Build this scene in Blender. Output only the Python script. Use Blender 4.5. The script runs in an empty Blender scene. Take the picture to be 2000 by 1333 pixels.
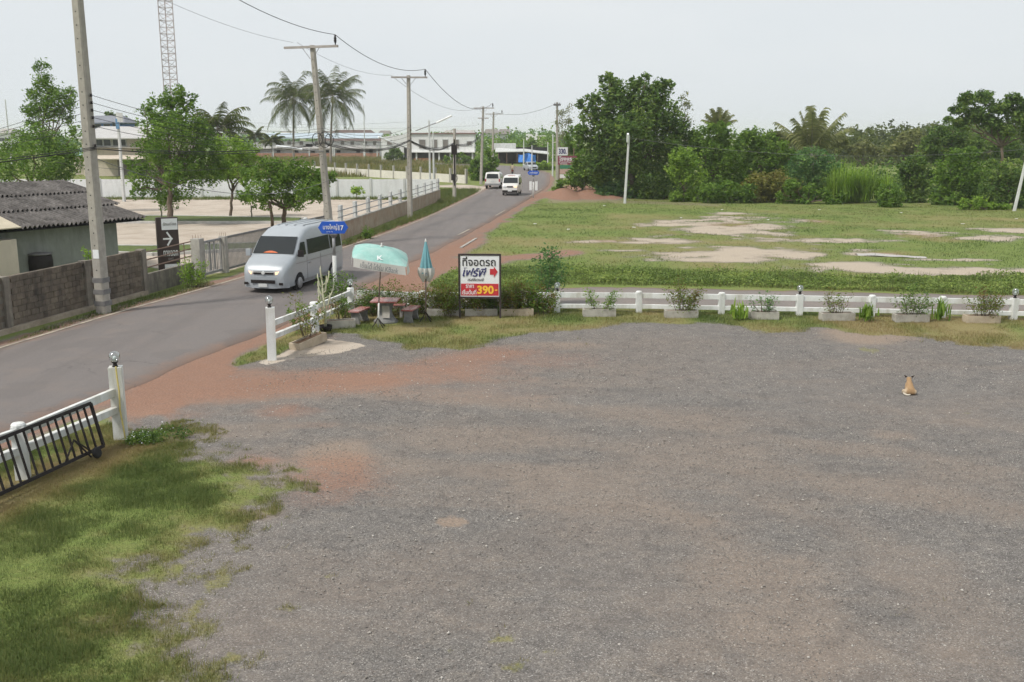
import bpy, bmesh, math, random
import numpy as np
from mathutils import Vector, Matrix
random.seed(11); RNG = np.random.default_rng(7)
SC = bpy.context.scene
COL = SC.collection
R = math.radians

# ------------------------------------------------------------------ camera
F, CX, CY, HZ, EYE = 1944.0, 1000.0, 666.5, 264.0, 6.0      # survey of the photograph: focal length, centre, horizon row, eye height (m)
PITCH = math.atan((CY - HZ) / F)
cam = bpy.data.cameras.new('camera'); cam_o = bpy.data.objects.new('camera', cam); COL.objects.link(cam_o)
cam.sensor_width = 36.0; cam.lens = F / 2000.0 * 36.0; cam.clip_start = 0.1; cam.clip_end = 9000
cam_o.location = (0, 0, EYE); cam_o.rotation_euler = (math.pi / 2 - PITCH, 0, 0)
SC.camera = cam_o

# ------------------------------------------------------------------ light
SUN_EL, SUN_AZ = R(52), R(235)         # azimuth of the sun measured clockwise from +Y
w = bpy.data.worlds.new('World'); SC.world = w; w.use_nodes = True
nt = w.node_tree; bg = nt.nodes['Background']
sky = nt.nodes.new('ShaderNodeTexSky'); sky.sky_type = 'NISHITA'; sky.sun_disc = False
sky.sun_elevation = SUN_EL; sky.sun_rotation = SUN_AZ; sky.dust_density = 4.0; sky.air_density = 1.0; sky.ozone_density = 1.0
hs = nt.nodes.new('ShaderNodeHueSaturation'); hs.inputs['Saturation'].default_value = 0.45
nt.links.new(sky.outputs[0], hs.inputs['Color'])
tc = nt.nodes.new('ShaderNodeTexCoord'); nz = nt.nodes.new('ShaderNodeTexNoise')
nz.inputs['Scale'].default_value = 1.6; nz.inputs['Detail'].default_value = 5; nz.inputs['Roughness'].default_value = .55
mp = nt.nodes.new('ShaderNodeMapping'); mp.inputs['Scale'].default_value = (1, 1, 3.5)
nt.links.new(tc.outputs['Generated'], mp.inputs['Vector']); nt.links.new(mp.outputs[0], nz.inputs['Vector'])
cr = nt.nodes.new('ShaderNodeValToRGB')
cr.color_ramp.elements[0].position = .3; cr.color_ramp.elements[0].color = (.685, .735, .775, 1)
cr.color_ramp.elements[1].position = .7; cr.color_ramp.elements[1].color = (.755, .79, .812, 1)
nt.links.new(nz.outputs[0], cr.inputs[0])
sc_ = nt.nodes.new('ShaderNodeVectorMath'); sc_.operation = 'SCALE'; sc_.inputs['Scale'].default_value = 9.2
nt.links.new(cr.outputs[0], sc_.inputs[0])
mx = nt.nodes.new('ShaderNodeMix'); mx.data_type = 'RGBA'; mx.inputs['Factor'].default_value = .94   # high overcast over the clear-sky model
nt.links.new(hs.outputs[0], mx.inputs[6]); nt.links.new(sc_.outputs[0], mx.inputs[7])
nt.links.new(mx.outputs[2], bg.inputs['Color']); bg.inputs['Strength'].default_value = 0.1
sun = bpy.data.lights.new('sun', 'SUN'); sun.energy = 2.7; sun.angle = R(7); sun.color = (1, .95, .87)
sun_o = bpy.data.objects.new('sun', sun); COL.objects.link(sun_o)
sd = Vector((math.sin(SUN_AZ) * math.cos(SUN_EL), math.cos(SUN_AZ) * math.cos(SUN_EL), math.sin(SUN_EL)))
sun_o.rotation_euler = sd.to_track_quat('Z', 'Y').to_euler()
SC.view_settings.view_transform = 'Standard'; SC.view_settings.look = 'None'
SC.view_settings.gamma = 1.0; SC.view_settings.use_curve_mapping = False; SC.view_settings.exposure = 0.25
try:
    SC.cycles.max_bounces = 4; SC.cycles.diffuse_bounces = 3; SC.cycles.transparent_max_bounces = 8; SC.cycles.use_denoising = True; SC.cycles.use_adaptive_sampling = True; SC.cycles.adaptive_threshold = .03
    SC.cycles.volume_bounces = 1
except Exception: pass

# ------------------------------------------------------------------ survey helpers
CP, SP = math.cos(PITCH), math.sin(PITCH)
def G(px, py, z=0.0):                 # ground point seen at a photograph pixel
    dx = (px - CX) / F; dz = -(py - CY) / F
    t = (z - EYE) / (-SP + dz * CP)
    return (dx * t, (CP + dz * SP) * t)
def P(px, py, Y):                     # point at distance Y
    dx = (px - CX) / F; dz = -(py - CY) / F
    t = Y / (CP + dz * SP)
    return (dx * t, Y, EYE + (-SP + dz * CP) * t)
def MPP(Y, z=0.0): return (Y * CP + (EYE - z) * SP) / F       # metres per pixel
def vnoise(x, y, s, seed=0):
    x = np.asarray(x, float) / s + 1000.3 + seed * 17.7; y = np.asarray(y, float) / s + 1000.7 + seed * 9.1
    xi = np.floor(x).astype(np.int64); yi = np.floor(y).astype(np.int64); fx = x - xi; fy = y - yi
    fx = fx * fx * (3 - 2 * fx); fy = fy * fy * (3 - 2 * fy)
    def hsh(a, b):
        n = (a * 374761393 + b * 668265263 + seed * 974634777) & 0xffffffff
        n = ((n ^ (n >> 13)) * 1274126177) & 0xffffffff
        return ((n ^ (n >> 16)) & 0xffff) / 65535.0
    return (hsh(xi, yi) * (1 - fx) + hsh(xi + 1, yi) * fx) * (1 - fy) + (hsh(xi, yi + 1) * (1 - fx) + hsh(xi + 1, yi + 1) * fx) * fy
def fbm(x, y, s, seed=0, o=3):
    v = 0; a = .5; tot = 0
    for i in range(o):
        v = v + a * vnoise(x, y, s / 2 ** i, seed + i * 3); tot += a; a *= .5
    return v / tot
def sdist(poly, x, y):                # signed distance, positive inside
    x = np.asarray(x, float); y = np.asarray(y, float)
    d = np.full(x.shape, 1e9); ins = np.zeros(x.shape, bool)
    n = len(poly)
    for i in range(n):
        x0, y0 = poly[i]; x1, y1 = poly[(i + 1) % n]
        ex, ey = x1 - x0, y1 - y0; L = ex * ex + ey * ey + 1e-12
        t = np.clip(((x - x0) * ex + (y - y0) * ey) / L, 0, 1)
        d = np.minimum(d, np.hypot(x - x0 - t * ex, y - y0 - t * ey))
        c = ((y0 > y) != (y1 > y)) & (x < (x1 - x0) * (y - y0) / (y1 - y0 + 1e-12) + x0)
        ins ^= c
    return np.where(ins, d, -d)
def sstep(a, b, v): t = np.clip((v - a) / (b - a), 0, 1); return t * t * (3 - 2 * t)

# ------------------------------------------------------------------ scene helpers
def tag(o, label=None, cat=None, group=None, kind=None):
    if label: o['label'] = label
    if cat: o['category'] = cat
    if group: o['group'] = group
    if kind: o['kind'] = kind
    return o
def thing(name, label, cat, loc=(0, 0, 0), rz=0.0, group=None):
    o = bpy.data.objects.new(name, None); COL.objects.link(o); o.empty_display_size = .2
    o.location = loc; o.rotation_euler = (0, 0, rz)
    return tag(o, label, cat, group)
def link(name, me, parent=None, loc=None, rot=None):
    o = bpy.data.objects.new(name, me); COL.objects.link(o)
    if parent is not None: o.parent = parent
    if loc is not None: o.location = loc
    if rot is not None: o.rotation_euler = rot
    return o
def np_mesh(name, V, Fc, k, m=None, tint=None, smooth=False):
    V = np.asarray(V, np.float32).reshape(-1, 3); Fc = np.asarray(Fc, np.int32).reshape(-1, k); n = len(Fc)
    me = bpy.data.meshes.new(name); me.vertices.add(len(V)); me.vertices.foreach_set('co', V.ravel())
    me.loops.add(n * k); me.loops.foreach_set('vertex_index', Fc.ravel())
    me.polygons.add(n); me.polygons.foreach_set('loop_start', np.arange(0, n * k, k, dtype=np.int32))
    me.polygons.foreach_set('loop_total', np.full(n, k, np.int32))
    if smooth: me.polygons.foreach_set('use_smooth', np.ones(n, bool))
    me.update(calc_edges=True)
    if tint is not None:
        a = me.attributes.new('tint', 'FLOAT', 'FACE'); a.data.foreach_set('value', np.asarray(tint, np.float32))
    if m: me.materials.append(m)
    return me
class MB:
    def __init__(s): s.v = []; s.f = []
    def add(s, V, Fs):
        b = len(s.v); s.v += [tuple(q) for q in V]; s.f += [tuple(i + b for i in q) for q in Fs]; return s
    def box(s, c, d, rz=0.0, rx=0.0, ry=0.0):
        x, y, z = d[0] / 2, d[1] / 2, d[2] / 2
        V = [Vector(q) for q in ((-x, -y, -z), (x, -y, -z), (x, y, -z), (-x, y, -z), (-x, -y, z), (x, -y, z), (x, y, z), (-x, y, z))]
        if rz or rx or ry:
            M = Matrix.Rotation(rz, 3, 'Z') @ Matrix.Rotation(ry, 3, 'Y') @ Matrix.Rotation(rx, 3, 'X'); V = [M @ q for q in V]
        return s.add([q + Vector(c) for q in V], [(0, 3, 2, 1), (4, 5, 6, 7), (0, 1, 5, 4), (1, 2, 6, 5), (2, 3, 7, 6), (3, 0, 4, 7)])
    def prism(s, poly, z0, z1):       # plan polygon
        n = len(poly); V = [(x, y, z0) for x, y in poly] + [(x, y, z1) for x, y in poly]
        return s.add(V, [tuple(range(n))[::-1], tuple(range(n, 2 * n))] + [(i, (i + 1) % n, n + (i + 1) % n, n + i) for i in range(n)])
    def slab(s, poly3, th, nrm):      # any planar polygon with thickness
        n = len(poly3); nv = Vector(nrm).normalized() * th; V = [Vector(q) for q in poly3]; V2 = [q + nv for q in V]
        return s.add(V + V2, [tuple(range(n))[::-1], tuple(range(n, 2 * n))] + [(i, (i + 1) % n, n + (i + 1) % n, n + i) for i in range(n)])
    def tube(s, pts, r, n=8, cap=True):
        pts = [Vector(q) for q in pts]; m = len(pts); rr = r if isinstance(r, (list, tuple)) else [r] * m
        b = len(s.v); up = None
        for i, q in enumerate(pts):
            d = (pts[min(i + 1, m - 1)] - pts[max(i - 1, 0)]).normalized()
            if up is None: up = Vector((0, 0, 1)) if abs(d.z) < .9 else Vector((1, 0, 0))
            a = d.cross(up).normalized(); c = d.cross(a).normalized(); up = -c if False else up
            if a.length < .5: a = d.orthogonal().normalized(); c = d.cross(a)
            for k in range(n):
                t = 2 * math.pi * k / n; s.v.append(tuple(q + (a * math.cos(t) + c * math.sin(t)) * rr[i]))
        for i in range(m - 1):
            for k in range(n):
                s.f.append((b + i * n + k, b + i * n + (k + 1) % n, b + (i + 1) * n + (k + 1) % n, b + (i + 1) * n + k))
        if cap: s.f.append(tuple(b + k for k in range(n))[::-1]); s.f.append(tuple(b + (m - 1) * n + k for k in range(n)))
        return s
    def lathe(s, prof, c=(0, 0, 0), n=16):
        b = len(s.v); m = len(prof)
        for r, z in prof:
            for k in range(n):
                t = 2 * math.pi * k / n; s.v.append((c[0] + r * math.cos(t), c[1] + r * math.sin(t), c[2] + z))
        for i in range(m - 1):
            for k in range(n):
                s.f.append((b + i * n + k, b + i * n + (k + 1) % n, b + (i + 1) * n + (k + 1) % n, b + (i + 1) * n + k))
        s.f.append(tuple(b + k for k in range(n))[::-1]); s.f.append(tuple(b + (m - 1) * n + k for k in range(n)))
        return s
    def grid(s, fn, nu, nv):
        b = len(s.v)
        for i in range(nu + 1):
            for j in range(nv + 1): s.v.append(tuple(fn(i / nu, j / nv)))
        for i in range(nu):
            for j in range(nv):
                a = b + i * (nv + 1) + j; s.f.append((a, a + nv + 1, a + nv + 2, a + 1))
        return s
    def mesh(s, name, m=None, smooth=False, bevel=0.0):
        me = bpy.data.meshes.new(name); me.from_pydata(s.v, [], s.f)
        if bevel:
            bm = bmesh.new(); bm.from_mesh(me); bmesh.ops.recalc_face_normals(bm, faces=bm.faces)
            bmesh.ops.bevel(bm, geom=[e for e in bm.edges], offset=bevel, segments=2, affect='EDGES', profile=.6, clamp_overlap=True)
            bm.to_mesh(me); bm.free()
        else:
            bm = bmesh.new(); bm.from_mesh(me); bmesh.ops.recalc_face_normals(bm, faces=bm.faces); bm.to_mesh(me); bm.free()
        if smooth: me.polygons.foreach_set('use_smooth', [True] * len(me.polygons))
        if m: me.materials.append(m)
        return me
    def build(s, name, m, parent=None, smooth=False, bevel=0.0, loc=None, rot=None):
        return link(name, s.mesh(name, m, smooth, bevel), parent, loc, rot)
def copy_tree(o, parent=None):
    c = o.copy(); COL.objects.link(c); c.parent = parent
    for ch in list(o.children): copy_tree(ch, c)
    return c
def text(body, width, height, m, parent, loc, rot, bold=0.0, name='lettering', th=.004, shear=0.0):
    c = bpy.data.curves.new(name, 'FONT'); c.body = body; c.size = 1; c.offset = bold; c.extrude = .02; c.shear = shear; c.resolution_u = 4
    c.align_x = 'CENTER'; t = bpy.data.objects.new('t', c); COL.objects.link(t)
    dg = bpy.context.evaluated_depsgraph_get(); me = bpy.data.meshes.new_from_object(t.evaluated_get(dg))
    bpy.data.objects.remove(t); bpy.data.curves.remove(c)
    n = len(me.vertices); co = np.empty(n * 3, np.float32); me.vertices.foreach_get('co', co); co = co.reshape(-1, 3)
    lo, hi = co.min(0), co.max(0)
    co[:, 0] = (co[:, 0] - (lo[0] + hi[0]) / 2) / (hi[0] - lo[0]) * width
    co[:, 1] = (co[:, 1] - (lo[1] + hi[1]) / 2) / (hi[1] - lo[1]) * height
    co[:, 2] = co[:, 2] / .02 * th / 2
    me.vertices.foreach_set('co', co.ravel()); me.materials.clear(); me.materials.append(m); me.name = name; me.update()
    return link(name, me, parent, loc, rot)

# ------------------------------------------------------------------ materials
def nodes(name):
    m = bpy.data.materials.new(name); m.use_nodes = True; t = m.node_tree
    return m, t, t.nodes['Principled BSDF'], t.nodes, t.links
def ramp(N, L, src, stops):
    r = N.new('ShaderNodeValToRGB'); e = r.color_ramp.elements
    while len(e) < len(stops): e.new(.5)
    for i, (p, c) in enumerate(stops): e[i].position = p; e[i].color = (*c[:3], 1)
    L.new(src, r.inputs[0]); return r.outputs[0]
def noise(N, L, vec, s, d=4, ro=.55, dist=0.0):
    n = N.new('ShaderNodeTexNoise'); n.inputs['Scale'].default_value = s; n.inputs['Detail'].default_value = d
    n.inputs['Roughness'].default_value = ro; n.inputs['Distortion'].default_value = dist
    if vec is not None: L.new(vec, n.inputs['Vector'])
    return n.outputs[0]
def mixc(N, L, fac, a, b, mode='MIX'):
    x = N.new('ShaderNodeMix'); x.data_type = 'RGBA'; x.blend_type = mode
    for v, i in ((fac, 0), (a, 6), (b, 7)):
        if isinstance(v, (int, float)): x.inputs[i].default_value = v
        elif isinstance(v, tuple): x.inputs[i].default_value = (*v[:3], 1)
        else: L.new(v, x.inputs[i])
    return x.outputs[2]
def math_(N, L, op, a, b=None, clamp=False):
    x = N.new('ShaderNodeMath'); x.operation = op; x.use_clamp = clamp
    for i, v in enumerate((a, b)):
        if v is None: continue
        if isinstance(v, (int, float)): x.inputs[i].default_value = v
        else: L.new(v, x.inputs[i])
    return x.outputs[0]
def bumpn(N, L, h, strength, dist=.02):
    b = N.new('ShaderNodeBump'); b.inputs['Strength'].default_value = strength; b.inputs['Distance'].default_value = dist
    L.new(h, b.inputs['Height']); return b.outputs[0]
def mat(name, col, rough=.75, var=.18, scale=2.5, bump=.15, bscale=45, metal=0.0, stain=None, stain_amt=.5, streak=False, spec=.3, rand=0.0, coat=0.0):
    m, t, b, N, L = nodes(name)
    pos = N.new('ShaderNodeNewGeometry').outputs['Position']
    n1 = noise(N, L, pos, scale, 5, .6)
    lo = tuple(c * (1 - var) for c in col); hi = tuple(min(1, c * (1 + var)) for c in col)
    c = ramp(N, L, n1, [(.28, lo), (.72, hi)])
    if stain:
        v = pos
        if streak:
            mpn = N.new('ShaderNodeMapping'); mpn.inputs['Scale'].default_value = (1.6, 1.6, .35); L.new(pos, mpn.inputs[0]); v = mpn.outputs[0]
        f = ramp(N, L, noise(N, L, v, 1.4, 6, .65, .4), [(.46, (0, 0, 0)), (.68, (stain_amt,) * 3)])
        c = mixc(N, L, f, c, stain)
    if rand:
        oi = N.new('ShaderNodeObjectInfo'); f = ramp(N, L, oi.outputs['Random'], [(0, (1 - rand,) * 3), (1, (1 + rand * .6,) * 3)])
        c = mixc(N, L, 1.0, c, f, 'MULTIPLY')
    L.new(c, b.inputs['Base Color']); b.inputs['Roughness'].default_value = rough; b.inputs['Metallic'].default_value = metal
    b.inputs['Specular IOR Level'].default_value = spec
    if coat: b.inputs['Coat Weight'].default_value = coat; b.inputs['Coat Roughness'].default_value = .08
    if bump: L.new(bumpn(N, L, noise(N, L, pos, bscale, 4, .6), bump), b.inputs['Normal'])
    return m
def emis(name, col, s):
    m, t, b, N, L = nodes(name); b.inputs['Base Color'].default_value = (*col, 1)
    b.inputs['Emission Color'].default_value = (*col, 1); b.inputs['Emission Strength'].default_value = s; return m
def glass(name, col=(.9, .95, .95), rough=.02, mixf=.12):
    m, t, b, N, L = nodes(name); out = N['Material Output']
    tr = N.new('ShaderNodeBsdfTransparent'); tr.inputs[0].default_value = (*col, 1)
    gl = N.new('ShaderNodeBsdfGlossy'); gl.inputs['Roughness'].default_value = rough
    fr = N.new('ShaderNodeLayerWeight'); fr.inputs[0].default_value = .35
    f = math_(N, L, 'ADD', math_(N, L, 'MULTIPLY', fr.outputs['Facing'], .75), mixf, True)
    mxs = N.new('ShaderNodeMixShader'); L.new(f, mxs.inputs[0]); L.new(tr.outputs[0], mxs.inputs[1]); L.new(gl.outputs[0], mxs.inputs[2])
    L.new(mxs.outputs[0], out.inputs['Surface']); return m
def leafm(name, cols, trans=.25, rough=.55):
    m, t, b, N, L = nodes(name); out = N['Material Output']
    a = N.new('ShaderNodeAttribute'); a.attribute_name = 'tint'
    st = [(i / (len(cols) - 1), c) for i, c in enumerate(cols)]
    c = ramp(N, L, a.outputs['Fac'], st)
    L.new(c, b.inputs['Base Color']); b.inputs['Roughness'].default_value = rough + .15; b.inputs['Specular IOR Level'].default_value = .12
    tl = N.new('ShaderNodeBsdfTranslucent'); L.new(c, tl.inputs[0])
    mxs = N.new('ShaderNodeMixShader'); mxs.inputs[0].default_value = trans
    L.new(b.outputs[0], mxs.inputs[1]); L.new(tl.outputs[0], mxs.inputs[2]); L.new(mxs.outputs[0], out.inputs['Surface']); return m
K = {}
K['white'] = mat('white_paint', (.68, .69, .68), .6, .08, 3, .15, 30, stain=(.40, .38, .31), stain_amt=.7, streak=True)
K['bark'] = mat('bark', (.13, .10, .075), .9, .35, 6, .5, 25)
K['bark_grey'] = mat('grey_bark', (.24, .22, .19), .9, .3, 6, .5, 25)
K['palmtrunk'] = mat('palm_trunk', (.26, .23, .20), .9, .25, 6, .4, 20)
K['conc'] = mat('concrete', (.38, .36, .33), .85, .18, 3, .2, 60, stain=(.17, .16, .14), stain_amt=.55, streak=True)
K['pole'] = mat('pole_concrete', (.37, .345, .305), .85, .14, 5, .25, 50, stain=(.22, .21, .19), stain_amt=.5, streak=True)
K['block'] = mat('cement_block', (.165, .135, .105), .95, .28, 5, .4, 60, stain=(.05, .044, .04), stain_amt=.9, streak=True, rand=.22)
K['mortar'] = mat('cement_mortar', (.20, .18, .15), .95, .25, 5, .4, 60, stain=(.07, .065, .06), stain_amt=.8, streak=True)
K['plinth'] = mat('wall_plinth', (.36, .30, .24), .95, .2, 4, .3, 50, stain=(.2, .16, .12), stain_amt=.6)
K['asbestos'] = mat('weathered_roof_sheet', (.13, .12, .115), .95, .4, 4, .4, 40, stain=(.04, .036, .034), stain_amt=.8, rand=.25)
K['black'] = mat('black_metal', (.022, .018, .018), .6, .2, 8, .1, 60, spec=.2)
K['steel'] = mat('dull_steel', (.30, .30, .31), .5, .2, 8, .1, 60, metal=.3)
K['darksteel'] = mat('dark_steel', (.17, .165, .165), .55, .2, 8, .1, 60)
K['rust'] = mat('rusty_pipe', (.20, .13, .10), .7, .3, 9, .2, 60)
K['column'] = mat('dirty_column', (.22, .195, .165), .95, .25, 4, .3, 50, stain=(.08, .073, .065), stain_amt=.75, streak=True)
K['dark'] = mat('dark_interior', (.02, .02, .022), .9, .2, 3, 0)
K['rubber'] = mat('tyre_rubber', (.02, .02, .02), .85, .2, 9, .1, 80)
K['wire'] = mat('wire_black', (.03, .03, .03), .6, .1, 5, 0)
K['wire_grey'] = mat('wire_grey', (.16, .16, .17), .6, .1, 5, 0)
K['glass'] = glass('clear_glass')
def pane(name, col, rough=.12, spec=.5):
    m, t, b, N, L = nodes(name); b.inputs['Base Color'].default_value = (*col, 1); b.inputs['Roughness'].default_value = rough
    b.inputs['Specular IOR Level'].default_value = spec; return m
K['pane'] = pane('window_pane', (.03, .035, .04)); K['cargl'] = pane('car_glass', (.022, .026, .028), .15, .35)
GREENS0 = {
 'dark': [(.018, .038, .014), (.035, .068, .022), (.06, .10, .03), (.10, .14, .04)],
 'mid':  [(.03, .065, .016), (.055, .11, .024), (.085, .15, .034), (.13, .20, .05)],
 'lite': [(.05, .10, .02), (.085, .155, .03), (.12, .20, .04), (.17, .25, .055)],
 'blue': [(.02, .05, .025), (.035, .078, .035), (.055, .105, .042), (.09, .15, .055)],
 'dry':  [(.05, .055, .02), (.08, .09, .03), (.11, .12, .04), (.16, .14, .06)],
 'mix':  [(.10, .055, .03), (.07, .08, .025), (.06, .11, .028), (.11, .16, .045)],
 'palm': [(.035, .055, .018), (.055, .085, .026), (.085, .12, .034), (.13, .15, .05)],
 'grey': [(.05, .065, .035), (.08, .10, .05), (.11, .13, .065), (.16, .17, .09)],
}
GREENS = {k: [tuple(c * g for c, g in zip(q, (2.2, 2.0, 1.55))) for q in v] for k, v in GREENS0.items()}
GREENS['palm'] = [tuple(c * .55 for c in q) for q in GREENS['palm']]
for _k in ('dark', 'blue'): GREENS[_k] = [tuple(c * 1.28 for c in q) for q in GREENS[_k]]
GREENS['verge'] = [tuple((a * .45 + b * .55) * 1.08 for a, b in zip(p, q)) for p, q in zip(GREENS['grey'], GREENS['mid'])]
for k, v in GREENS.items(): K['leaf_' + k] = leafm('leaves_' + k, v, .38)
K['grass'] = leafm('grass_blades', [(.29, .22, .115), (.255, .22, .09), (.17, .18, .06), (.125, .16, .05), (.09, .135, .04)], .25, .6)
# ------------------------------------------------------------------ road survey and ground masks
def smooth_line(pts, n=12):
    out = []
    for i in range(len(pts) - 1):
        p0 = Vector(pts[max(i - 1, 0)]); p1 = Vector(pts[i]); p2 = Vector(pts[i + 1]); p3 = Vector(pts[min(i + 2, len(pts) - 1)])
        for k in range(n):
            t = k / n
            out.append(tuple(.5 * ((2 * p1) + (p2 - p0) * t + (2 * p0 - 5 * p1 + 4 * p2 - p3) * t * t + (3 * p1 - p0 - 3 * p2 + p3) * t ** 3)))
    out.append(tuple(pts[-1])); return out
RL = [(-19.5, 4.0), (-17.2, 14.0), (-15.6, 23.5), (-14.72, 28.0), (-13.55, 34.0), (-12.0, 40.6), (-8.75, 56.4), (-6.15, 76.2), (-3.3, 110.3), (-2.35, 135.0), (-3.2, 160.0), (-7.0, 185.0), (-20, 207)]
RR = [(-12.6, 2.0), (-11.35, 12.0), (-10.3, 19.6), (-9.2, 23.4), (-8.6, 26.6), (-7.5, 31.0), (-5.65, 42.0), (-2.75, 61.6), (-.85, 75.8), (1.8, 97.6), (4.1, 118.0), (5.2, 138.0), (5.6, 165.0), (1.5, 196.0), (-16, 222)]
RLs, RRs = smooth_line(RL), smooth_line(RR)
ROAD = RLs + RRs[::-1]
ROADN = [RL[i] for i in range(len(RL))] + RR[::-1]
def PX(*pts): return [G(*q) for q in pts]
LOT = PX((-700, 1500), (-350, 1100), (48, 935), (236, 857), (470, 712), (531, 703), (617, 655), (686, 613), (1088, 610), (1978, 625), (2600, 640), (2900, 1500))
LAWN = PX((-300, 1450), (-300, 1080), (48, 925), (236, 845), (300, 822), (355, 838), (345, 865), (400, 895), (470, 915), (552, 955), (500, 985), (440, 1020), (320, 1055), (310, 1100), (330, 1160), (390, 1230), (420, 1340), (430, 1450))
STRIP = PX((470, 712), (490, 690), (560, 668), (600, 655), (690, 655), (740, 668), (800, 680), (890, 685), (960, 672), (1060, 648), (1240, 632), (1400, 636), (1500, 648), (1610, 645), (1700, 655), (1800, 655), (1870, 672), (2000, 680), (2300, 690), (2300, 632), (1978, 622), (1088, 607), (690, 609), (617, 640), (531, 690))
WEED = PX((835, 560), (900, 572), (1030, 560), (1100, 555), (1400, 560), (1700, 568), (2100, 580), (2700, 600), (2600, 550), (2000, 538), (1700, 545), (1560, 535), (1300, 530), (1040, 522), (880, 532))
PARK = PX((150, 500), (290, 520), (380, 540), (440, 530), (530, 502), (660, 466), (800, 416), (852, 392), (640, 389), (200, 387), (-200, 386), (-200, 470))
REDS = PX((236, 860), (200, 800), (249, 764), (340, 715), (515, 656), (640, 603), (686, 600), (617, 655), (531, 703), (470, 715), (560, 722), (760, 705), (900, 685), (1010, 690), (900, 720), (700, 752), (560, 782), (420, 806), (330, 822), (270, 830))
REDF = PX((640, 606), (700, 570), (790, 520), (916, 461), (1000, 412), (1060, 372), (1082, 380), (1030, 402), (960, 450), (900, 505), (1000, 500), (1120, 487), (1130, 497), (1000, 513), (880, 530), (850, 556), (840, 600), (690, 607))
DRIVE = PX((620, 350), (760, 356), (860, 362), (905, 361), (960, 366), (945, 377), (915, 372), (880, 366), (855, 366), (700, 358), (620, 354))
APRON = PX((500, 712), (575, 680), (640, 664), (706, 671), (716, 676), (655, 690), (580, 698), (520, 712))
FPATCH = PX((1080, 389), (1180, 391), (1420, 399), (1400, 403), (1180, 397), (1060, 397))
def ell(px, py, rx, ry):
    x, y = G(px, py); y0 = G(px, py + ry)[1]; y1 = G(px, py - ry)[1]
    return (x, y, rx * MPP(y), (y1 - y0) / 2)
SANDS = [ell(*q) for q in ((1445, 443, 95, 14), (1500, 440, 60, 8), (1380, 450, 50, 5), (1310, 472, 70, 7), (1240, 475, 50, 3), (1150, 473, 50, 2.5), (1450, 492, 150, 12), (1560, 500, 60, 8), (1400, 508, 90, 5), (1700, 525, 260, 7), (1880, 530, 230, 9), (1640, 518, 90, 5), (1950, 465, 70, 5), (1800, 458, 60, 4), (1760, 452, 40, 2.5), (1980, 452, 50, 4), (1420, 418, 45, 2), (1850, 508, 90, 2), (1230, 490, 60, 2), (1690, 498, 50, 4), (1300, 440, 40, 3), (1600, 478, 30, 3), (1560, 470, 110, 4))]
REDE = [ell(*q) for q in ((900, 520, 60, 14), (1000, 470, 60, 8), (1100, 492, 90, 7), (1300, 455, 60, 5), (960, 495, 70, 8), (1040, 500, 80, 7), (1790, 460, 60, 5), (1600, 432, 40, 5), (1180, 470, 40, 4), (1420, 438, 60, 5), (1750, 495, 60, 6), (1840, 470, 60, 4))]
LOTRED = [(ell(*q), a) for q, a in (((650, 740, 190, 28), .85), ((560, 800, 90, 18), .85), ((480, 905, 60, 18), .8), ((640, 930, 95, 40), .75), ((400, 760, 150, 40), .95), ((830, 720, 200, 22), .8), ((1060, 705, 140, 16), .5), ((900, 770, 220, 20), .3), ((620, 830, 60, 10), .4))]
SIDEGAP = PX((200, 800), (249, 760), (340, 712), (515, 650), (600, 612), (640, 603), (600, 628), (545, 662), (490, 685), (462, 712), (470, 722), (330, 830), (236, 850))
LOTTAN = [(ell(*q), a) for q, a in (((660, 880, 70, 35), .8), ((900, 850, 230, 40), .45), ((1150, 960, 160, 60), .45), ((1450, 1120, 160, 60), .5), ((1330, 880, 200, 40), .4), ((1500, 1230, 120, 50), .5), ((880, 1018, 28, 9), 1.0), ((1690, 655, 70, 14), 1.0), ((1740, 850, 60, 12), .5), ((1900, 920, 130, 30), .35), ((500, 1010, 60, 14), .7), ((1100, 672, 90, 6), .6), ((1250, 920, 330, 30), .3))]
LOTGRASS = [(ell(*q), a) for q, a in (((1700, 682, 38, 8), .9), ((1775, 691, 20, 4), .9), ((910, 1180, 12, 10), .8), ((980, 1250, 40, 12), .8), ((1000, 1300, 50, 30), .8), ((1080, 1275, 40, 14), .55), ((350, 1230, 110, 100), .75), ((400, 1130, 90, 60), .62), ((460, 1080, 60, 25), .5), ((430, 1290, 90, 50), .6), ((400, 1060, 70, 22), .5), ((560, 1200, 60, 30), .4), ((640, 1130, 20, 12), .5), ((1840, 1170, 20, 10), .5), ((1750, 1200, 40, 12), .3), ((1560, 600, 80, 6), .6), ((1900, 700, 50, 8), .5), ((1420, 1300, 30, 10), .4), ((700, 1080, 30, 10), .3), ((520, 1280, 50, 20), .45), ((230, 1310, 120, 50), .4))]
def pdist(line, x, y):
    d = np.full(np.shape(x), 1e9)
    for (x0, y0), (x1, y1) in zip(line[:-1], line[1:]):
        ex, ey = x1 - x0, y1 - y0; t = np.clip(((x - x0) * ex + (y - y0) * ey) / (ex * ex + ey * ey), 0, 1); d = np.minimum(d, np.hypot(x - x0 - t * ex, y - y0 - t * ey))
    return d
TRACKS = [(smooth_line(PX(*p), 4), w_, a) for p, w_, a in ((((300, 800), (560, 775), (800, 770), (1100, 795), (1500, 850), (2050, 930)), .45, .6), (((420, 835), (700, 835), (1000, 855), (1400, 905), (2050, 1010)), .5, .6), (((600, 905), (900, 905), (1150, 945), (1400, 1050), (1560, 1230), (1600, 1345)), .5, .65), (((560, 880), (820, 870), (1150, 900), (1560, 1000), (1800, 1120), (1950, 1345)), .4, .5), (((500, 730), (800, 735), (1200, 750), (1600, 790), (2050, 840)), .4, .45), (((800, 960), (1050, 990), (1250, 1080), (1350, 1200), (1380, 1345)), .35, .4))]
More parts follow.
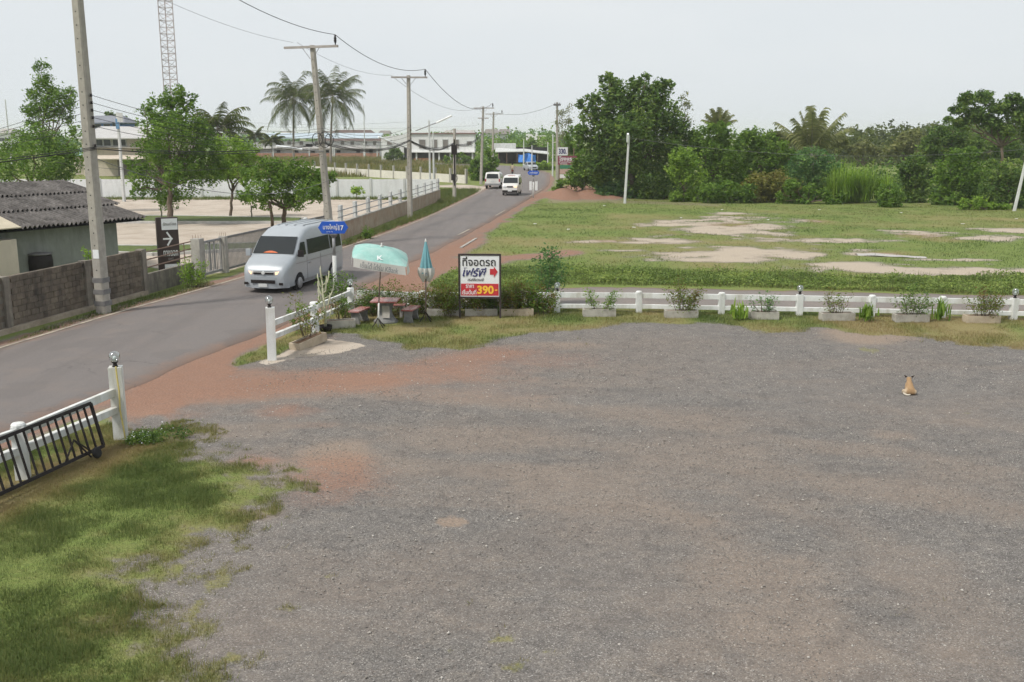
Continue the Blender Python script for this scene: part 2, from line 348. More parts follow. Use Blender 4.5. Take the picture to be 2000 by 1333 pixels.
SPILL = ell(882, 1018, 34, 11)
def ellv(e, x, y): return 1 - np.hypot((x - e[0]) / e[2], (y - e[1]) / e[3])
def masks(x, y):
    x = np.asarray(x, float); y = np.asarray(y, float)
    n1 = fbm(x, y, 1.6, 1); n2 = fbm(x, y, .5, 5); n3 = fbm(x, y, 6.0, 9); sc = np.clip(y / 30.0, .4, 3.0)
    nx = fbm(x * .35, y, 1.2, 21)                       # streaks that run across the lot
    lot = sdist(LOT, x, y); inlot = sstep(-.15, .15, lot + (n2 - .5) * .4)
    grass = 1 - inlot; red = np.zeros_like(x); tan = np.zeros_like(x); pale = np.zeros_like(x); dry = np.full_like(x, .28) + (n1 - .5) * .6
    # lot
    lw = sdist(LAWN, x, y) + (n1 - .5) * 1.3 + (n2 - .5) * 1.3 + (fbm(x, y, .16, 77) - .5) * 1.3 + .05 - .55 * sstep(14.5, 11.5, y); g = sstep(-.95, .45, lw); grass = np.maximum(grass, g)
    st = sdist(STRIP, x, y) + (n1 - .5) * 1.2 + (n2 - .5) * .9; g2 = sstep(-.4, .5, st); grass = np.maximum(grass, g2)
    dry = np.where(g2 > .3, dry + .22 + (n1 - .5) * .8 + .25 * sstep(6, 14, x), dry)
    dry = np.where(g > .3, .28 + (dry - .28) * .6 - .06 + .35 * sstep(.5, -.1, lw * .5) + .55 * sstep(1.15, .2, pdist([(-7.8, 18.6), (-9.0, 13.9)], x, y) + (n2 - .5) * .8), dry)
    for e, a in LOTGRASS:
        v = sstep(-.1, .8, ellv(e, x, y)) * a; gg = .8 * sstep(.30, .8, v * .9 + (n2 - .5) * 1.0 + (fbm(x, y, .16, 79) - .5) * 1.1 + (n1 - .5) * .3)
        grass = np.maximum(grass, gg * inlot * .9); dry = np.where((gg > .1) & (inlot > .5) & (g < .3) & (g2 < .3), .62, dry)
    r = .92 * sstep(-1.7, 1.5, sdist(REDS, x, y) + (nx - .5) * 3.4 + (n2 - .5) * .8); red = np.maximum(red, r)
    sidegap = sstep(-.2, .3, sdist(SIDEGAP, x, y) + (n2 - .5) * .6); grass = grass * (1 - .97 * sidegap); red = np.maximum(red, sidegap * .95)
    for e, a in LOTRED: red = np.maximum(red, a * sstep(-.7, .8, ellv(e, x, y) + (nx - .5) * 1.3 + (n2 - .5) * .5))
    for e, a in LOTTAN: tan = np.maximum(tan, a * sstep(-.7, .7, ellv(e, x, y) + (nx - .5) * 1.4 + (n2 - .5) * .5))
    for tr_, wd, a in TRACKS:
        dd_ = -pdist(tr_, x, y); tan = np.maximum(tan, .72 * a * sstep(-wd * 2.6, wd * .1, dd_ + (nx - .5) * 2.0 + (n2 - .5) * .7))
    tan = np.maximum(tan, .22 * sstep(.5, .75, fbm(x * .5, y, 3.2, 33)) * inlot)
    sp = sstep(-.15, .25, ellv(SPILL, x, y) + (n2 - .5) * .7); tan = np.maximum(tan, sp * 1.3)
    red = red * (1 - g) * (1 - g2 * .9)
    # field
    fe = (1 - inlot)
    rf = sstep(-.5, .6, sdist(REDF, x, y) + (n1 - .5) * 1.6); red = np.maximum(red, rf * fe); grass = grass * (1 - rf * fe * .95)
    sand = np.zeros_like(x); sn1 = fbm(x * .6, y, 3.2, 41, 4); sn2 = fbm(x * .7, y, .7, 43)
    for e in SANDS: sand = np.maximum(sand, sstep(-.6, .75, ellv(e, x, y) + (sn1 - .5) * 2.7 + (sn2 - .5) * 1.9))
    for e in REDE: red = np.maximum(red, .85 * fe * sstep(-.4, .6, ellv(e, x, y) + (fbm(x * .4, y, 1.5, 47) - .5) * 1.3))
    sand *= fe * sstep(36, 40, y); 
    mo = sstep(.04, .2, mound(x, y)); sand = sand * (1 - mo); red = np.maximum(red, mo * 1.4); grass = grass * (1 - mo)
    fp = sstep(-.3, .3, sdist(FPATCH, x, y) + (n1 - .5) * .8); red = np.maximum(red, fp * .55); sand = np.maximum(sand, fp * .3 * (1 - mo))
    infield = fe * sstep(42, 46, y) * (1 - sstep(84, 92, y + .35 * x)) * (x > -6)
    dry = dry + infield * (-.06 + (n3 - .5) * 1.2); dry = np.maximum(dry, red * .8)
    wd = sstep(-.4, .4, sdist(WEED, x, y) + (n1 - .5)); grass = np.maximum(grass, wd); sand *= 1 - wd; dry = dry - .25 * wd; red = red * (1 - wd * .8)
    # road shoulders
    rd = sdist(ROADN, x, y)
    sh = sstep(-1.05, -.5, rd + (n2 - .5) * .5 - .1) * fe * (1 - sstep(150, 190, y)); lft = x < (-14 + (y - 28) * .18)
    red = np.maximum(red, sh * .8); grass = grass * (1 - sh * np.where(lft, .85, .8))
    pk = sstep(-.3, .2, sdist(PARK, x, y) + (n2 - .5) * .3); pale = np.maximum(pale, pk)
    dv = sstep(-.8, .8, sdist(DRIVE, x, y)); pale = np.maximum(pale, dv)
    ap = sstep(-.1, .1, sdist(APRON, x, y) + (n2 - .5) * .25); pale = np.maximum(pale, ap)
    grass = grass * (1 - pale) * (1 - .96 * np.clip(sand, 0, 1)); red = red * (1 - pale * .9) * (1 - sand * .7)
    return grass, red, np.clip(np.maximum(sand, tan), 0, 1), pale, np.clip(dry, 0, 1), inlot
_LUT = []
def masks_at(x, y):                   # masks looked up in two rasters, near and far
    if not _LUT:
        for x0, x1, y0, y1, s in ((-13, 23, 8, 35.5, .06), (-64, 62, 35, 172, .22)):
            gx, gy = np.meshgrid(np.arange(x0, x1, s), np.arange(y0, y1, s)); m = masks(gx.ravel(), gy.ravel()); _LUT.append((x0, y0, s, gx.shape, [q.reshape(gx.shape) for q in m]))
    out = [np.zeros(len(x)) for _ in range(6)]
    for n, (x0, y0, s, sh, m) in enumerate(_LUT):
        k = (y < 35.2) if n == 0 else (y >= 35.2)
        i = np.clip(((y[k] - y0) / s).astype(int), 0, sh[0] - 1); j = np.clip(((x[k] - x0) / s).astype(int), 0, sh[1] - 1)
        for a, q in zip(out, m): a[k] = q[i, j]
    return out
def mound(x, y):
    z = 0 * x
    for px, py, rx, ry, h in ((1100, 384, 40, 9, .9), (1150, 384, 42, 8, .8), (1190, 387, 30, 6, .45), (1130, 376, 45, 10, 1.0)):
        cx, cy, ra, rb = ell(px, py, rx, ry); rb = max(rb, 2.2)
        q = np.hypot((x - cx) / ra, (y - cy) / rb); z = np.maximum(z, h * np.exp(-q * q * 1.6) - .03)
    return np.maximum(z, 0)
def build_ground():
    th = np.concatenate([np.linspace(-180, -40, 36, endpoint=False), np.linspace(-40, 40, 640, endpoint=False), np.linspace(40, 180, 36, endpoint=False)])
    rr = [5.0]
    while rr[-1] < 150: rr.append(rr[-1] * 1.0085)
    while rr[-1] < 6000: rr.append(rr[-1] * 1.06)
    rr = np.array(rr); nt_, nr = len(th), len(rr)
    T, RR_ = np.meshgrid(np.radians(th), rr); x = (RR_ * np.sin(T)).ravel(); y = (RR_ * np.cos(T)).ravel()
    z = (fbm(x, y, 2.2, 3) - .5) * .05 + (fbm(x, y, .5, 4) - .5) * .012
    rd = sdist(ROADN, x, y); z = np.where(rd > -1.5, z * .25 - .02 * sstep(-.4, .1, rd), z)
    nearfence = sstep(.6, 0, np.abs(y - 33.4)) * (x > -6)
    z = z * (1 - nearfence) * np.clip(200 / RR_.ravel(), 0, 1) + mound(x, y)
    V = np.stack([x, y, z], 1); V = np.vstack([V, [[0, 0, 0]]])
    i = np.arange(nr - 1)[:, None] * nt_; j = np.arange(nt_)[None]; j2 = (j + 1) % nt_
    Q = np.stack([i + j, i + nt_ + j, i + nt_ + j2, i + j2], -1).reshape(-1, 4)[:, ::-1]
    me = np_mesh('ground', V, Q, 4, None, None, True)
    g, r, s, p, d, il = masks(x, y)
    def att(nm, a, b, c, dd):
        at = me.attributes.new(nm, 'FLOAT_COLOR', 'POINT'); C = np.zeros((len(x) + 1, 4), np.float32)
        C[:-1, 0] = a; C[:-1, 1] = b; C[:-1, 2] = c; C[:-1, 3] = dd; at.data.foreach_set('color', C.ravel())
    att('zone_a', g, r, s, p); att('zone_b', d, il, 0 * d, 1 + 0 * d)
    me.materials.append(ground_mat())
    o = link('ground', me); tag(o, kind='structure'); return o
def ground_mat():
    m, t, b, N, L = nodes('ground_soil'); pos = N.new('ShaderNodeNewGeometry').outputs['Position']
    A = N.new('ShaderNodeAttribute'); A.attribute_name = 'zone_a'; B = N.new('ShaderNodeAttribute'); B.attribute_name = 'zone_b'
    sa = N.new('ShaderNodeSeparateColor'); L.new(A.outputs['Color'], sa.inputs[0]); sb = N.new('ShaderNodeSeparateColor'); L.new(B.outputs['Color'], sb.inputs[0])
    gr, rd, sn = sa.outputs; pl = A.outputs['Alpha']; dry, inlot = sb.outputs[0], sb.outputs[1]
    def vor(s, rnd=1.0):
        v = N.new('ShaderNodeTexVoronoi'); v.inputs['Scale'].default_value = s; v.inputs['Randomness'].default_value = rnd; L.new(pos, v.inputs['Vector']); return v
    v1, v2 = vor(68), vor(26)
    sx = N.new('ShaderNodeSeparateColor'); L.new(v1.outputs['Color'], sx.inputs[0]); s2 = N.new('ShaderNodeSeparateColor'); L.new(v2.outputs['Color'], s2.inputs[0])
    grav = ramp(N, L, sx.outputs[0], [(0, (.100, .092, .086)), (.45, (.156, .144, .134)), (.8, (.198, .184, .172)), (.95, (.255, .238, .223)), (1, (.42, .395, .37))])
    grav = mixc(N, L, ramp(N, L, s2.outputs[0], [(.93, (0, 0, 0)), (.98, (.4,) * 3)]), grav, (.26, .24, .22))
    mpg = N.new('ShaderNodeMapping'); mpg.inputs['Scale'].default_value = (.45, 1.1, 1); L.new(pos, mpg.inputs[0])
    dust = ramp(N, L, noise(N, L, mpg.outputs[0], .5, 7, .65, .5), [(.44, (0, 0, 0)), (.74, (.42,) * 3)])
    grav = mixc(N, L, dust, grav, (.212, .168, .138))
    dk = ramp(N, L, noise(N, L, mpg.outputs[0], 1.1, 6, .65, .6), [(.5, (0, 0, 0)), (.72, (.4,) * 3)])
    grav = mixc(N, L, dk, grav, (.115, .107, .102))
    fine = noise(N, L, pos, 22, 5, .7); mid = noise(N, L, mpg.outputs[0], 4.5, 6, .7)
    redc = ramp(N, L, fine, [(.3, (.19, .095, .060)), (.5, (.285, .148, .096)), (.72, (.375, .215, .148))])
    tanc = ramp(N, L, fine, [(.3, (.205, .155, .118)), (.5, (.275, .212, .165)), (.72, (.36, .285, .228))])
    sandc = ramp(N, L, fine, [(.3, (.37, .30, .225)), (.5, (.47, .395, .31)), (.75, (.56, .485, .395))])
    # bare lot: stones show through the dust; outside the lot the soil is bare sand
    sndc = mixc(N, L, inlot, sandc, tanc)
    def edge(f, lo, hi, amt):
        v = math_(N, L, 'ADD', f, math_(N, L, 'MULTIPLY', math_(N, L, 'SUBTRACT', fine, .5), amt)); v = math_(N, L, 'ADD', v, math_(N, L, 'MULTIPLY', math_(N, L, 'SUBTRACT', mid, .5), amt * .6))
        mr = N.new('ShaderNodeMapRange'); mr.interpolation_type = 'SMOOTHSTEP'; mr.inputs['From Min'].default_value = lo; mr.inputs['From Max'].default_value = hi; L.new(v, mr.inputs['Value']); return mr.outputs[0]
    grav = mixc(N, L, 1.0, grav, ramp(N, L, noise(N, L, pos, 2.6, 6, .75, .8), [(.32, (.76, .765, .78)), (.5, (1, 1, 1)), (.7, (1.2, 1.17, 1.12))]), 'MULTIPLY')
    c = grav
    c = mixc(N, L, math_(N, L, 'MULTIPLY', edge(sn, .0, 1.05, .7), .85), c, sndc)
    c = mixc(N, L, math_(N, L, 'MULTIPLY', edge(rd, .05, 1.15, 1.0), .80), c, redc)
    lotc = ramp(N, L, noise(N, L, pos, .45, 6, .6, .5), [(.3, (.35, .29, .235)), (.5, (.45, .385, .32)), (.7, (.51, .45, .385))])
    c = mixc(N, L, edge(pl, .3, .7, .25), c, lotc)
    gs = ramp(N, L, fine, [(.28, (.090, .124, .031)), (.5, (.150, .200, .052)), (.75, (.215, .265, .078))])
    gd = ramp(N, L, fine, [(.28, (.155, .135, .058)), (.5, (.235, .20, .09)), (.75, (.32, .265, .14))])
    gm = N.new('ShaderNodeMapRange'); gm.inputs['From Min'].default_value = .15; gm.inputs['From Max'].default_value = .85
    L.new(math_(N, L, 'ADD', dry, math_(N, L, 'MULTIPLY', math_(N, L, 'SUBTRACT', mid, .5), .8)), gm.inputs['Value'])
    gcol = mixc(N, L, gm.outputs[0], gs, gd)
    c = mixc(N, L, edge(gr, .35, 1.0, .8), c, gcol)
    L.new(c, b.inputs['Base Color']); b.inputs['Roughness'].default_value = .95; b.inputs['Specular IOR Level'].default_value = .15
    h = math_(N, L, 'ADD', math_(N, L, 'MULTIPLY', sx.outputs[1], .7), math_(N, L, 'MULTIPLY', math_(N, L, 'SUBTRACT', 1, v1.outputs['Distance']), .5)); h = math_(N, L, 'ADD', h, math_(N, L, 'MULTIPLY', fine, .8))
    L.new(bumpn(N, L, h, .4, .014), b.inputs['Normal'])
    return m
build_ground()

# road sheet, painted edge lines, lane behind the fence
def asphalt(name, base, warm):
    m, t, b, N, L = nodes(name); pos = N.new('ShaderNodeNewGeometry').outputs['Position']
    c = ramp(N, L, noise(N, L, pos, 60, 3, .7), [(.3, tuple(v * .72 for v in base)), (.7, tuple(v * 1.28 for v in base))])
    mpn = N.new('ShaderNodeMapping'); mpn.inputs['Rotation'].default_value = (0, 0, R(14)); mpn.inputs['Scale'].default_value = (1.3, .05, 1); L.new(pos, mpn.inputs[0])
    c = mixc(N, L, ramp(N, L, noise(N, L, mpn.outputs[0], 1.0, 4, .6), [(.42, (0, 0, 0)), (.7, (.5,) * 3)]), c, tuple(v * .72 for v in base))
    c = mixc(N, L, ramp(N, L, noise(N, L, pos, .7, 6, .65, .4), [(.5, (0, 0, 0)), (.78, (.55,) * 3)]), c, warm)
    ac = N.new('ShaderNodeAttribute'); ac.attribute_name = 'across'
    ed = math_(N, L, 'ABSOLUTE', math_(N, L, 'SUBTRACT', math_(N, L, 'MULTIPLY', ac.outputs['Fac'], 2), 1))
    ed = math_(N, L, 'ADD', ed, math_(N, L, 'MULTIPLY', math_(N, L, 'SUBTRACT', noise(N, L, pos, 1.3, 6, .7), .5), .5))
    c = mixc(N, L, ramp(N, L, ed, [(.78, (0, 0, 0)), (1.08, (.85,) * 3)]), c, (.25, .165, .125))
    vc = N.new('ShaderNodeTexVoronoi'); vc.feature = 'DISTANCE_TO_EDGE'; vc.inputs['Scale'].default_value = .32; dv_ = N.new('ShaderNodeVectorMath'); dv_.operation = 'ADD'
    nv_ = N.new('ShaderNodeTexNoise'); nv_.inputs['Scale'].default_value = 1.5; nv_.inputs['Detail'].default_value = 4; L.new(pos, nv_.inputs['Vector']); L.new(pos, dv_.inputs[0]); L.new(nv_.outputs['Color'], dv_.inputs[1]); L.new(dv_.outputs[0], vc.inputs['Vector'])
    ck = ramp(N, L, vc.outputs['Distance'], [(.0, (.55,) * 3), (.012, (0, 0, 0))]); ckm = ramp(N, L, noise(N, L, pos, .25, 3), [(.5, (0, 0, 0)), (.6, (1, 1, 1))])
    c = mixc(N, L, mixc(N, L, 1.0, ck, ckm, 'MULTIPLY'), c, tuple(v * .45 for v in base))
    pt = ramp(N, L, noise(N, L, pos, .45, 2, .4), [(.60, (0, 0, 0)), (.625, (.4,) * 3)]); c = mixc(N, L, pt, c, tuple(v * .8 for v in base))
    L.new(c, b.inputs['Base Color']); b.inputs['Roughness'].default_value = .85; b.inputs['Specular IOR Level'].default_value = .3
    L.new(bumpn(N, L, noise(N, L, pos, 90, 3, .7), .25, .01), b.inputs['Normal']); return m
def ribbon(name, left, right, z, m, edge_n=0.0, cross=4):
    b = MB(); n = len(left); rowz = z; AC = []
    for i in range(n):
        l, r_ = Vector(left[i]), Vector(right[i])
        dl = (fbm(np.array([l.x]), np.array([l.y]), .8, 61)[0] - .5) * edge_n; dr = (fbm(np.array([r_.x]), np.array([r_.y]), .8, 67)[0] - .5) * edge_n
        d = (r_ - l).normalized(); l = l + d * dl; r_ = r_ + d * dr
        for k in range(cross + 1):
            t = (0, *[(j - 1) / (cross - 2) * .99 + .005 for j in range(1, cross)], 1)[k]; q = l.lerp(r_, t); AC.append(t); b.v.append((q.x, q.y, (rowz + .05 * (1 - (2 * t - 1) ** 2) * (edge_n > 0)) if 0 < k < cross else -.05))
    for i in range(n - 1):
        for k in range(cross):
            a = i * (cross + 1) + k; b.f.append((a, a + 1, a + cross + 2, a + cross + 1))
    o = b.build(name, m, None, True); at = o.data.attributes.new('across', 'FLOAT', 'POINT'); at.data.foreach_set('value', AC); return o
def resample(line, n):
    L = [0]
    for i in range(1, len(line)): L.append(L[-1] + (Vector(line[i]) - Vector(line[i - 1])).length)
    out = []
    for k in range(n):
        t = L[-1] * k / (n - 1); j = max(i for i in range(len(L)) if L[i] <= t + 1e-9); j = min(j, len(line) - 2)
        u = (t - L[j]) / (L[j + 1] - L[j]); out.append(tuple(Vector(line[j]).lerp(Vector(line[j + 1]), u)))
    return out
ROAD_MAT = asphalt('asphalt', (.168, .150, .143), (.215, .175, .150))
LL, LR = resample(RLs, 420), resample(RRs, 420)
ext = [tuple(Vector(a) + (Vector(a) - Vector(b)).normalized() * .22) for a, b in zip(LL, LR)]
tag(ribbon('road', ext, LR, .012, ROAD_MAT, .35, 10), kind='structure')
LINE_MAT = mat('worn_line_paint', (.44, .39, .31), .85, .25, 6, .1, 40, stain=(.22, .19, .165), stain_amt=1.0)
def stripe(name, A, B, o0, o1, i0, i1, z, zb=.0):
    b = MB()
    for k in range(i0, i1):
        a, c = Vector(A[k]), Vector(B[k]); d = (c - a).normalized(); q = [a + d * o0, a + d * o1]
        for p in q: b.v.append((p.x, p.y, z))
    for k in range(i1 - i0 - 1): b.f.append((2 * k, 2 * k + 1, 2 * k + 3, 2 * k + 2))
    return tag(b.build(name, LINE_MAT), kind='structure')
def idx(line, y): return min(range(len(line)), key=lambda i: abs(line[i][1] - y))
stripe('road_edge_line', LL, LR, .02, .14, 0, idx(LL, 150), .034)
for y0, y1 in ((61, 65), (76, 82), (100, 114)):
    stripe('road_edge_line', LR, LL, .42, .54, idx(LR, y0), idx(LR, y1), .046)
LANE_MAT = asphalt('lane_asphalt', (.205, .18, .165), (.25, .19, .155))
la = [(-6.0, 39.2), (-4.5, 38.2), (-3, 38.0), (0, 38.9), (3, 39.6), (8, 39.0), (14, 38.2), (22, 37.2), (34, 36.0), (60, 33.5)]
lb = [(-6.6, 35.4), (-5.2, 35.0), (-3, 34.8), (0, 34.75), (3, 34.7), (8, 34.5), (14, 34.0), (22, 33.3), (34, 32.2), (60, 29.8)]
lam, lbm = resample(smooth_line(la), 160), resample(smooth_line(lb), 160)
tag(ribbon('lane', lam, lbm, .014, LANE_MAT, .7, 8), kind='structure')
# ------------------------------------------------------------------ white post-and-rail fences round the lot
def seg_box(mb, a, b, z0a, z1a, z0b, z1b, th):
    a, b = Vector(a), Vector(b); d = (b - a).normalized(); n = Vector((-d.y, d.x)) * th / 2
    V = []
    for q, z0, z1 in ((a, z0a, z1a), (b, z0b, z1b)):
        for s in (-1, 1):
            V += [(q.x + n.x * s, q.y + n.y * s, z0), (q.x + n.x * s, q.y + n.y * s, z1)]
    return mb.add(V, [(0, 1, 3, 2), (4, 6, 7, 5), (0, 4, 5, 1), (2, 3, 7, 6), (1, 5, 7, 3), (0, 2, 6, 4)])
def post_mesh(w_, h, cap=True):
    b = MB(); b.box((0, 0, h / 2 - .1), (w_, w_, h + .2 - (.06 if cap else 0)))
    if cap:
        t = w_ * .56; b.lathe([(t * .98, 0), (t, .02), (t, .055), (t * .82, .085), (t * .2, .095)], (0, 0, h - .06), 12)
    return b.mesh('post', K['white'], False)
def rail_fence(label, pts, name='rail_fence'):
    root = thing(name, label, 'fence', (pts[0][0][0], pts[0][0][1], 0)); ox, oy = pts[0][0]
    for (x, y), w_, h, cap, rails in pts:
        link('post', post_mesh(w_, h, cap), root, (x - ox, y - oy, 0), (R(random.uniform(-1, 1)), R(random.uniform(-1, 1)), R(14) if y < 33 else R(random.uniform(0, 6))))
    for i in range(len(pts) - 1):
        A, B = pts[i], pts[i + 1]
        for k in range(2):
            a, b_ = A[4][k], B[4][k]; d = (Vector(B[0]) - Vector(A[0])).normalized()
            pa = Vector(A[0]) + d * A[1] * .35 - Vector((ox, oy)); pb = Vector(B[0]) - d * B[1] * .35 - Vector((ox, oy))
            mb = MB(); seg_box(mb, pa, pb, a[0], a[1], b_[0], b_[1], .09 if k == 0 else .13)
            mb.build('rail', K['white'], root, bevel=.008)
    return root
hi = ((.90, 1.06), (.55, .68)); lo = ((.78, .94), (.46, .60)); b1 = ((.50, .68), (.14, .28))
rail_fence('white concrete rail fence beside the black steel gate on the lawn', [((-11.2, 9.0), .22, 1.0, True, lo), ((-10.0, 12.9), .22, 1.0, True, lo), ((-8.72, 16.9), .22, 1.0, True, lo), ((-7.9, 19.3), .25, 1.48, False, hi)])
C1 = ((.62, .78), (.26, .40))
rail_fence('white concrete rail fence behind the tilted planter at the roadside', [((-6.55, 26.5), .24, 1.44, False, hi), ((-6.02, 29.9), .24, 1.0, True, ((.78, .93), (.42, .55))), ((-5.55, 33.8), .22, .85, True, C1)])
bk = [((-5.33, 33.75), .05, .6, False, C1)]
for px in (826, 957, 1088, 1247, 1408, 1560, 1700, 1838, 1978, 2110, 2240):
    y = 33.95 - max(0, (px - 1200)) / 800 * 1.5; x = (px - CX) * MPP(y)
    bk.append(((x, y), .2, .72, px not in (1088, 1560, 1978), b1))
rail_fence('long white concrete rail fence running behind the row of planters', bk)
# globe lamps on the taller posts
def globe_lamp(label, x, y, z):
    t = thing('globe_lamp', label, 'lamp', (x, y, z), 0, 'globe lamps on the fence posts'); t.scale = (.74, .74, .78)
    MB().lathe([(.075, 0), (.075, .03), (.055, .04), (.05, .10), (.085, .115), (.085, .15)], n=14).build('socket', K['black'], t, True)
    MB().lathe([(.06, .13), (.10, .15), (.132, .20), (.145, .265), (.138, .32), (.105, .375), (.05, .405), (.01, .41)], n=20).build('globe', K['globe'], t, True)
    MB().lathe([(.02, .14), (.028, .18), (.045, .21), (.048, .24), (.03, .275), (.005, .285)], n=12).build('bulb', K['bulb'], t, True)
    return t
K['globe'] = glass('globe_glass', (.86, .90, .90), .05, .16); K['bulb'] = mat('bulb_white', (.8, .82, .82), .4, .05, 5, 0)
globe_lamp('globe lamp on the fence post above the black gate', -7.9, 19.3, 1.48)
globe_lamp('globe lamp on the tall white post beside the tilted planter', -6.55, 26.5, 1.44)
globe_lamp('globe lamp on the corner post behind the left bench', -5.55, 33.8, .85)
for i, lab in ((3, 'globe lamp on the fence post just right of the price board'), (6, 'middle globe lamp of the fence behind the gravel lot'), (9, 'globe lamp on the fence at the right edge of the picture')):
    globe_lamp(lab, bk[i][0][0], bk[i][0][1], .72)
# lamp cable taped down the gate post
tag(MB().tube([(-7.83, 19.16, 1.52), (-7.82, 19.15, 1.3), (-7.80, 19.15, 1.0), (-7.81, 19.14, .62), (-7.77, 19.13, .3), (-7.74, 19.12, .02)], .016, 6).build('lamp_cable', mat('yellowed_cable', (.55, .45, .16), .6, .2, 9, 0)), 'yellowed lamp cable running down the white post above the black gate', 'cable')
# ------------------------------------------------------------------ black rolling gate leaning on the fence
a, b_ = Vector((-7.86, 18.35, .14)), Vector((-9.1, 13.5, .14)); d = (b_ - a); Lg = d.length; ang = math.atan2(d.y, d.x)
g = thing('steel_gate', 'black steel bar gate with a wheel leaning against the white fence', 'gate', tuple(a), ang)
g.rotation_euler = (R(14), 0, ang)
H = .86
MB().box((Lg / 2, 0, 0), (Lg, .05, .06)).build('bottom_rail', K['black'], g); MB().box((Lg / 2, 0, H), (Lg, .05, .06)).build('top_rail', K['black'], g)
MB().box((0, 0, H / 2), (.05, .048, H)).build('end_rail', K['black'], g)
bar = MB().box((0, 0, H / 2), (.032, .03, H - .06)).mesh('bar', K['black'])
for k in range(1, 25): link('bar', bar, g, (k * .2 + .01, 0, 0))
mb = MB(); mb.tube([(.38, .0, .02), (.85, .12, .36), (1.1, 0, .0)], .018, 6); mb.tube([(.85, .12, .36), (.66, .22, -.05)], .018, 6); mb.tube([(.3, -.04, -.02), (1.2, -.04, -.02)], .018, 6); mb.build('brace', K['black'], g)
wh = MB(); wh.lathe([(.05, -.03), (.1, -.03), (.115, 0), (.1, .03), (.05, .03)], n=16).build('wheel', K['rubber'], g, True, loc=(.42, .16, -.03), rot=(R(90), 0, 0))

# ------------------------------------------------------------------ cement block wall by the road, with columns
wl = thing('block_wall', 'stained grey cement block wall along the road in front of the grey house', 'wall', (-15.6, 30.2, 0))
WA, WB = Vector((-17.6, 20.5)), Vector((-14.12, 37.75)); O = Vector((-15.6, 30.2)); d = (WB - WA); LW = d.length; d.normalize(); aw = math.atan2(d.y, d.x); nrm = Vector((d.y, -d.x))
core = MB(); seg_box(core, WA - O, WB - O, .1, 1.66, .1, 1.66, .10); core.build('mortar_core', K['mortar'], wl)
mb = MB(); seg_box(mb, WA - O + nrm * .05, WB - O + nrm * .05, -.1, .17, -.1, .17, .3); mb.build('plinth', K['plinth'], wl)
blk = MB().box((0, 0, 0), (.385, .16, .182)).mesh('concrete_block', K['block'], bevel=.008); half = MB().box((0, 0, 0), (.185, .16, .182)).mesh('concrete_block', K['block'], bevel=.008)
for c in range(8):
    off = .2 if c % 2 else 0; s = LW - .22 - off / 1
    if off: 
        q = WA + d * (LW - .1) - O
    while s > LW - 13.2:
        q = WA + d * s - O
        if not any(abs(s - cs) < .2 for cs in (LW - 3.55, LW - 7.65, LW - 11.7)):
            link('concrete_block', blk, wl, (q.x + random.uniform(-.004, .004) , q.y + random.uniform(-.006, .006), .275 + c * .194), (0, 0, aw))
        s -= .397
mb = MB(); seg_box(mb, WA - O, WB - O, 1.652, 1.70, 1.652, 1.70, .18); mb.build('coping', K['block'], wl)
colm = MB().box((0, 0, .86), (.26, .30, 1.78)).mesh('column', K['column'], bevel=.012)
for s in (LW, LW - 3.55, LW - 7.65, LW - 11.7, LW - 15.6): q = WA + d * s - O; link('column', colm, wl, (q.x, q.y, 0), (0, 0, aw))
# low stretch with pipe rails
LA, LB = WB + d * .15, Vector((-13.45, 41.6)); dl = (LB - LA).normalized(); al = math.atan2(dl.y, dl.x)
lw_ = thing('railed_wall', 'low stained wall topped by three rusty pipe rails beside the block wall', 'wall', (LA.x, LA.y, 0)); Oo = LA
mb = MB(); seg_box(mb, LA - Oo, LB - Oo, -.1, .76, -.1, .76, .16); mb.build('wall_base', K['mortar'], lw_)
for z in (1.0, 1.3, 1.6): mb = MB(); mb.tube([(0, 0, z), (LB.x - Oo.x, LB.y - Oo.y, z + .03)], .026, 8); mb.build('rail', K['rust'], lw_)
mb = MB(); mb.tube([(LB.x - Oo.x - .12, LB.y - Oo.y - .5, .7), (LB.x - Oo.x - .12, LB.y - Oo.y - .5, 1.63)], .02, 6); mb.build('upright', K['rust'], lw_)
# gate posts and long barred gate
def conc_post(label, x, y, h, wd):
    t = thing('concrete_post', label, 'post', (x, y, 0), al)
    MB().box((0, 0, h / 2 - .1), (wd, wd, h + .2)).build('shaft', K['conc'], t, bevel=.015)
    mb = MB()
    for sx in (-.3, .3):
        for sy in (-.3, .3): mb.tube([(sx * wd, sy * wd, h - .02), (sx * wd + .01, sy * wd, h + .16)], .008, 5)
    mb.build('starter_bars', K['rust'], t)
conc_post('thick concrete post between the pipe rails and the barred gate', -13.3, 42.0, 1.72, .42)
conc_post('slim concrete post with a pad between the two gate leaves', -12.78, 44.0, 1.62, .3)
conc_post('concrete post with bare steel ends behind the roof of the silver van', -10.35, 56.2, 2.0, .38)
def bar_gate(label, A, B, h, sp, m, name='barred_gate'):
    A, B = Vector(A), Vector(B); L_ = (B - A).length; an = math.atan2(B.y - A.y, B.x - A.x)
    t = thing(name, label, 'gate', (A.x, A.y, .1), an)
    MB().box((L_ / 2, 0, .05), (L_, .07, .10)).build('bottom_rail', m, t); MB().box((L_ / 2, 0, h), (L_, .07, .09)).build('top_rail', m, t)
    bm_ = MB().box((0, 0, h / 2 + .02), (.03, .03, h - .1)).mesh('bar', m); n = int(L_ / sp)
    for k in range(n + 1): link('bar', bm_, t, (k * L_ / n, 0, 0))
    return t
gt = bar_gate('short grey barred gate leaf between two concrete posts', (-13.2, 42.25), (-12.86, 43.85), 1.42, .12, K['steel'])
MB().box((1.15, .06, .78), (.07, .06, 1.3)).build('lock_stile', K['darksteel'], gt); MB().box((.75, .06, .78), (.05, .06, 1.3)).build('lock_stile', K['darksteel'], gt)
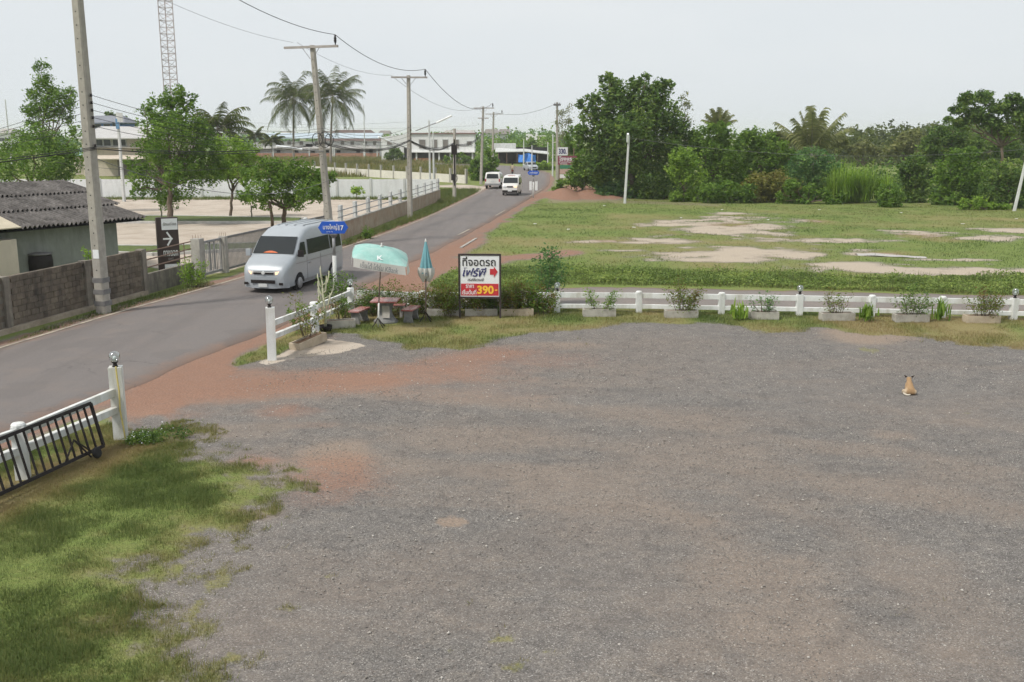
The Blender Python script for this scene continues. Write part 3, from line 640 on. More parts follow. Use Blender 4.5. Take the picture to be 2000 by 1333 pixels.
bar_gate('long dark barred sliding gate behind the silver van', (-12.72, 44.2), (-10.45, 56.0), 1.45, .118, K['darksteel'])
# low wall with white posts and pipe rails along the road
A, B = Vector((-10.0, 57.2)), Vector((-6.75, 93.5)); dd = (B - A).normalized(); L_ = (B - A).length; an = math.atan2(dd.y, dd.x)
t = thing('roadside_wall', 'low beige plastered wall with white posts and pipe rails along the far road edge', 'wall', (A.x, A.y, 0), an)
K['plaster'] = mat('stained_plaster', (.36, .29, .225), .9, .16, 1.2, .2, 40, stain=(.27, .15, .10), stain_amt=.6)
mb = MB(); mb.box((L_ / 2, 0, .45), (L_, .18, 1.1)); mb.build('wall_base', K['plaster'], t); MB().box((L_ / 2, 0, 1.03), (L_ + .04, .24, .06)).build('coping', K['conc'], t)
K['greywhite'] = mat('dull_white_paint', (.55, .56, .55), .8, .1, 2, .15, 30, stain=(.35, .35, .33), stain_amt=.5, streak=True)
pm = MB().box((0, 0, 1.53), (.5, .17, .94)).mesh('post', K['greywhite'], bevel=.01)
for k in range(11): link('post', pm, t, (1.2 + k * (L_ - 1.5) / 10, .12, 0))
for z in (1.35, 1.72): MB().tube([(0, -.02, z), (L_, -.02, z)], .03, 8).build('rail', K['steel'], t)
# white compound wall behind the parking area
t = thing('compound_wall', 'long white panelled wall behind the paved parking area', 'wall', (-60, 98.2, 0))
K['panel'] = mat('white_panel', (.70, .71, .72), .85, .06, .8, .1, 30, stain=(.42, .42, .42), stain_amt=.35, streak=True)
pn = MB().box((1.63, 0, .82), (3.24, .10, 1.9)).mesh('panel', K['panel']); cp = MB().box((0, 0, .86), (.2, .24, 1.98)).mesh('pilaster', K['greywhite'])
for k in range(16):
    link('panel', pn, t, (k * 3.3 + .05, 0, 0)); link('pilaster', cp, t, (k * 3.3, 0, 0))
link('pilaster', cp, t, (16 * 3.3, 0, 0))
# far low white wall with tall posts
A, B = Vector((-5.75, 126.5)), Vector((-36, 168)); L_ = (B - A).length; an = math.atan2(B.y - A.y, B.x - A.x)
t = thing('posted_wall', 'low cream white wall with tall bare concrete posts before the long grass', 'wall', (A.x, A.y, 0), an)
pn = MB().box((L_ / 28, 0, .48), (L_ / 14 - .2, .12, 1.16)).mesh('panel', mat('cream_white_wall', (.62, .59, .53), .9, .08, 1, .1, 20)); cp = MB().box((0, 0, .85), (.26, .26, 1.95)).mesh('post', K['conc'])
for k in range(14): link('panel', pn, t, (k * L_ / 14, 0, 0))
for k in range(15): link('post', cp, t, (k * L_ / 14, 0, 0))

# kerbed islands in the parking area
K['kerb'] = mat('white_kerb', (.52, .51, .49), .9, .12, 3, .2, 40, stain=(.3, .27, .24), stain_amt=.5)
def island(label, pts):
    q = [G(*p) for p in pts]; c = q[0]; t = thing('kerb_island', label, 'kerb', (c[0], c[1], 0))
    loc = [(x - c[0], y - c[1]) for x, y in q]; n = len(loc); cx = sum(x for x, y in loc) / n; cy = sum(y for x, y in loc) / n
    for i in range(n):
        mb = MB(); seg_box(mb, loc[i], loc[(i + 1) % n], -.05, .17, -.05, .17, .2); mb.build('kerb_stone', K['kerb'], t)
    inn = [(cx + (x - cx) * .96, cy + (y - cy) * .96) for x, y in loc]; MB().prism(inn, -.02, .13).build('turf', K['turf'], t)
K['turf'] = mat('short_turf', (.095, .125, .035), .95, .35, 5, .5, 30)
island('long narrow kerbed grass island across the middle of the parking area', ((60, 437), (340, 437), (590, 437), (598, 429), (340, 425), (60, 425)))
island('kerbed grass island behind the brown exit sign', ((196, 497), (300, 500), (520, 490), (524, 478), (300, 485), (196, 484)))

# ------------------------------------------------------------------ grey house with a corrugated roof, near left
E0 = Vector((-16.1, 43.8, 2.4)); du = Vector((.507, .862, 0)); dn = Vector((-.862, .507, 0)); run, rise = 6.4, 1.45
h = thing('grey_house', 'small grey-green house with a dark weathered corrugated roof behind the block wall', 'house', (E0.x, E0.y, 0))
slope = Vector((dn.x * run, dn.y * run, rise)); sl = slope.length; sdn = slope.normalized(); up = du.cross(sdn).normalized(); up = up if up.z > 0 else -up
rowl = sl / 3; sw = .82
roof = MB(); c0 = Vector((0, 0, 2.3))
roof.slab([Vector((0, 0, 2.33)), Vector((0, 0, 2.33)) + slope, Vector((0, 0, 2.33)) + slope - du * 13, Vector((0, 0, 2.33)) - du * 13], .03, up)
ro = roof.build('roof', K['dark'], h)
def sheet_mesh(flip):
    b = MB(); nc = 4; seg = 7
    for r_ in range(2):
        for i in range(nc * seg + 1):
            u = i / (nc * seg) * sw; wv = .06 * math.sin(i / seg * 2 * math.pi)
            q = -du * u + sdn * ((-.12 if r_ == 0 else rowl + .02)) + up * (wv + (.07 if r_ == 0 else 0.0)); b.v.append(tuple(q))
    n = nc * seg + 1
    for i in range(n - 1): b.f.append((i, i + 1, n + i + 1, n + i))
    return b.mesh('roof_sheet', K['asbestos'], True)
shm = sheet_mesh(0)
for r_ in range(3):
    for k in range(15):
        q = Vector((0, 0, 2.43)) + sdn * (rowl * r_) - du * (sw * k - .02) + up * (.012 * (k % 2)) - du * (-.35 * r_ )
        link('roof_sheet', shm, ro, tuple(q + Vector((0, 0, random.uniform(-.008, .012)))))
K['wallgrey'] = mat('grey_green_render', (.27, .285, .26), .9, .12, 1.5, .2, 40, stain=(.13, .14, .12), stain_amt=.5, streak=True)
wq = [Vector((-.55 * dn.x * -1, 0, 0))]
i0 = dn * .75 - du * .9
poly = [i0, i0 - du * 11.5, i0 - du * 11.5 + dn * 8, i0 + dn * 8]
MB().prism([(p.x, p.y) for p in poly], 0, 2.42).build('wall', K['wallgrey'], h)
gb = MB(); e = i0 - du * .0
gb.slab([Vector((e.x, e.y, 2.4)), Vector((e.x, e.y, 2.4)) + dn * 5.6 + Vector((0, 0, 1.2)), Vector((e.x, e.y, 2.4)) + dn * 8], .1, -du); gb.build('gable', K['wallgrey'], h)
# back slope so the roof is whole from the side
bs = MB(); t0 = Vector((0, 0, 2.36)) + slope; dr = Vector((dn.x * 3, dn.y * 3, -.9)); bs.slab([t0, t0 + dr, t0 + dr - du * 13, t0 - du * 13], .05, Vector((0, 0, 1))); bs.build('back_roof', K['asbestos'], h)
# cream lean-to
cl = thing('cream_annexe', 'cream rendered lean-to with a tan sheet awning at the left edge', 'shed', (-20.2, 39.5, 0))
K['cream'] = mat('cream_render', (.58, .51, .43), .9, .07, 1.5, .15, 40, stain=(.42, .36, .29), stain_amt=.4, streak=True)
def lpt(px, py, Y): x, y, z = P(px, py, Y); return Vector((x + 20.2, y - 39.5, 0))
c1 = Vector((-19.2 + 20.2, 38.55 - 39.5)); u2, n2_ = Vector((du.x, du.y)), Vector((dn.x, dn.y))
dirw = Vector((-.45, -.89))
pts = [tuple(c1), tuple(c1 - u2 * 6), tuple(c1 - u2 * 6 + n2_ * 1.2), tuple(c1 + n2_ * 1.2)]
MB().prism(pts, 0, 2.05).build('wall', K['cream'], cl)
aw_ = MB(); b0 = Vector((c1.x, c1.y, 2.48)) - dn * .25 + du * .1; aw_.slab([b0, b0 - du * 6.2, b0 - du * 6.2 + dn * 1.5 + Vector((0, 0, .42)), b0 + dn * 1.5 + Vector((0, 0, .42))], .04, Vector((0, 0, 1))); aw_.build('awning', mat('tan_sheet', (.50, .44, .33), .7, .12, 3, .2, 30), cl)
qm = c1 - u2 * 1.6 - n2_ * .06; MB().box((qm.x, qm.y, 1.75), (.12, .3, .26), math.atan2(-n2_.y, -n2_.x)).build('meter_box', K['steel'], cl)
bx_, by_, _ = P(80, 520, 40.0)
jar = thing('water_barrel', 'dark plastic water barrel beside the grey house wall', 'barrel', (bx_, by_, 0))
MB().lathe([(.28, 0), (.40, .1), (.46, .5), (.47, 1.0), (.44, 1.25), (.40, 1.28)], n=18).build('drum', K['black'], jar, True); MB().lathe([(.46, 1.28), (.47, 1.33), (.1, 1.38)], n=18).build('rim', K['darksteel'], jar, True)

# ------------------------------------------------------------------ brown exit sign in the parking area
BR = mat('brown_panel', (.055, .038, .035), .6, .12, 2, .05, 40); WH = mat('sign_white', (.74, .75, .76), .6, .04, 2, 0)
x0, y0 = G(312, 531); x1, y1 = -15.15, 46.3; an = math.atan2(y1 - y0, x1 - x0)
sg = thing('exit_sign', 'tall brown pylon sign with a white arrow pointing to the exit', 'sign', (x0, y0, 0), R(28)); W_ = .92; Ht = 2.4
MB().box((W_ / 2, .14, Ht / 2), (W_, .28, Ht)).build('body', BR, sg)
MB().box((W_ * .6, -.012, Ht - .30), (W_ * .74, .02, .5)).build('name_panel', WH, sg)
MB().box((W_ * .62, -.012, .16), (W_ * .72, .02, .3)).build('base_panel', WH, sg)
text('ปริศแมนต์ โฮเทล', .56, .15, BR, sg, (W_ * .6, -.026, Ht - .28), (R(90), 0, 0), .0)
ar = MB(); ar.box((.42, -.008, 1.45), (.36, .015, .075)); ar.box((.52, -.0085, 1.58), (.40, .016, .075), 0, 0, R(58)); ar.box((.52, -.009, 1.32), (.40, .017, .075), 0, 0, R(-58)); ar.build('arrow', WH, sg)
text('ทางออก', .62, .26, WH, sg, (.53, -.008, .80), (R(90), 0, 0), .015); text('EXIT', .22, .09, mat('sign_grey', (.4, .38, .37), .6, .05), sg, (.53, -.008, .55), (R(90), 0, 0))
# ------------------------------------------------------------------ utility poles
ROADPERP = lambda: Vector((.97, -.24, 0))
def pole(label, x, y, h, wb, wt, lean=(0, 0), arm=None, armz=None, armang=-14, group='utility poles along the road', bands=False, brace=True, insul=True, sag=0.0):
    t = thing('utility_pole', label, 'utility pole', (x, y, 0), 0, group)
    mb = MB(); n = 8
    for i in range(n + 1):
        f = i / n; w_ = wb + (wt - wb) * f; cx, cy = lean[0] * f, lean[1] * f; z = -.3 + (h + .3) * f; ca, sa = math.cos(R(-14)), math.sin(R(-14)); c = w_ * .14
        for px, py in ((-w_ / 2 + c, -w_ / 2), (w_ / 2 - c, -w_ / 2), (w_ / 2, -w_ / 2 + c), (w_ / 2, w_ / 2 - c), (w_ / 2 - c, w_ / 2), (-w_ / 2 + c, w_ / 2), (-w_ / 2, w_ / 2 - c), (-w_ / 2, -w_ / 2 + c)):
            mb.v.append((cx + px * ca - py * sa, cy + px * sa + py * ca, z))
    for i in range(n):
        for k in range(8): mb.f.append((i * 8 + k, i * 8 + (k + 1) % 8, i * 8 + 8 + (k + 1) % 8, i * 8 + 8 + k))
    mb.f.append(tuple(n * 8 + k for k in range(8))); mb.build('shaft', K['greywhite'] if group == 'slim poles' else K['pole'], t)
    if bands:
        for z in (.35, .75, 1.15):
            w_ = wb + (wt - wb) * z / h + .012; MB().box((0, 0, z), (w_, w_, .17), R(-14)).build('painted_band', K['darksteel'], t)
    if h > 7:
        hm = MB(); 
        for k in range(int((h - 1.5) / .42)):
            z = 1.5 + k * .42; f = z / h; w_ = wb + (wt - wb) * f; q = Matrix.Rotation(R(-14), 3, 'Z') @ Vector((0, -w_ / 2 - .002, 0))
            hm.box((q.x + lean[0] * f, q.y + lean[1] * f, z), (.035, .012, .035), R(-14))
        hm.build('step_holes', K['dark'], t)
    if arm:
        z = armz or h - .2; aa = R(armang); f = z / h; c = Vector((lean[0] * f, lean[1] * f, z)); dv = Vector((math.cos(aa), math.sin(aa), 0))
        w_ = wb + (wt - wb) * f
        off = Vector((dv.y, -dv.x, 0)) * (w_ / 2 + .06)
        MB().box(tuple(c + off + dv * arm[1]), (arm[0], .11, .12), aa).build('crossarm', K['crossarm'], t)
        if brace:
            for s in (-1, 1):
                b = MB(); b.tube([tuple(c + off + dv * s * .55), tuple(c + off * 1.05 + Vector((0, 0, -.6)) + dv * s * .06)], .018, 5); b.build('brace', K['steel'], t)
        if insul:
            e = c + off + dv * (arm[1] + arm[0] / 2 - .15)
            MB().lathe([(.03, 0), (.035, .12), (.09, .14), (.05, .18), (.09, .24), (.05, .28), (.085, .34), (.04, .4), (.055, .46), (.02, .5)], tuple(e + Vector((0, 0, .06))), 10).build('insulator', K['black'], t, True)
            t['wire'] = [e.x + x, e.y + y, e.z + .58]
    return t
K['crossarm'] = mat('crossarm_concrete', (.36, .33, .31), .85, .15, 4, .2, 50, stain=(.22, .19, .18), stain_amt=.4)
def rack(t, pts, m=None):
    for q in pts: MB().lathe([(.02, 0), (.05, .01), (.03, .05), (.05, .09), (.02, .1)], q, 8).build('spool_insulator', m or K['black'], t, True)
p1x, p1y = -14.05, 33.75
pl1 = pole('thick concrete utility pole with dark bands standing before the block wall', p1x, p1y, 12.2, .40, .27, arm=(3.2, .2), armz=11.9, bands=True)
RK1 = [(p1x + .24, p1y - .12, z) for z in (7.28, 7.04, 6.80, 6.56, 6.28)]
rack(pl1, [(.22, -.1, z - .05) for z in (7.28, 7.04, 6.80, 6.56, 6.28, 5.65)])
sb = MB().box((-.02, -.2, 2.05), (.22, .012, .3), R(-14)); sb.build('paper_notice', WH, pl1)
pl2 = pole('leaning concrete utility pole with a long crossarm behind the silver van', -9.95, 54.8, 10.65, .38, .24, lean=(-.62, 0), arm=(3.25, .0), armz=10.55, armang=-20)
coil = MB(); 
for r_, ox in ((.42, -.1), (.36, -.5), (.30, .15)): coil.tube([(ox + r_ * .75 * math.cos(a_ * math.pi / 8), -.3, 5.75 + r_ * math.sin(a_ * math.pi / 8)) for a_ in range(17)], .022, 6, False)
coil.box((-.95, -.3, 5.45), (.35, .12, .16)); coil.build('cable_coil', K['wire'], pl2)
pl3 = pole('concrete utility pole with a crossarm and street light in the low beige wall', -7.55, 74.0, 10.2, .36, .22, lean=(.1, 0), arm=(2.6, .05), armz=10.05, armang=6)
rack(pl3, [(.2, -.1, z) for z in (6.6, 6.3, 6.0, 5.7)])
pl4 = pole('dark concrete pole hung with cable boxes on the grassy verge', -5.6, 97.5, 6.6, .32, .22, lean=(.1, 0), arm=None)
bx = MB(); bx.box((.05, -.25, 4.6), (.55, .2, .9)); bx.box((-.1, -.24, 2.0), (.35, .2, .6)); bx.tube([(.05, -.2, 5.6), (.05, -.2, 1.2)], .06, 6); bx.build('cable_box', K['black'], pl4)
for r_ in (.3, .4): 
    cm = MB(); cm.tube([(.1 + r_ * .6 * math.cos(a_ * math.pi / 8), -.32, 1.9 + r_ * math.sin(a_ * math.pi / 8)) for a_ in range(17)], .025, 6, False); cm.build('cable_coil', K['wire'], pl4)
pl5 = pole('concrete utility pole with two crossarms beside the overgrown bank', -3.85, 124.5, 9.4, .34, .22, lean=(.35, 0), arm=(2.5, .1), armz=9.2, armang=-6)
MB().box((.35, -.2, 8.0), (1.3, .1, .12), R(-8)).build('lower_crossarm', K['crossarm'], pl5)
pl6 = pole('farther crossarm pole just right of the two-arm pole', -2.95, 150, 9.3, .34, .22, lean=(.25, 0), arm=(2.6, .1), armz=9.0, armang=-4)
pl8 = pole('concrete pole with a transformer rack beside the hotel price sign', 5.75, 128.0, 10.0, .36, .24, lean=(-.1, 0), arm=None)
MB().box((-.1, -.1, 9.7), (.9, .3, .25)).build('transformer', K['darksteel'], pl8); rack(pl8, [(x_, -.1, 9.85) for x_ in (-.4, -.1, .2)])
def lamp_arm(t, a, b, c):
    MB().tube([a, b], .035, 6).build('lamp_arm', K['steel'], t); MB().tube([b, c], .07, 8).build('lamp_tube', K['tube'], t)
K['tube'] = mat('lamp_tube_white', (.85, .87, .88), .4, .03, 5, 0)
def rel(px, py, Y, o): x, y, z = P(px, py, Y); return (x - o[0], y - o[1], z)
o3 = (-7.55, 74.0); lamp_arm(pl3, rel(812, 256, 73.8, o3), rel(853, 240, 72.6, o3), rel(883, 226, 71.6, o3))
lamp_arm(pl3, rel(800, 292, 73.8, o3), rel(767, 279, 73.2, o3), rel(739, 268, 72.6, o3))
o2 = (-9.95, 54.8); lamp_arm(pl2, rel(632, 296, 54.6, o2), rel(590, 292, 54.0, o2), rel(539, 286, 53.4, o2))
pA = pole('white street light pole standing at the edge of the grass field', (1220 - CX) * MPP(89.6), 89.6, 5.95, .24, .17, lean=(.25, 0), arm=None, group='slim poles')
MB().box((.12, -.22, 5.75), (.16, .34, .75), 0, R(20)).build('lamp_head', K['tube'], pA)
pB = pole('leaning slim white pole at the right edge of the field', 40.4, 80.6, 5.4, .24, .17, lean=(.75, 0), arm=None, group='slim poles')
for px, pt, pb, Y, lab in ((838, 236, 352, 112, 'taller of two thin bare poles behind the white wall corner'), (846, 260, 356, 109, 'shorter of two thin bare poles behind the white wall corner'), (1023, 272, 318, 205, 'thin pale pole before the blue tarpaulin'), (1039, 284, 333, 168, 'thin pole in the weeds right of the silver car'), (1070, 278, 320, 195, 'thin pale pole at the right end of the shed'), (1080, 262, 345, 150, 'slim pale pole just left of the hotel price sign'), (10, 195, 300, 190, 'distant thin pole at the far left skyline'), (710, 205, 300, 260, 'distant mast pole behind the white building roof')):
    x, y, zt = P(px, pt, Y); pole(lab, x, Y, zt, .22 if Y < 200 else .3, .15, arm=None, group='slim poles')
x, y, zt = P(229, 220, 92); pW = pole('white pole carrying a small hanging box sign behind the left trees', x, 92, zt, .26, .2, arm=None, group='slim poles')
MB().box((.28, -.2, zt - .45), (.5, .08, .8)).build('hanging_sign', K['greywhite'], pW); MB().box((0, -.17, zt - 1.0), (.3, .06, .9)).build('blue_plate', mat('blue_plate', (.12, .25, .42), .6, .1), pW)

# wires
def wire(label, a, b, sag, r=.014, m=None, group='overhead power wires', name='power_wire', n=18):
    mb = MB(); a, b = Vector(a), Vector(b); pts = []
    for i in range(n + 1):
        f = i / n; q = a.lerp(b, f); q.z -= sag * 4 * f * (1 - f); pts.append(tuple(q))
    mb.tube(pts, r, 5); o = mb.build(name, m or K['wire'], None, True); o['label'] = label; o['category'] = 'wire'; o['group'] = group; return o
w1, w2, w3, w5 = (Vector(t['wire']) for t in (pl1, pl2, pl3, pl5))
wire('high wire from the top of the banded pole to the leaning pole', (w1.x - .4, w1.y, w1.z + .6), w2, .75, .016)
wire('high wire from the leaning pole to the street light pole', w2, w3, .7, .018)
wire('high wire from the street light pole to the two-arm pole', w3, w5, 1.6, .022)
wire('faint upper wire on the left of the leaning pole', (-15.5, 33.9, 12.5), (-11.6, 54.9, 10.8), .55, .008, K['wire_grey'])
wire('faint upper wire from the leaning pole towards the road bend', (-11.4, 54.9, 10.8), (-8.7, 74, 10.2), .45, .009, K['wire_grey'])
wire('faint wire from the street light pole to the farther pole', (-8.7, 74, 10.2), (-3.6, 124.5, 9.4), 1.3, .013, K['wire_grey'])
wire('wire from the transformer pole leading left above the road', (5.4, 128, 9.8), (-2.4, 150, 9.2), .7, .02)
e2 = Vector((-10.2, 54.6, 0)); e3 = Vector((-7.4, 73.8, 0)); e4 = Vector((-5.6, 97.3, 0)); e0 = Vector((-19.5, 9, 0))
names = ('top', 'second', 'third', 'fourth', 'lowest')
for i, q in enumerate(RK1):
    wire(f'{names[i]} rack wire from the banded pole to the leaning pole', q, (e2.x + .1, e2.y, 6.35 - i * .12), .55, .009, K['wire'], 'rack wires between the poles', 'rack_wire')
    wire(f'{names[i]} rack wire running left off the banded pole', q, (-32 - i, 52, 5.6 - i * .15), .5, .009, K['wire'], 'rack wires between the poles', 'rack_wire')
    wire(f'{names[i]} rack wire from the leaning pole to the street light pole', (e2.x + .1, e2.y, 6.35 - i * .12), (e3.x, e3.y, 6.55 - i * .3), .5, .010, K['wire'], 'rack wires between the poles', 'rack_wire')
def bundle(label, a, b, sag, k=5, r=.018):
    mb = MB(); a, b = Vector(a), Vector(b)
    for j in range(k):
        ph = random.uniform(0, 6); s2 = sag * random.uniform(.75, 1.3); oz, oy = random.uniform(-.07, .07), random.uniform(-.07, .07)
        pts = []
        for i in range(21):
            f = i / 20; q = a.lerp(b, f); q.z -= s2 * 4 * f * (1 - f) - oz; q.x += oy + .03 * math.sin(ph + f * 9); pts.append(tuple(q))
        mb.tube(pts, r * random.uniform(.6, 1.2), 5)
    o = mb.build('cable_bundle', K['wire'], None, True); tag(o, label, 'cables', 'sagging cable bundles'); return o
q1 = (p1x + .22, p1y - .15, 5.55)
bundle('sagging black cable bundle from the banded pole to the leaning pole', q1, (e2.x, e2.y, 5.55), .3, 5, .011)
bundle('sagging black cable bundle running left from the banded pole', q1, (-27, 24.0, 4.3), .3, 4, .011)
bundle('black cable bundle from the leaning pole to the street light pole', (e2.x, e2.y, 5.6), (e3.x, e3.y, 5.6), .5, 6, .014)
bundle('black cable bundle from the street light pole to the dark box pole', (e3.x, e3.y, 5.6), (e4.x, e4.y, 5.2), .6, 7, .022)
bundle('black cable bundle from the box pole to the two-arm pole', (e4.x, e4.y, 5.2), (-3.7, 124.3, 6.2), .7, 5, .022)
wire('long thin cable slung low across the left trees', (-30, 60, 5.0), (-10.2, 54.5, 5.0), 1.0, .01, K['wire'], 'overhead power wires')
wire('thin cable from the banded pole down to the white wall trees', (p1x, p1y, 5.3), (-9.9, 54.9, 3.6), 1.0, .012, K['wire_grey'], 'overhead power wires')
wire('thin service cable from the transformer pole to the field light pole', (5.75, 128, 5.6), (10.4, 89.6, 5.75), .5, .012, K['wire_grey'])
wire('thin service cable from the field light pole across the bushes', (10.4, 89.6, 5.75), (41.1, 80.6, 4.9), 1.0, .010, K['wire_grey'])
wire('distant thin wire above the white building', P(430, 236, 240), P(800, 238, 240), .8, .02, K['wire_grey'], 'distant wires'); wire('lower distant thin wire above the white building', P(430, 243, 240), P(930, 246, 240), .8, .02, K['wire_grey'], 'distant wires')
# lattice mast
mx_, my_, _ = P(342, 300, 135); tw = 1.75
ms = thing('lattice_mast', 'tall red and grey steel lattice mast rising behind the leafy tree', 'mast', (mx_, my_, 0), R(20))
lg = [Vector((0, 0, 0)) + Matrix.Rotation(R(120 * k), 3, 'Z') @ Vector((0, tw / 1.732, 0)) for k in range(3)]; HM = 25
K['mastred'] = mat('mast_paint', (.42, .36, .36), .6, .1, .3, 0, metal=.2)
lm = MB().tube([(0, 0, 0), (0, 0, HM)], .07, 6).mesh('leg', K['mastred'])
for q in lg: link('leg', lm, ms, tuple(q))
br = MB(); st = .82
for k in range(int(HM / st)):
    z = k * st
    for i in range(3):
        a, b_ = lg[i], lg[(i + 1) % 3]; p, q = (a, b_) if k % 2 else (b_, a)
        br.tube([(p.x, p.y, z), (q.x, q.y, z + st)], .03, 4, False); br.tube([(a.x, a.y, z), (b_.x, b_.y, z)], .028, 4, False)
tag(br.build('bracing', K['mastred'], ms), kind='stuff')

# ------------------------------------------------------------------ buildings
def window(t, c, w_, h_, face, pm, fm, fr=.12, sill=False):
    # face: unit vector out of the wall; c: centre on the wall (local)
    f = Vector(face); an = math.atan2(f.y, f.x) + math.pi / 2
    fo = MB(); 
    for s in (-1, 1): fo.box((s * w_ / 2, -.04, 0), (fr, .1, h_ + fr)); fo.box((0, -.045, s * h_ / 2), (w_ - fr, .1, fr))
    o = fo.build('window', fm, t, loc=c, rot=(0, 0, an)); MB().box((0, -.012, 0), (w_ - fr * .5, .04, h_ - fr * .5)).build('pane', pm, o)
    return o
K['bwhite'] = mat('painted_wall_white', (.74, .74, .73), .9, .06, .3, .05, 10, stain=(.58, .57, .55), stain_amt=.4, streak=True)
K['shutter'] = mat('grey_brown_shutter', (.20, .18, .165), .8, .15, 1, 0)
K['brick'] = mat('bare_orange_brick', (.36, .19, .13), .95, .2, 2, .2, 10)
Yb = 228; mp_ = MPP(Yb); X = lambda px: (px - CX) * mp_; Zz = lambda py: P(1000, py, Yb)[2]
b1_ = thing('white_building', 'white two-storey building with dark upper windows and an open ground floor', 'building', (X(800), Yb, 0))
ox = X(800); x0, x1 = 0, X(927) - ox; zf, zt = Zz(297), Zz(262)
MB().box(((x0 + x1) / 2, 4, (zf + zt) / 2), (x1 - x0, 8, zt - zf)).build('upper_storey', K['bwhite'], b1_)
MB().box(((x0 + x1) / 2, 5.6, zf / 2), (x1 - x0 - .4, 5.2, zf)).build('ground_floor', K['shutter'], b1_)
MB().box(((x0 + x1) / 2, 4, zt + .12), (x1 - x0 + .6, 8.6, .22)).build('roof', mat('maroon_roof_edge', (.22, .13, .12), .8), b1_)
MB().box((X(905) - ox, 3, zt + .55), (X(927) - X(883), 5, .6)).build('roof_tank_room', K['bwhite'], b1_)
MB().box(((x0 + x1) / 2, -.5, zf - .05), (x1 - x0 + .2, 1.0, .2)).build('ledge', K['bwhite'], b1_)
for px in (803, 814, 858, 880, 901, 923): MB().box((X(px) - ox, -.4, zf / 2 - .15), (.35, .35, zf)).build('column', K['bwhite'], b1_)
for pa, pb, ya, yb in ((819, 832, 273, 291), (844, 855, 273, 291), (865, 876, 273, 291), (886, 897, 273, 291), (912, 922, 276, 285)):
    window(b1_, ((X(pa) + X(pb)) / 2 - ox, 0, (Zz(ya) + Zz(yb)) / 2), X(pb) - X(pa), Zz(ya) - Zz(yb), (0, -1, 0), K['shutter'], K['greywhite'], .14)
for pa, pb in ((817, 835), (860, 879), (882, 899), (903, 921)):
    MB().box(((X(pa) + X(pb)) / 2 - ox, 2.96, zf * .5), (X(pb) - X(pa), .08, zf * .86)).build('roller_shutter', K['darksteel'] if pa in (817, 882) else K['shutter'], b1_)
MB().box((X(826) - ox, -.3, .45), (X(845) - X(811), .2, .9)).build('brick_base', K['brick'], b1_)
# gabled end wing
wg = MB(); xa, xb = X(745) - ox, -.1; wg.slab([(xa, .6, 0), (xb, .6, 0), (xb, .6, Zz(262)), (xa, .6, Zz(268))], 8, (0, 1, 0)); wg.build('end_wing', K['bwhite'], b1_)
MB().box((X(797) - ox, .5, 1.6), (X(808) - X(792), .2, 3.2)).build('passage_door', K['dark'], b1_)
window(b1_, (X(761) - ox, .6, Zz(279)), 1.2, 1.1, (0, -1, 0), K['shutter'], K['greywhite'], .14)
# long row
Yb2 = 262; mp2 = MPP(Yb2); X2 = lambda px: (px - CX) * mp2; Z2 = lambda py: P(1000, py, Yb2)[2]
b2 = thing('long_row_building', 'long pale two-storey row with a light blue sheet roof and small windows', 'building', (X2(500), Yb2, 0)); ox = X2(500); L_ = X2(742) - ox
MB().box((L_ / 2, 4, Z2(284) / 2), (L_, 8, Z2(271))).build('wall', mat('row_wall', (.62, .61, .60), .9, .1, .3, 0, stain=(.36, .34, .33), stain_amt=.5), b2)
rf = MB(); rf.slab([(-.4, -.8, Z2(271)), (L_ + .4, -.8, Z2(271)), (L_ + .4, 5, Z2(261)), (-.4, 5, Z2(261))], .12, (0, 0, 1)); rf.build('roof', mat('pale_blue_roof', (.42, .49, .54), .6, .08, .3, 0), b2)
MB().box((L_ / 2, -.5, Z2(291)), (L_, 1.0, .25)).build('balcony_ledge', K['conc'], b2); MB().box((L_ / 2, -.9, Z2(300) * .5), (L_, .15, Z2(299))).build('brick_base', K['brick'], b2)
for k, px in enumerate((518, 530, 552, 566, 590, 620, 648, 670, 689, 714, 733)):
    window(b2, (X2(px) - ox, 0, Z2(280)), 1.05, 1.05, (0, -1, 0), K['shutter'], K['greywhite'], .14)
for px in (505, 545, 580, 612, 640, 662, 700, 725): MB().box((X2(px) - ox, -.2, Z2(296)), (.9, .3, .6)).build('vent_opening', K['dark'], b2)
for px in (500, 536, 606, 652, 655, 712, 738): MB().box((X2(px) - ox, -.95, 2.0), (.3, .3, 4.0)).build('column', K['greywhite'], b2)
hr = thing('tiled_roof_hall', 'brown hipped tiled roof rising behind the pale long row', 'building', (X2(660), 285, 0))
MB().box((0, 4, 2.2), (16, 8, 4.4)).build('wall', K['bwhite'], hr); q = MB(); q.add([(-9, -1, 4.3), (9, -1, 4.3), (9, 9, 4.3), (-9, 9, 4.3), (-5, 4, 7.4), (5, 4, 7.4)], [(0, 1, 5, 4), (1, 2, 5), (2, 3, 4, 5), (3, 0, 4), (0, 3, 2, 1)]); q.build('roof', mat('brown_tiles', (.13, .095, .085), .85, .15, .5, .1, 8), hr)
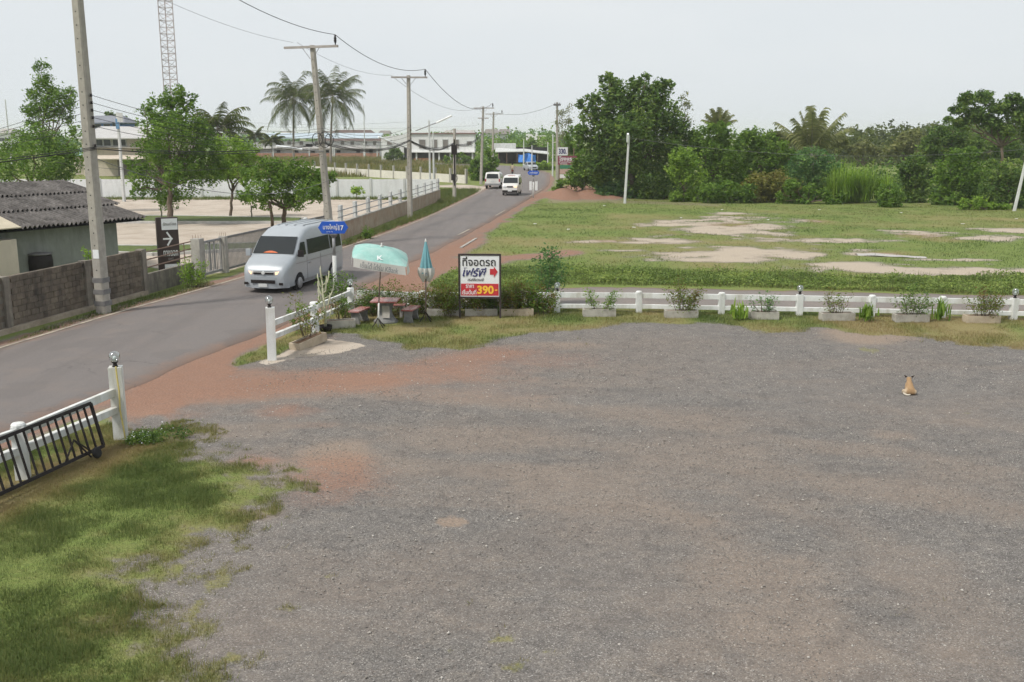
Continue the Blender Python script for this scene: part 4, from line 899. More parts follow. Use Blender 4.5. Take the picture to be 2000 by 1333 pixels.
# workshop roofs behind left trees
Yc = 150; mpc = MPP(Yc); Xc = lambda px: (px - CX) * mpc; Zc = lambda py: P(1000, py, Yc)[2]
b3 = thing('workshop', 'low workshop with a wide pale grey sheet roof behind the left trees', 'building', (Xc(165), Yc, 0)); ox = Xc(165); L_ = Xc(345) - ox
MB().box((L_ / 2, 5, Zc(272) / 2), (L_, 10, Zc(272))).build('wall', K['cream'], b3)
rf = MB(); rf.slab([(-.5, -1.5, Zc(272)), (L_ + .5, -1.5, Zc(272)), (L_ + .5, 9, Zc(250)), (-.5, 9, Zc(248))], .15, (0, 0, 1)); rf.build('roof', mat('pale_sheet_roof', (.47, .46, .45), .7, .1, .5, .1, 8, stain=(.35, .33, .32), stain_amt=.5), b3)
for px, wd, m_ in ((185, 1.2, 'pane'), (200, 1.0, 'pane'), (215, 1.1, 'pane'), (232, 1.0, 'pane'), (245, 1.0, 'pane')): window(b3, (Xc(px) - ox, 0, Zc(279)), wd, 1.0, (0, -1, 0), K['pane'], K['greywhite'], .12)
MB().box((Xc(262) - ox, -.3, 1.2), (4.2, .6, 2.3)).build('porch_shade_block', K['shutter'], b3); MB().box((Xc(258) - ox, -1.8, 2.8), (9, 2.8, .12), 0, R(10)).build('canopy', K['cream'], b3)  # solid dark block stands in for the shade of a porch
MB().box((Xc(220) - ox, -.5, 4.2), (9.5, 1.0, .15)).build('ledge', K['conc'], b3)
b4 = thing('blue_storey_house', 'house with a blue upper storey and grey roof above the workshop', 'building', (Xc(172) * 1.2, 180, 0)); s = 180 / 150
MB().box((3.4, 3, 4), (6.8, 6, 8.0)).build('wall', mat('blue_wall', (.10, .20, .46), .8, .1, .5, 0), b4)
rf = MB(); zt = P(1000, 238, 180)[2]; rf.add([(-.6, -.8, zt - .2), (7.6, -.8, zt - .2), (7.6, 7, zt - .2), (-.6, 7, zt - .2), (1.0, 3, zt + 1.1), (6.0, 3, zt + 1.1)], [(0, 1, 5, 4), (1, 2, 5), (2, 3, 4, 5), (3, 0, 4), (0, 3, 2, 1)]); rf.build('roof', mat('slate_roof', (.20, .21, .24), .8, .1, .5, 0), b4)
for k in range(4): window(b4, (.9 + k * 1.6, 0, zt - .75), 1.1, .6, (0, -1, 0), K['pane'], K['darksteel'], .1)
b5 = thing('green_shed', 'small shed with a mint green roof behind the tall left tree', 'shed', (Xc(132), 155, 0)); MB().box((1.5, 2, 1.6), (5, 4, 3.2)).build('wall', K['cream'], b5); MB().box((1.5, 1.5, 3.5), (6, 5.5, .15), 0, R(12)).build('roof', mat('mint_roof', (.30, .46, .40), .7, .08), b5)
# shed with blue tarpaulin at the road bend
Yd = 214; mpd = MPP(Yd); Xd = lambda px: (px - CX) * mpd; Zd = lambda py: P(1000, py, Yd)[2]
b6 = thing('open_shed', 'open-fronted repair shed with a sloping sheet roof at the road bend', 'shed', (Xd(972), Yd, 0)); ox = Xd(972)
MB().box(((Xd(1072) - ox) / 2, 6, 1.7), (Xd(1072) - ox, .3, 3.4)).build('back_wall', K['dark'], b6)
rf = MB(); rf.slab([(-.5, -1, Zd(298)), (Xd(1025) - ox, -1, Zd(297)), (Xd(1072) - ox, -1, Zd(302)), (Xd(1072) - ox, 6.4, Zd(298)), (Xd(1025) - ox, 6.4, Zd(291)), (-.5, 6.4, Zd(290))], .15, (0, 0, 1)); rf.build('roof', K['greywhite'], b6)
MB().box((Xd(985) - ox, 7, Zd(287)), (Xd(1008) - Xd(962), 4, 1.3)).build('grey_parapet', K['greywhite'], b6)
for px in (974, 990, 1010, 1030, 1050, 1070): MB().tube([(Xd(px) - ox, -.8, 0), (Xd(px) - ox, -.8, Zd(299))], .07, 6).build('post', K['rust'], b6)
tp = MB()
def tarp(u, v):
    px = 1012 + 34 * u; top = Zd(301 + 2 * math.sin(u * 9)); bot = Zd(317)
    return (Xd(px), Yd - 1.3 + .35 * math.sin(u * 13 + v * 2) - .6 * v, top + (bot - top) * v)
tag(tp.grid(tarp, 22, 6).build('blue_tarpaulin', mat('blue_tarp', (.03, .17, .52), .5, .25, 1.2, 0), None, True), 'bright blue tarpaulin hanging from the open shed roof', 'tarpaulin')
# cream block at the far bend
Ye = 300; mpe = MPP(Ye); Xe = lambda px: (px - CX) * mpe; Ze = lambda py: P(1000, py, Ye)[2]
b7 = thing('cream_building', 'cream building with flat roof and balconies far up the road', 'building', (Xe(1028), Ye, 0)); ox = Xe(1028)
K['creamw'] = mat('cream_paint', (.60, .54, .42), .9, .06, .3, 0)
MB().box(((Xe(1050) - ox) / 2, 4, Ze(262) / 2), (Xe(1050) - ox, 8, Ze(262))).build('white_block', K['bwhite'], b7); MB().box((Xe(1071) - ox, 4, Ze(270) / 2), (Xe(1092) - Xe(1050), 8, Ze(270))).build('cream_block', K['creamw'], b7)
MB().box((Xe(1073) - ox, 3, Ze(266)), (Xe(1094) - Xe(1052), 9.5, .3)).build('roof_slab', K['bwhite'], b7); MB().box((Xe(1071) - ox, -.5, Ze(279)), (Xe(1092) - Xe(1052), 1.2, .9)).build('balcony', K['creamw'], b7)
for px in (1056, 1063, 1070, 1078, 1086):
    window(b7, (Xe(px) - ox, 0, Ze(274)), .8, 1.1, (0, -1, 0), K['pane'], K['creamw'], .12); window(b7, (Xe(px) - ox, 0, Ze(284)), .8, 1.2, (0, -1, 0), K['pane'], K['creamw'], .12)
for px in (1033, 1041): window(b7, (Xe(px) - ox, 0, Ze(276)), .9, 1.0, (0, -1, 0), K['pane'], K['greywhite'], .12)
# hazy far town: single low blocks beyond the plain
rt = random.Random(5)
for i, (px, wp, hp, Y) in enumerate(((80, 26, 9, 420), (255, 30, 8, 520), (480, 22, 7, 620), (560, 30, 5, 700), (640, 24, 6, 640), (750, 20, 6, 560), (880, 24, 6, 520), (960, 26, 8, 430), (985, 18, 6, 390), (5, 24, 9, 380))):
    x, y, z = P(px, 266, Y); m_ = MPP(Y)
    t = thing('far_house', ('pale' if i % 2 else 'grey') + ' distant house on the skyline, ' + ('beyond the left trees', 'behind the workshop roof', 'left of the coconut palms', 'between the coconut palms', 'right of the leaning pole', 'above the white gabled wing', 'above the white building', 'left of the far road bend', 'right of the two-arm pole', 'at the far left edge')[i], 'house', (x, Y, 0))
    hh = 6 + hp * m_ * .35; MB().box((0, 5, hh / 2), (wp * m_, 10, hh)).build('wall', K['bwhite'] if i % 2 else K['greywhite'], t)
    q = MB(); a_ = wp * m_ / 2 + .8; q.add([(-a_, -.8, hh), (a_, -.8, hh), (a_, 10.8, hh), (-a_, 10.8, hh), (-a_ * .7, 5, hh + 1.8), (a_ * .7, 5, hh + 1.8)], [(0, 1, 5, 4), (1, 2, 5), (2, 3, 4, 5), (3, 0, 4), (0, 3, 2, 1)]); q.build('roof', K['shutter'] if i % 3 else K['conc'], t)
    for k in range(3): window(t, ((k - 1) * wp * m_ * .3, 0, hh * .65), 1.4, 1.3, (0, -1, 0), K['pane'], K['greywhite'], .15)
# ------------------------------------------------------------------ vehicles: lofted bodies, front towards +x
def carpaint(name, col, rough=.3, metal=0.0):
    m, t, b, N, L = nodes(name); pos = N.new('ShaderNodeNewGeometry').outputs['Position']
    c = ramp(N, L, noise(N, L, pos, 1.4, 5, .6), [(.3, tuple(v * .92 for v in col)), (.7, col)])
    L.new(c, b.inputs['Base Color']); b.inputs['Roughness'].default_value = rough; b.inputs['Metallic'].default_value = metal
    b.inputs['Specular IOR Level'].default_value = .4; b.inputs['Coat Weight'].default_value = .3; b.inputs['Coat Roughness'].default_value = .12; return m
class Car:
    def __init__(s, top, hw, zb, belt, roof, tum, rc=.14):
        s.top, s.hw, s.zb, s.belt, s.roof, s.tum, s.rc = top, hw, zb, belt, roof, tum, rc
    def lerp(s, tab, x):
        for i in range(len(tab) - 1):
            (xa, a), (xb, b) = tab[i], tab[i + 1]
            if min(xa, xb) <= x <= max(xa, xb): return a + (b - a) * ((x - xa) / (xb - xa) if xb != xa else 0)
        return tab[0][1] if abs(x - tab[0][0]) < abs(x - tab[-1][0]) else tab[-1][1]
    def T(s, x): return s.lerp(s.top, x)
    def W(s, x, z):
        w_ = s.lerp(s.hw, x)
        if z < s.zb + .3: w_ *= 1 - .05 * ((s.zb + .3 - z) / .3) ** 2
        if z > s.belt: w_ *= 1 - s.tum * ((z - s.belt) / (s.roof - s.belt)) ** 1.25
        return w_
    def section(s, x, n=7):
        t = s.T(x); rc = min(s.rc, (t - s.zb) * .3); out = []
        for i in range(n): z = s.zb + (t - rc - s.zb) * i / (n - 1); out.append((s.W(x, z), z))
        we = s.W(x, t - rc)
        for k in range(1, 4): a = k / 3 * math.pi / 2; out.append((we - rc * (1 - math.cos(a)) * 1.1, t - rc + rc * math.sin(a) * .96))
        out.append(((we - rc) * .5, t + .008)); half = out
        return [(y, z) for y, z in half] + [(0, t + .012)] + [(-y, z) for y, z in half[::-1]]
    def body(s, xs, m, parent, name='body'):
        b = MB(); n = None
        for x in xs:
            q = s.section(x); n = len(q); b.v += [(x, y, z) for y, z in q]
        for i in range(len(xs) - 1):
            for k in range(n - 1): b.f.append((i * n + k, i * n + k + 1, (i + 1) * n + k + 1, (i + 1) * n + k))
            b.f.append((i * n + n - 1, i * n, (i + 1) * n, (i + 1) * n + n - 1))
        b.f.append(tuple(range(n))); b.f.append(tuple((len(xs) - 1) * n + k for k in range(n)))
        o = b.build(name, m, parent, True)
        me = o.data; me.set_sharp_from_angle(angle=R(38)) if hasattr(me, 'set_sharp_from_angle') else None
        return o
    def side(s, poly, m, parent, name, off=.012, both=True):        # poly in (x, z), follows the flank
        for sg_ in ((1, -1) if both else (1,)):
            b = MB(); x0, x1, x2, x3, za, zb = poly     # bottom x0..x1 at za, top x2..x3 at zb
            def fn(u, v):
                z = za + (zb - za) * v; xa = x0 + (x2 - x0) * v; xb = x1 + (x3 - x1) * v; x = xa + (xb - xa) * u
                return (x, sg_ * (s.W(x, z) + off), z)
            b.grid(fn, 6, 4).build(name, m, parent, True)
    def front(s, xa, xb, inset, m, parent, name, off=.012, ws=(1, 1)):   # patch on the upper surface between two stations
        b = MB()
        def fn(u, v):
            x = xa + (xb - xa) * v; t = s.T(x); k = ws[0] + (ws[1] - ws[0]) * v; y = (s.W(x, t - s.rc) - inset) * k * (2 * u - 1); return (x + off, y, t + off)
        b.grid(fn, 8, 6).build(name, m, parent, True)
def wheel(parent, x, y, r_, w_, name='wheel'):
    t = MB(); t.lathe([(r_ * .62, -w_ / 2), (r_ * .9, -w_ / 2), (r_, -w_ * .3), (r_, w_ * .3), (r_ * .9, w_ / 2), (r_ * .62, w_ / 2)], n=22)
    o = t.build(name, K['rubber'], parent, True, loc=(x, y, r_), rot=(R(90), 0, 0))
    MB().lathe([(r_ * .1, -w_ * .46), (r_ * .6, -w_ * .40), (r_ * .63, 0), (r_ * .6, w_ * .40), (r_ * .1, w_ * .46)], n=16).build('rim', K['steel'], o, True)
    return o
K['lampclear'] = mat('lamp_lens', (.62, .64, .66), .15, .1, 9, 0, spec=.6); K['headlit'] = emis('lit_headlight', (1.0, .62, .36), 1.1); K['plate'] = mat('number_plate', (.62, .63, .62), .5, .05)
SIL = carpaint('silver_paint', (.40, .43, .46), .4, .15)
def place(front_pt, ang): return front_pt, ang
# silver high-roof van
vd = Vector((-9.25, 37.9)) - Vector((-7.75, 44.6)); va = math.atan2(vd.y, vd.x); vd.normalize()
LV = 2.85; cpos = Vector((-9.48, 37.7)) - vd * LV
van = thing('passenger_van', 'silver high-roof passenger van driving on the road with headlights on', 'van', (cpos.x, cpos.y, .02), va)
top = [(2.85, .62), (2.83, .86), (2.74, 1.0), (2.62, 1.14), (2.2, 1.34), (1.98, 1.42), (1.45, 1.98), (1.28, 2.1), (.75, 2.34), (.2, 2.43), (-2.5, 2.42), (-2.74, 2.32), (-2.82, 2.0), (-2.85, 1.2)]
hw = [(2.85, .70), (2.8, .82), (2.65, .90), (2.2, .95), (1.5, .965), (-2.5, .965), (-2.8, .93), (-2.85, .86)]
c = Car(top, hw, .26, 1.22, 2.43, .17, .17)
xs = [2.85, 2.835, 2.8, 2.74, 2.68, 2.6, 2.4, 2.2, 2.08, 1.98, 1.8, 1.62, 1.45, 1.36, 1.28, 1.0, .75, .45, .2, -.5, -1.2, -1.9, -2.3, -2.5, -2.65, -2.74, -2.79, -2.82, -2.84, -2.85]
c.body(xs, SIL, van)
c.front(1.95, 1.33, .10, K['cargl'], van, 'windscreen')
c.side((1.78, 1.02, 1.42, 1.02, 1.36, 1.86), K['cargl'], van, 'front_door_window'); c.side((.86, -1.35, .80, -1.35, 1.34, 1.92), K['cargl'], van, 'side_window'); c.side((-1.43, -2.62, -1.43, -2.58, 1.34, 1.92), K['cargl'], van, 'rear_side_window')
c.side((2.0, -2.8, 2.0, -2.8, 1.08, 1.11), K['greytrim'] if 'greytrim' in K else K['steel'], van, 'side_moulding', .01); c.side((1.7, -2.55, 1.7, -2.55, .30, .42), K['steel'], van, 'sill', .008)
for s in (1, -1):
    hl = MB(); hl.grid(lambda u, v: ((2.845 - .19 * u), s * (.40 + .47 * u + .02), .74 + .16 * v + .05 * u), 4, 3); hl.build('headlight', K['lampclear'], van, True)
    MB().grid(lambda u, v: (2.865 - .10 * u, s * (.47 + .24 * u + .02), .76 + .11 * v + .035 * u), 3, 3).build('lit_lamp', K['headlit'], van, True)
MB().box((2.86, 0, .83), (.03, .84, .12)).build('grille', K['black'], van, bevel=.01); MB().box((2.872, 0, .86), (.03, .86, .025)).build('grille_bar', K['plate'], van); MB().lathe([(.01, 0), (.07, 0), (.07, .02), (.01, .025)], n=14).build('badge', K['plate'], van, loc=(2.875, 0, .83), rot=(0, R(90), 0))
bp = MB(); bp.grid(lambda u, v: (2.86 + .06 * math.cos((u - .5) * 2.6) - .30 * abs(2 * u - 1) ** 3, (2 * u - 1) * .93, .24 + .42 * v), 14, 4); bp.build('bumper', SIL, van, True)
MB().box((2.925, 0, .50), (.03, 1.0, .13)).build('lower_intake', K['black'], van, bevel=.01); MB().box((2.945, 0, .36), (.02, .36, .13)).build('number_plate', K['plate'], van)
for s in (1, -1):
    m_ = MB(); m_.box((1.82, s * 1.1, 1.48), (.12, .20, .26)); m_.tube([(1.78, s * .92, 1.4), (1.82, s * 1.05, 1.44)], .025, 6); m_.build('wing_mirror', SIL if s < 0 else K['black'], van, bevel=.02)
    MB().box((2.885, s * .72, .42), (.03, .16, .09)).build('fog_lamp', K['black'], van)
    for x in (1.72, -1.55):
        wheel(van, x, s * .84, .335, .2)
        ad = MB(); ad.grid(lambda u, v: (x + .43 * (.2 + .8 * v) * math.cos(math.pi * u), s * (c.W(x, .5) + .006), .26 + .08 + .40 * (.2 + .8 * v) * math.sin(math.pi * u)), 14, 2); ad.build('arch_shade_patch', K['dark'], van)  # flat dark patch paints the shade inside the wheel arch
        MB().lathe([(.05, -.02), (.2, -.02), (.215, .0), (.2, .03), (.05, .04)], n=16).build('hubcap', K['steel'], van, True, loc=(x, s * .955, .335), rot=(R(-90 * s), 0, 0))
    for x in (.98, -.35): MB().box((x, s * (c.W(x, .8) + .004), .82), (.018, .006, .9)).build('door_seam', K['darksteel'], van)
    MB().box((.75, s * (c.W(.75, 1.0) + .02), 1.0), (.2, .03, .05)).build('door_handle', K['steel'], van)
rs = MB(); 
for k in range(4):
    y_ = (-.55 + k * .37); rs.box((-1.1, y_, 2.445), (2.9, .05, .02))
rs.build('roof_rib', SIL, van)
MB().grid(lambda u, v: (1.93 - .05 * v + .03, -.42 + .62 * u, 1.475 + .075 * v * math.sin(math.pi * u) + .02), 8, 3).build('dashboard_cloth', mat('orange_cloth', (.62, .17, .08), .8, .1, 8, 0), van, True)
# white minibus coming down the road
WHT = carpaint('white_paint_car', (.72, .71, .68), .35)
def heading(dx, dy): return math.atan2(dy, dx)
mb_ = thing('white_minibus', 'boxy white minibus with open sides driving towards the camera', 'van', (.0, 102.3, .03), heading(-.1, -1))
top = [(2.1, .62), (2.08, .9), (1.95, 1.08), (1.55, 1.18), (1.0, 1.78), (.85, 1.86), (.3, 1.97), (-1.9, 1.98), (-2.05, 1.8), (-2.1, 1.0)]; hw = [(2.1, .70), (2.0, .78), (1.5, .82), (-1.9, .82), (-2.1, .76)]
c = Car(top, hw, .3, 1.1, 1.97, .10, .10); c.body([2.1, 2.09, 2.04, 1.95, 1.8, 1.55, 1.3, 1.0, .85, .6, .3, -.5, -1.2, -1.9, -2.0, -2.07, -2.1], WHT, mb_)
c.front(1.5, 1.02, .09, K['cargl'], mb_, 'windscreen', .014); c.side((1.25, .55, 1.0, .55, 1.15, 1.66), K['cargl'], mb_, 'door_window'); c.side((.42, -.7, .42, -.7, 1.15, 1.72), K['cargl'], mb_, 'side_window'); c.side((-.8, -1.9, -.8, -1.9, 1.15, 1.72), K['cargl'], mb_, 'side_window')
MB().box((2.12, 0, .92), (.03, .62, .12)).build('grille', K['black'], mb_); MB().box((2.14, 0, .45), (.12, 1.5, .24)).build('bumper', K['black'], mb_); MB().box((2.21, 0, .52), (.02, .4, .13)).build('number_plate', K['plate'], mb_)
for s in (1, -1):
    MB().box((2.09, s * .56, .93), (.05, .26, .17), s * .2).build('headlight', K['headlit'] if s > 0 else K['lampclear'], mb_); MB().box((1.3, s * .92, 1.2), (.1, .16, .2)).build('wing_mirror', K['black'], mb_)
    for x in (1.35, -1.3): wheel(mb_, x, s * .72, .29, .17)
MB().box((.55, 0, 1.975), (.16, .7, .02)).build('route_strip', mat('red_letter', (.5, .06, .05), .7, .05), mb_)
# white pickup seen from behind
pk = thing('white_pickup', 'white pickup with a canopy driving away on the left side of the road', 'pickup', (-1.95, 115.6, .03), heading(.1, 1))
top = [(2.4, .7), (2.35, .95), (1.5, 1.1), (1.2, 1.15), (.65, 1.68), (.4, 1.74), (-.3, 1.78), (-.4, 1.84), (-2.2, 1.86), (-2.34, 1.74), (-2.42, 1.15), (-2.45, .9)]; hw = [(2.4, .7), (2.2, .86), (-2.3, .88), (-2.45, .84)]
c = Car(top, hw, .42, 1.1, 1.85, .16, .12); c.body([2.4, 2.37, 2.2, 1.5, 1.2, .9, .65, .4, 0, -.3, -.4, -1.2, -2.0, -2.2, -2.3, -2.36, -2.42, -2.45], WHT, pk)
MB().grid(lambda u, v: (-2.43 + .09 * v - .012, (2 * u - 1) * (.68 - .07 * v), 1.18 + .5 * v), 4, 3).build('rear_window', K['cargl'], pk, True); c.side((.75, -.3, .45, -.3, 1.14, 1.6), K['cargl'], pk, 'cab_window'); c.side((-.5, -2.15, -.5, -2.1, 1.2, 1.68), K['cargl'], pk, 'canopy_window')
MB().box((-2.5, 0, .52), (.14, 1.7, .2)).build('bumper', K['steel'], pk); MB().box((-2.475, 0, .86), (.02, .42, .14)).build('number_plate', K['plate'], pk)
K['taillamp'] = mat('tail_lamp', (.32, .03, .025), .3, .1)
for s in (1, -1):
    MB().box((-2.44, s * .78, .98), (.05, .13, .32)).build('tail_lamp', K['taillamp'], pk)
    for x in (1.55, -1.5): wheel(pk, x, s * .77, .34, .22)
# silver car coming round the bend
sc2 = thing('silver_car', 'small silver pickup coming round the far bend', 'car', (3.15, 172, .03), heading(.25, -1))
top = [(2.2, .6), (2.15, .82), (1.1, 1.0), (.55, 1.45), (.3, 1.5), (-.6, 1.48), (-.75, 1.0), (-2.2, .98), (-2.3, .8)]; hw = [(2.2, .66), (2.0, .8), (-2.2, .8), (-2.3, .76)]
c = Car(top, hw, .32, .98, 1.5, .18, .1); c.body([2.2, 2.17, 2.0, 1.6, 1.1, .8, .55, .3, 0, -.6, -.68, -.75, -1.5, -2.2, -2.3], SIL, sc2)
c.front(1.05, .6, .06, K['cargl'], sc2, 'windscreen', .014); c.side((.85, -.55, .5, -.5, 1.0, 1.38), K['cargl'], sc2, 'door_window'); MB().box((2.2, 0, .62), (.04, .9, .16)).build('grille', K['black'], sc2)
for s in (1, -1):
    MB().box((2.16, s * .6, .76), (.06, .24, .14)).build('headlight', K['lampclear'], sc2)
    for x in (1.4, -1.35): wheel(sc2, x, s * .7, .31, .18)
# skinned figures
def skin_mesh(name, verts, edges, m, parent=None, sub=2, root=0):
    me = bpy.data.meshes.new(name); me.from_pydata([v[:3] for v in verts], edges, []); o = bpy.data.objects.new(name, me); COL.objects.link(o)
    sk = o.modifiers.new('s', 'SKIN'); sk.use_smooth_shade = True
    for i, v in enumerate(verts):
        r_ = v[3]; me.skin_vertices[0].data[i].radius = (r_, v[4] if len(v) > 4 else r_)
    me.skin_vertices[0].data[root].use_root = True
    ss = o.modifiers.new('d', 'SUBSURF'); ss.levels = sub; ss.render_levels = sub
    dg = bpy.context.evaluated_depsgraph_get(); nm = bpy.data.meshes.new_from_object(o.evaluated_get(dg)); bpy.data.objects.remove(o)
    nm.materials.clear(); nm.materials.append(m); nm.polygons.foreach_set('use_smooth', [True] * len(nm.polygons)); nm.name = name
    return link(name, nm, parent)
# motorbike and rider
mk = thing('motorbike', 'dark motorbike ridden away up the road ahead of the pickup', 'motorbike', (.05, 152.0, .03), R(90))
wheel(mk, .62, 0, .29, .1); wheel(mk, -.62, 0, .29, .11); f_ = MB(); f_.tube([(.62, 0, .3), (.45, 0, .95)], .03, 6); f_.box((-.1, 0, .45), (.6, .22, .3)); f_.build('frame', K['black'], mk)
MB().box((-.3, 0, .76), (.75, .26, .12)).build('seat', K['black'], mk, bevel=.03); MB().tube([(.42, -.34, 1.0), (.45, 0, .97), (.42, .34, 1.0)], .018, 6).build('handlebar', K['steel'], mk); MB().box((.48, 0, .8), (.18, .36, .36)).build('front_shield', K['taillamp'], mk, bevel=.03); MB().box((-.75, 0, .7), (.08, .16, .12)).build('tail_lamp', K['taillamp'], mk)
pr = thing('person', 'rider in a beige shirt and dark helmet sitting on the motorbike', 'person', (.05, 152.0, .03), R(90))
cloth = mat('beige_shirt', (.48, .39, .27), .9, .1, 4, 0)
vv = [(-.25, 0, .9, .15), (-.27, 0, 1.12, .14), (-.22, 0, 1.35, .16), (-.17, 0, 1.5, .07), (-.14, 0, 1.62, .085), (-.13, 0, 1.73, .09),
      (-.2, .19, 1.42, .065), (.02, .27, 1.2, .05), (.32, .3, 1.06, .04), (.42, .3, 1.02, .035), (-.2, -.19, 1.42, .065), (.02, -.27, 1.2, .05), (.32, -.3, 1.06, .04), (.42, -.3, 1.02, .035),
      (-.2, .12, .86, .095), (.2, .2, .8, .075), (.1, .2, .36, .055), (.22, .2, .3, .045), (-.2, -.12, .86, .095), (.2, -.2, .8, .075), (.1, -.2, .36, .055), (.22, -.2, .3, .045)]
skin_mesh('body', vv, [(0, 1), (1, 2), (2, 3), (3, 4), (4, 5), (2, 6), (6, 7), (7, 8), (8, 9), (2, 10), (10, 11), (11, 12), (12, 13), (0, 14), (14, 15), (15, 16), (16, 17), (0, 18), (18, 19), (19, 20), (20, 21)], cloth, pr)
MB().lathe([(.12, 0), (.135, .08), (.12, .17), (.07, .22), (.01, .235)], (-.13, 0, 1.6), 14).build('helmet', K['black'], pr, True)
# dog sitting with its back to the camera
dx, dy = G(1777, 773)
TAN = None
def fur():
    m, t, b, N, L = nodes('tan_fur'); tc_ = N.new('ShaderNodeTexCoord').outputs['Object']; sx_ = N.new('ShaderNodeSeparateXYZ'); L.new(tc_, sx_.inputs[0])
    base = ramp(N, L, noise(N, L, tc_, 60, 4, .7), [(.3, (.26, .155, .075)), (.7, (.43, .285, .155))])
    lt = ramp(N, L, math_(N, L, 'ADD', math_(N, L, 'ABSOLUTE', sx_.outputs[0]), math_(N, L, 'MULTIPLY', noise(N, L, tc_, 14, 3), .08)), [(.13, (0, 0, 0)), (.19, (.75,) * 3)])
    L.new(mixc(N, L, lt, base, (.52, .43, .32)), b.inputs['Base Color']); b.inputs['Roughness'].default_value = .9
    L.new(bumpn(N, L, noise(N, L, tc_, 120, 3), .5, .01), b.inputs['Normal']); return m
FUR = fur()
dog = thing('dog', 'tan dog sitting on the gravel with its back to the camera', 'dog', (dx, dy, .01), R(-6)); dog.scale = (.82, .82, .74)
vv = [(0, .02, .115, .125, .115), (0, .07, .22, .118, .12), (0, .13, .32, .098, .11), (0, .16, .385, .076, .085), (0, .19, .435, .068, .07), (0, .215, .495, .088, .08), (0, .30, .475, .042, .04), (0, .345, .462, .026, .024),
      (.115, .0, .11, .095), (.155, .13, .11, .07), (.15, .1, .035, .04), (.13, .24, .022, .026), (-.115, .0, .11, .095), (-.155, .13, .11, .07), (-.15, .1, .035, .04), (-.13, .24, .022, .026),
      (.06, .19, .27, .05), (.06, .235, .14, .034), (.06, .24, .03, .028), (.06, .285, .018, .026), (-.06, .19, .27, .05), (-.06, .235, .14, .034), (-.06, .24, .03, .028), (-.06, .285, .018, .026)]
ee = [(0, 1), (1, 2), (2, 3), (3, 4), (4, 5), (5, 6), (6, 7), (0, 8), (8, 9), (9, 10), (10, 11), (0, 12), (12, 13), (13, 14), (14, 15), (2, 16), (16, 17), (17, 18), (18, 19), (2, 20), (20, 21), (21, 22), (22, 23)]
skin_mesh('body', vv, ee, FUR, dog)
ED = mat('dark_ear', (.05, .035, .028), .9, .2, 30, 0)
for s in (1, -1):
    e = MB(); e.add([(s * .045, .20, .565), (s * .098, .205, .51), (s * .08, .24, .52), (s * .15, .20, .60)], [(0, 1, 3), (1, 2, 3), (2, 0, 3), (0, 2, 1)]); e.build('ear', ED, dog)
MB().tube([(-.01, -.07, .035), (-.07, -.10, .03), (-.13, -.085, .035), (-.175, -.03, .055), (-.19, .01, .085)], [.024, .027, .026, .021, .008], 8).build('tail', mat('pale_fur', (.6, .55, .46), .9, .1, 40, .2), dog, True)

# ------------------------------------------------------------------ stone table, benches and parasols
MAR = mat('red_terrazzo', (.30, .085, .075), .25, .2, 30, .03, 60, stain=(.55, .45, .42), stain_amt=.45, spec=.5)
GST = mat('grey_stone_base', (.20, .20, .20), .85, .25, 8, .3, 50, stain=(.33, .30, .27), stain_amt=.5)
tb = thing('stone_table', 'square stone table with a red marbled top under the open parasol', 'table', (-4.12, 32.0, 0), R(-4))
MB().box((0, 0, .73), (.86, .86, .055)).build('table_top', MAR, tb, bevel=.012)
MB().lathe([(.40, 0), (.40, .06), (.30, .14), (.215, .30), (.20, .42), (.26, .60), (.36, .70)], n=20).build('pedestal', GST, tb, True)
MB().grid(lambda u, v: (-.06 + .24 * u, -.335 + .10 * v * (1 - v) * 2 + .02 - .0 * u, .2 + .4 * v), 4, 6).build('carved_panel', K['conc'], tb, True)
def bench(label, x, y, rz):
    t = thing('stone_bench', label, 'bench', (x, y, 0), rz, 'stone benches round the red table')
    MB().box((0, 0, .42), (.38, .95, .05)).build('seat', MAR, t, bevel=.01)
    for s in (-1, 1):
        b = MB(); b.slab([(-.17, s * .28, 0), (.17, s * .28, 0), (.12, s * .28, .2), (.15, s * .28, .395), (-.15, s * .28, .395), (-.12, s * .28, .2)], .09, (0, s, 0)); b.build('leg', GST, t)
bench('red-topped stone bench left of the stone table', -4.98, 32.0, R(-16)); bench('red-topped stone bench right of the stone table', -3.32, 32.25, R(-12)); bench('red-topped stone bench behind the stone table', -4.05, 33.0, R(92))
TEAL = mat('faded_teal_fabric', (.27, .475, .435), .8, .12, 3, .1, 30, stain=(.46, .58, .55), stain_amt=.7); VAL = leafm('valance_fabric', [(.66, .65, .62), (.72, .71, .68)], .25, .8)
POLE = mat('parasol_pole', (.25, .19, .17), .6, .15, 8, 0); PW = mat('pole_white', (.62, .62, .6), .6, .1, 8, 0)
def stand(t, z=0):
    for k in range(4):
        a_ = R(45 + 90 * k); b = MB(); b.tube([(0, 0, .32), (.12 * math.cos(a_), .12 * math.sin(a_), .16), (.26 * math.cos(a_), .26 * math.sin(a_), .02)], .016, 6); b.build('foot', K['black'], t)
pu = thing('open_parasol', 'faded teal parasol with a white lettered valance leaning over the stone table', 'parasol', (-4.25, 31.05, 0))
tilt = thing  # noqa
stand(pu)
T0 = Vector((.16, .05, 2.5)); ax = Vector((.20, -.12, 1)).normalized()
MB().tube([(0, 0, .02), (.04, .01, .8)], .028, 8).build('lower_pole', PW, pu, True); MB().tube([(.04, .01, .8), tuple(T0 + ax * .06)], .02, 8).build('pole', POLE, pu, True)
M3 = ax.to_track_quat('Z', 'Y').to_matrix(); Rad, Hc = 1.1, .30
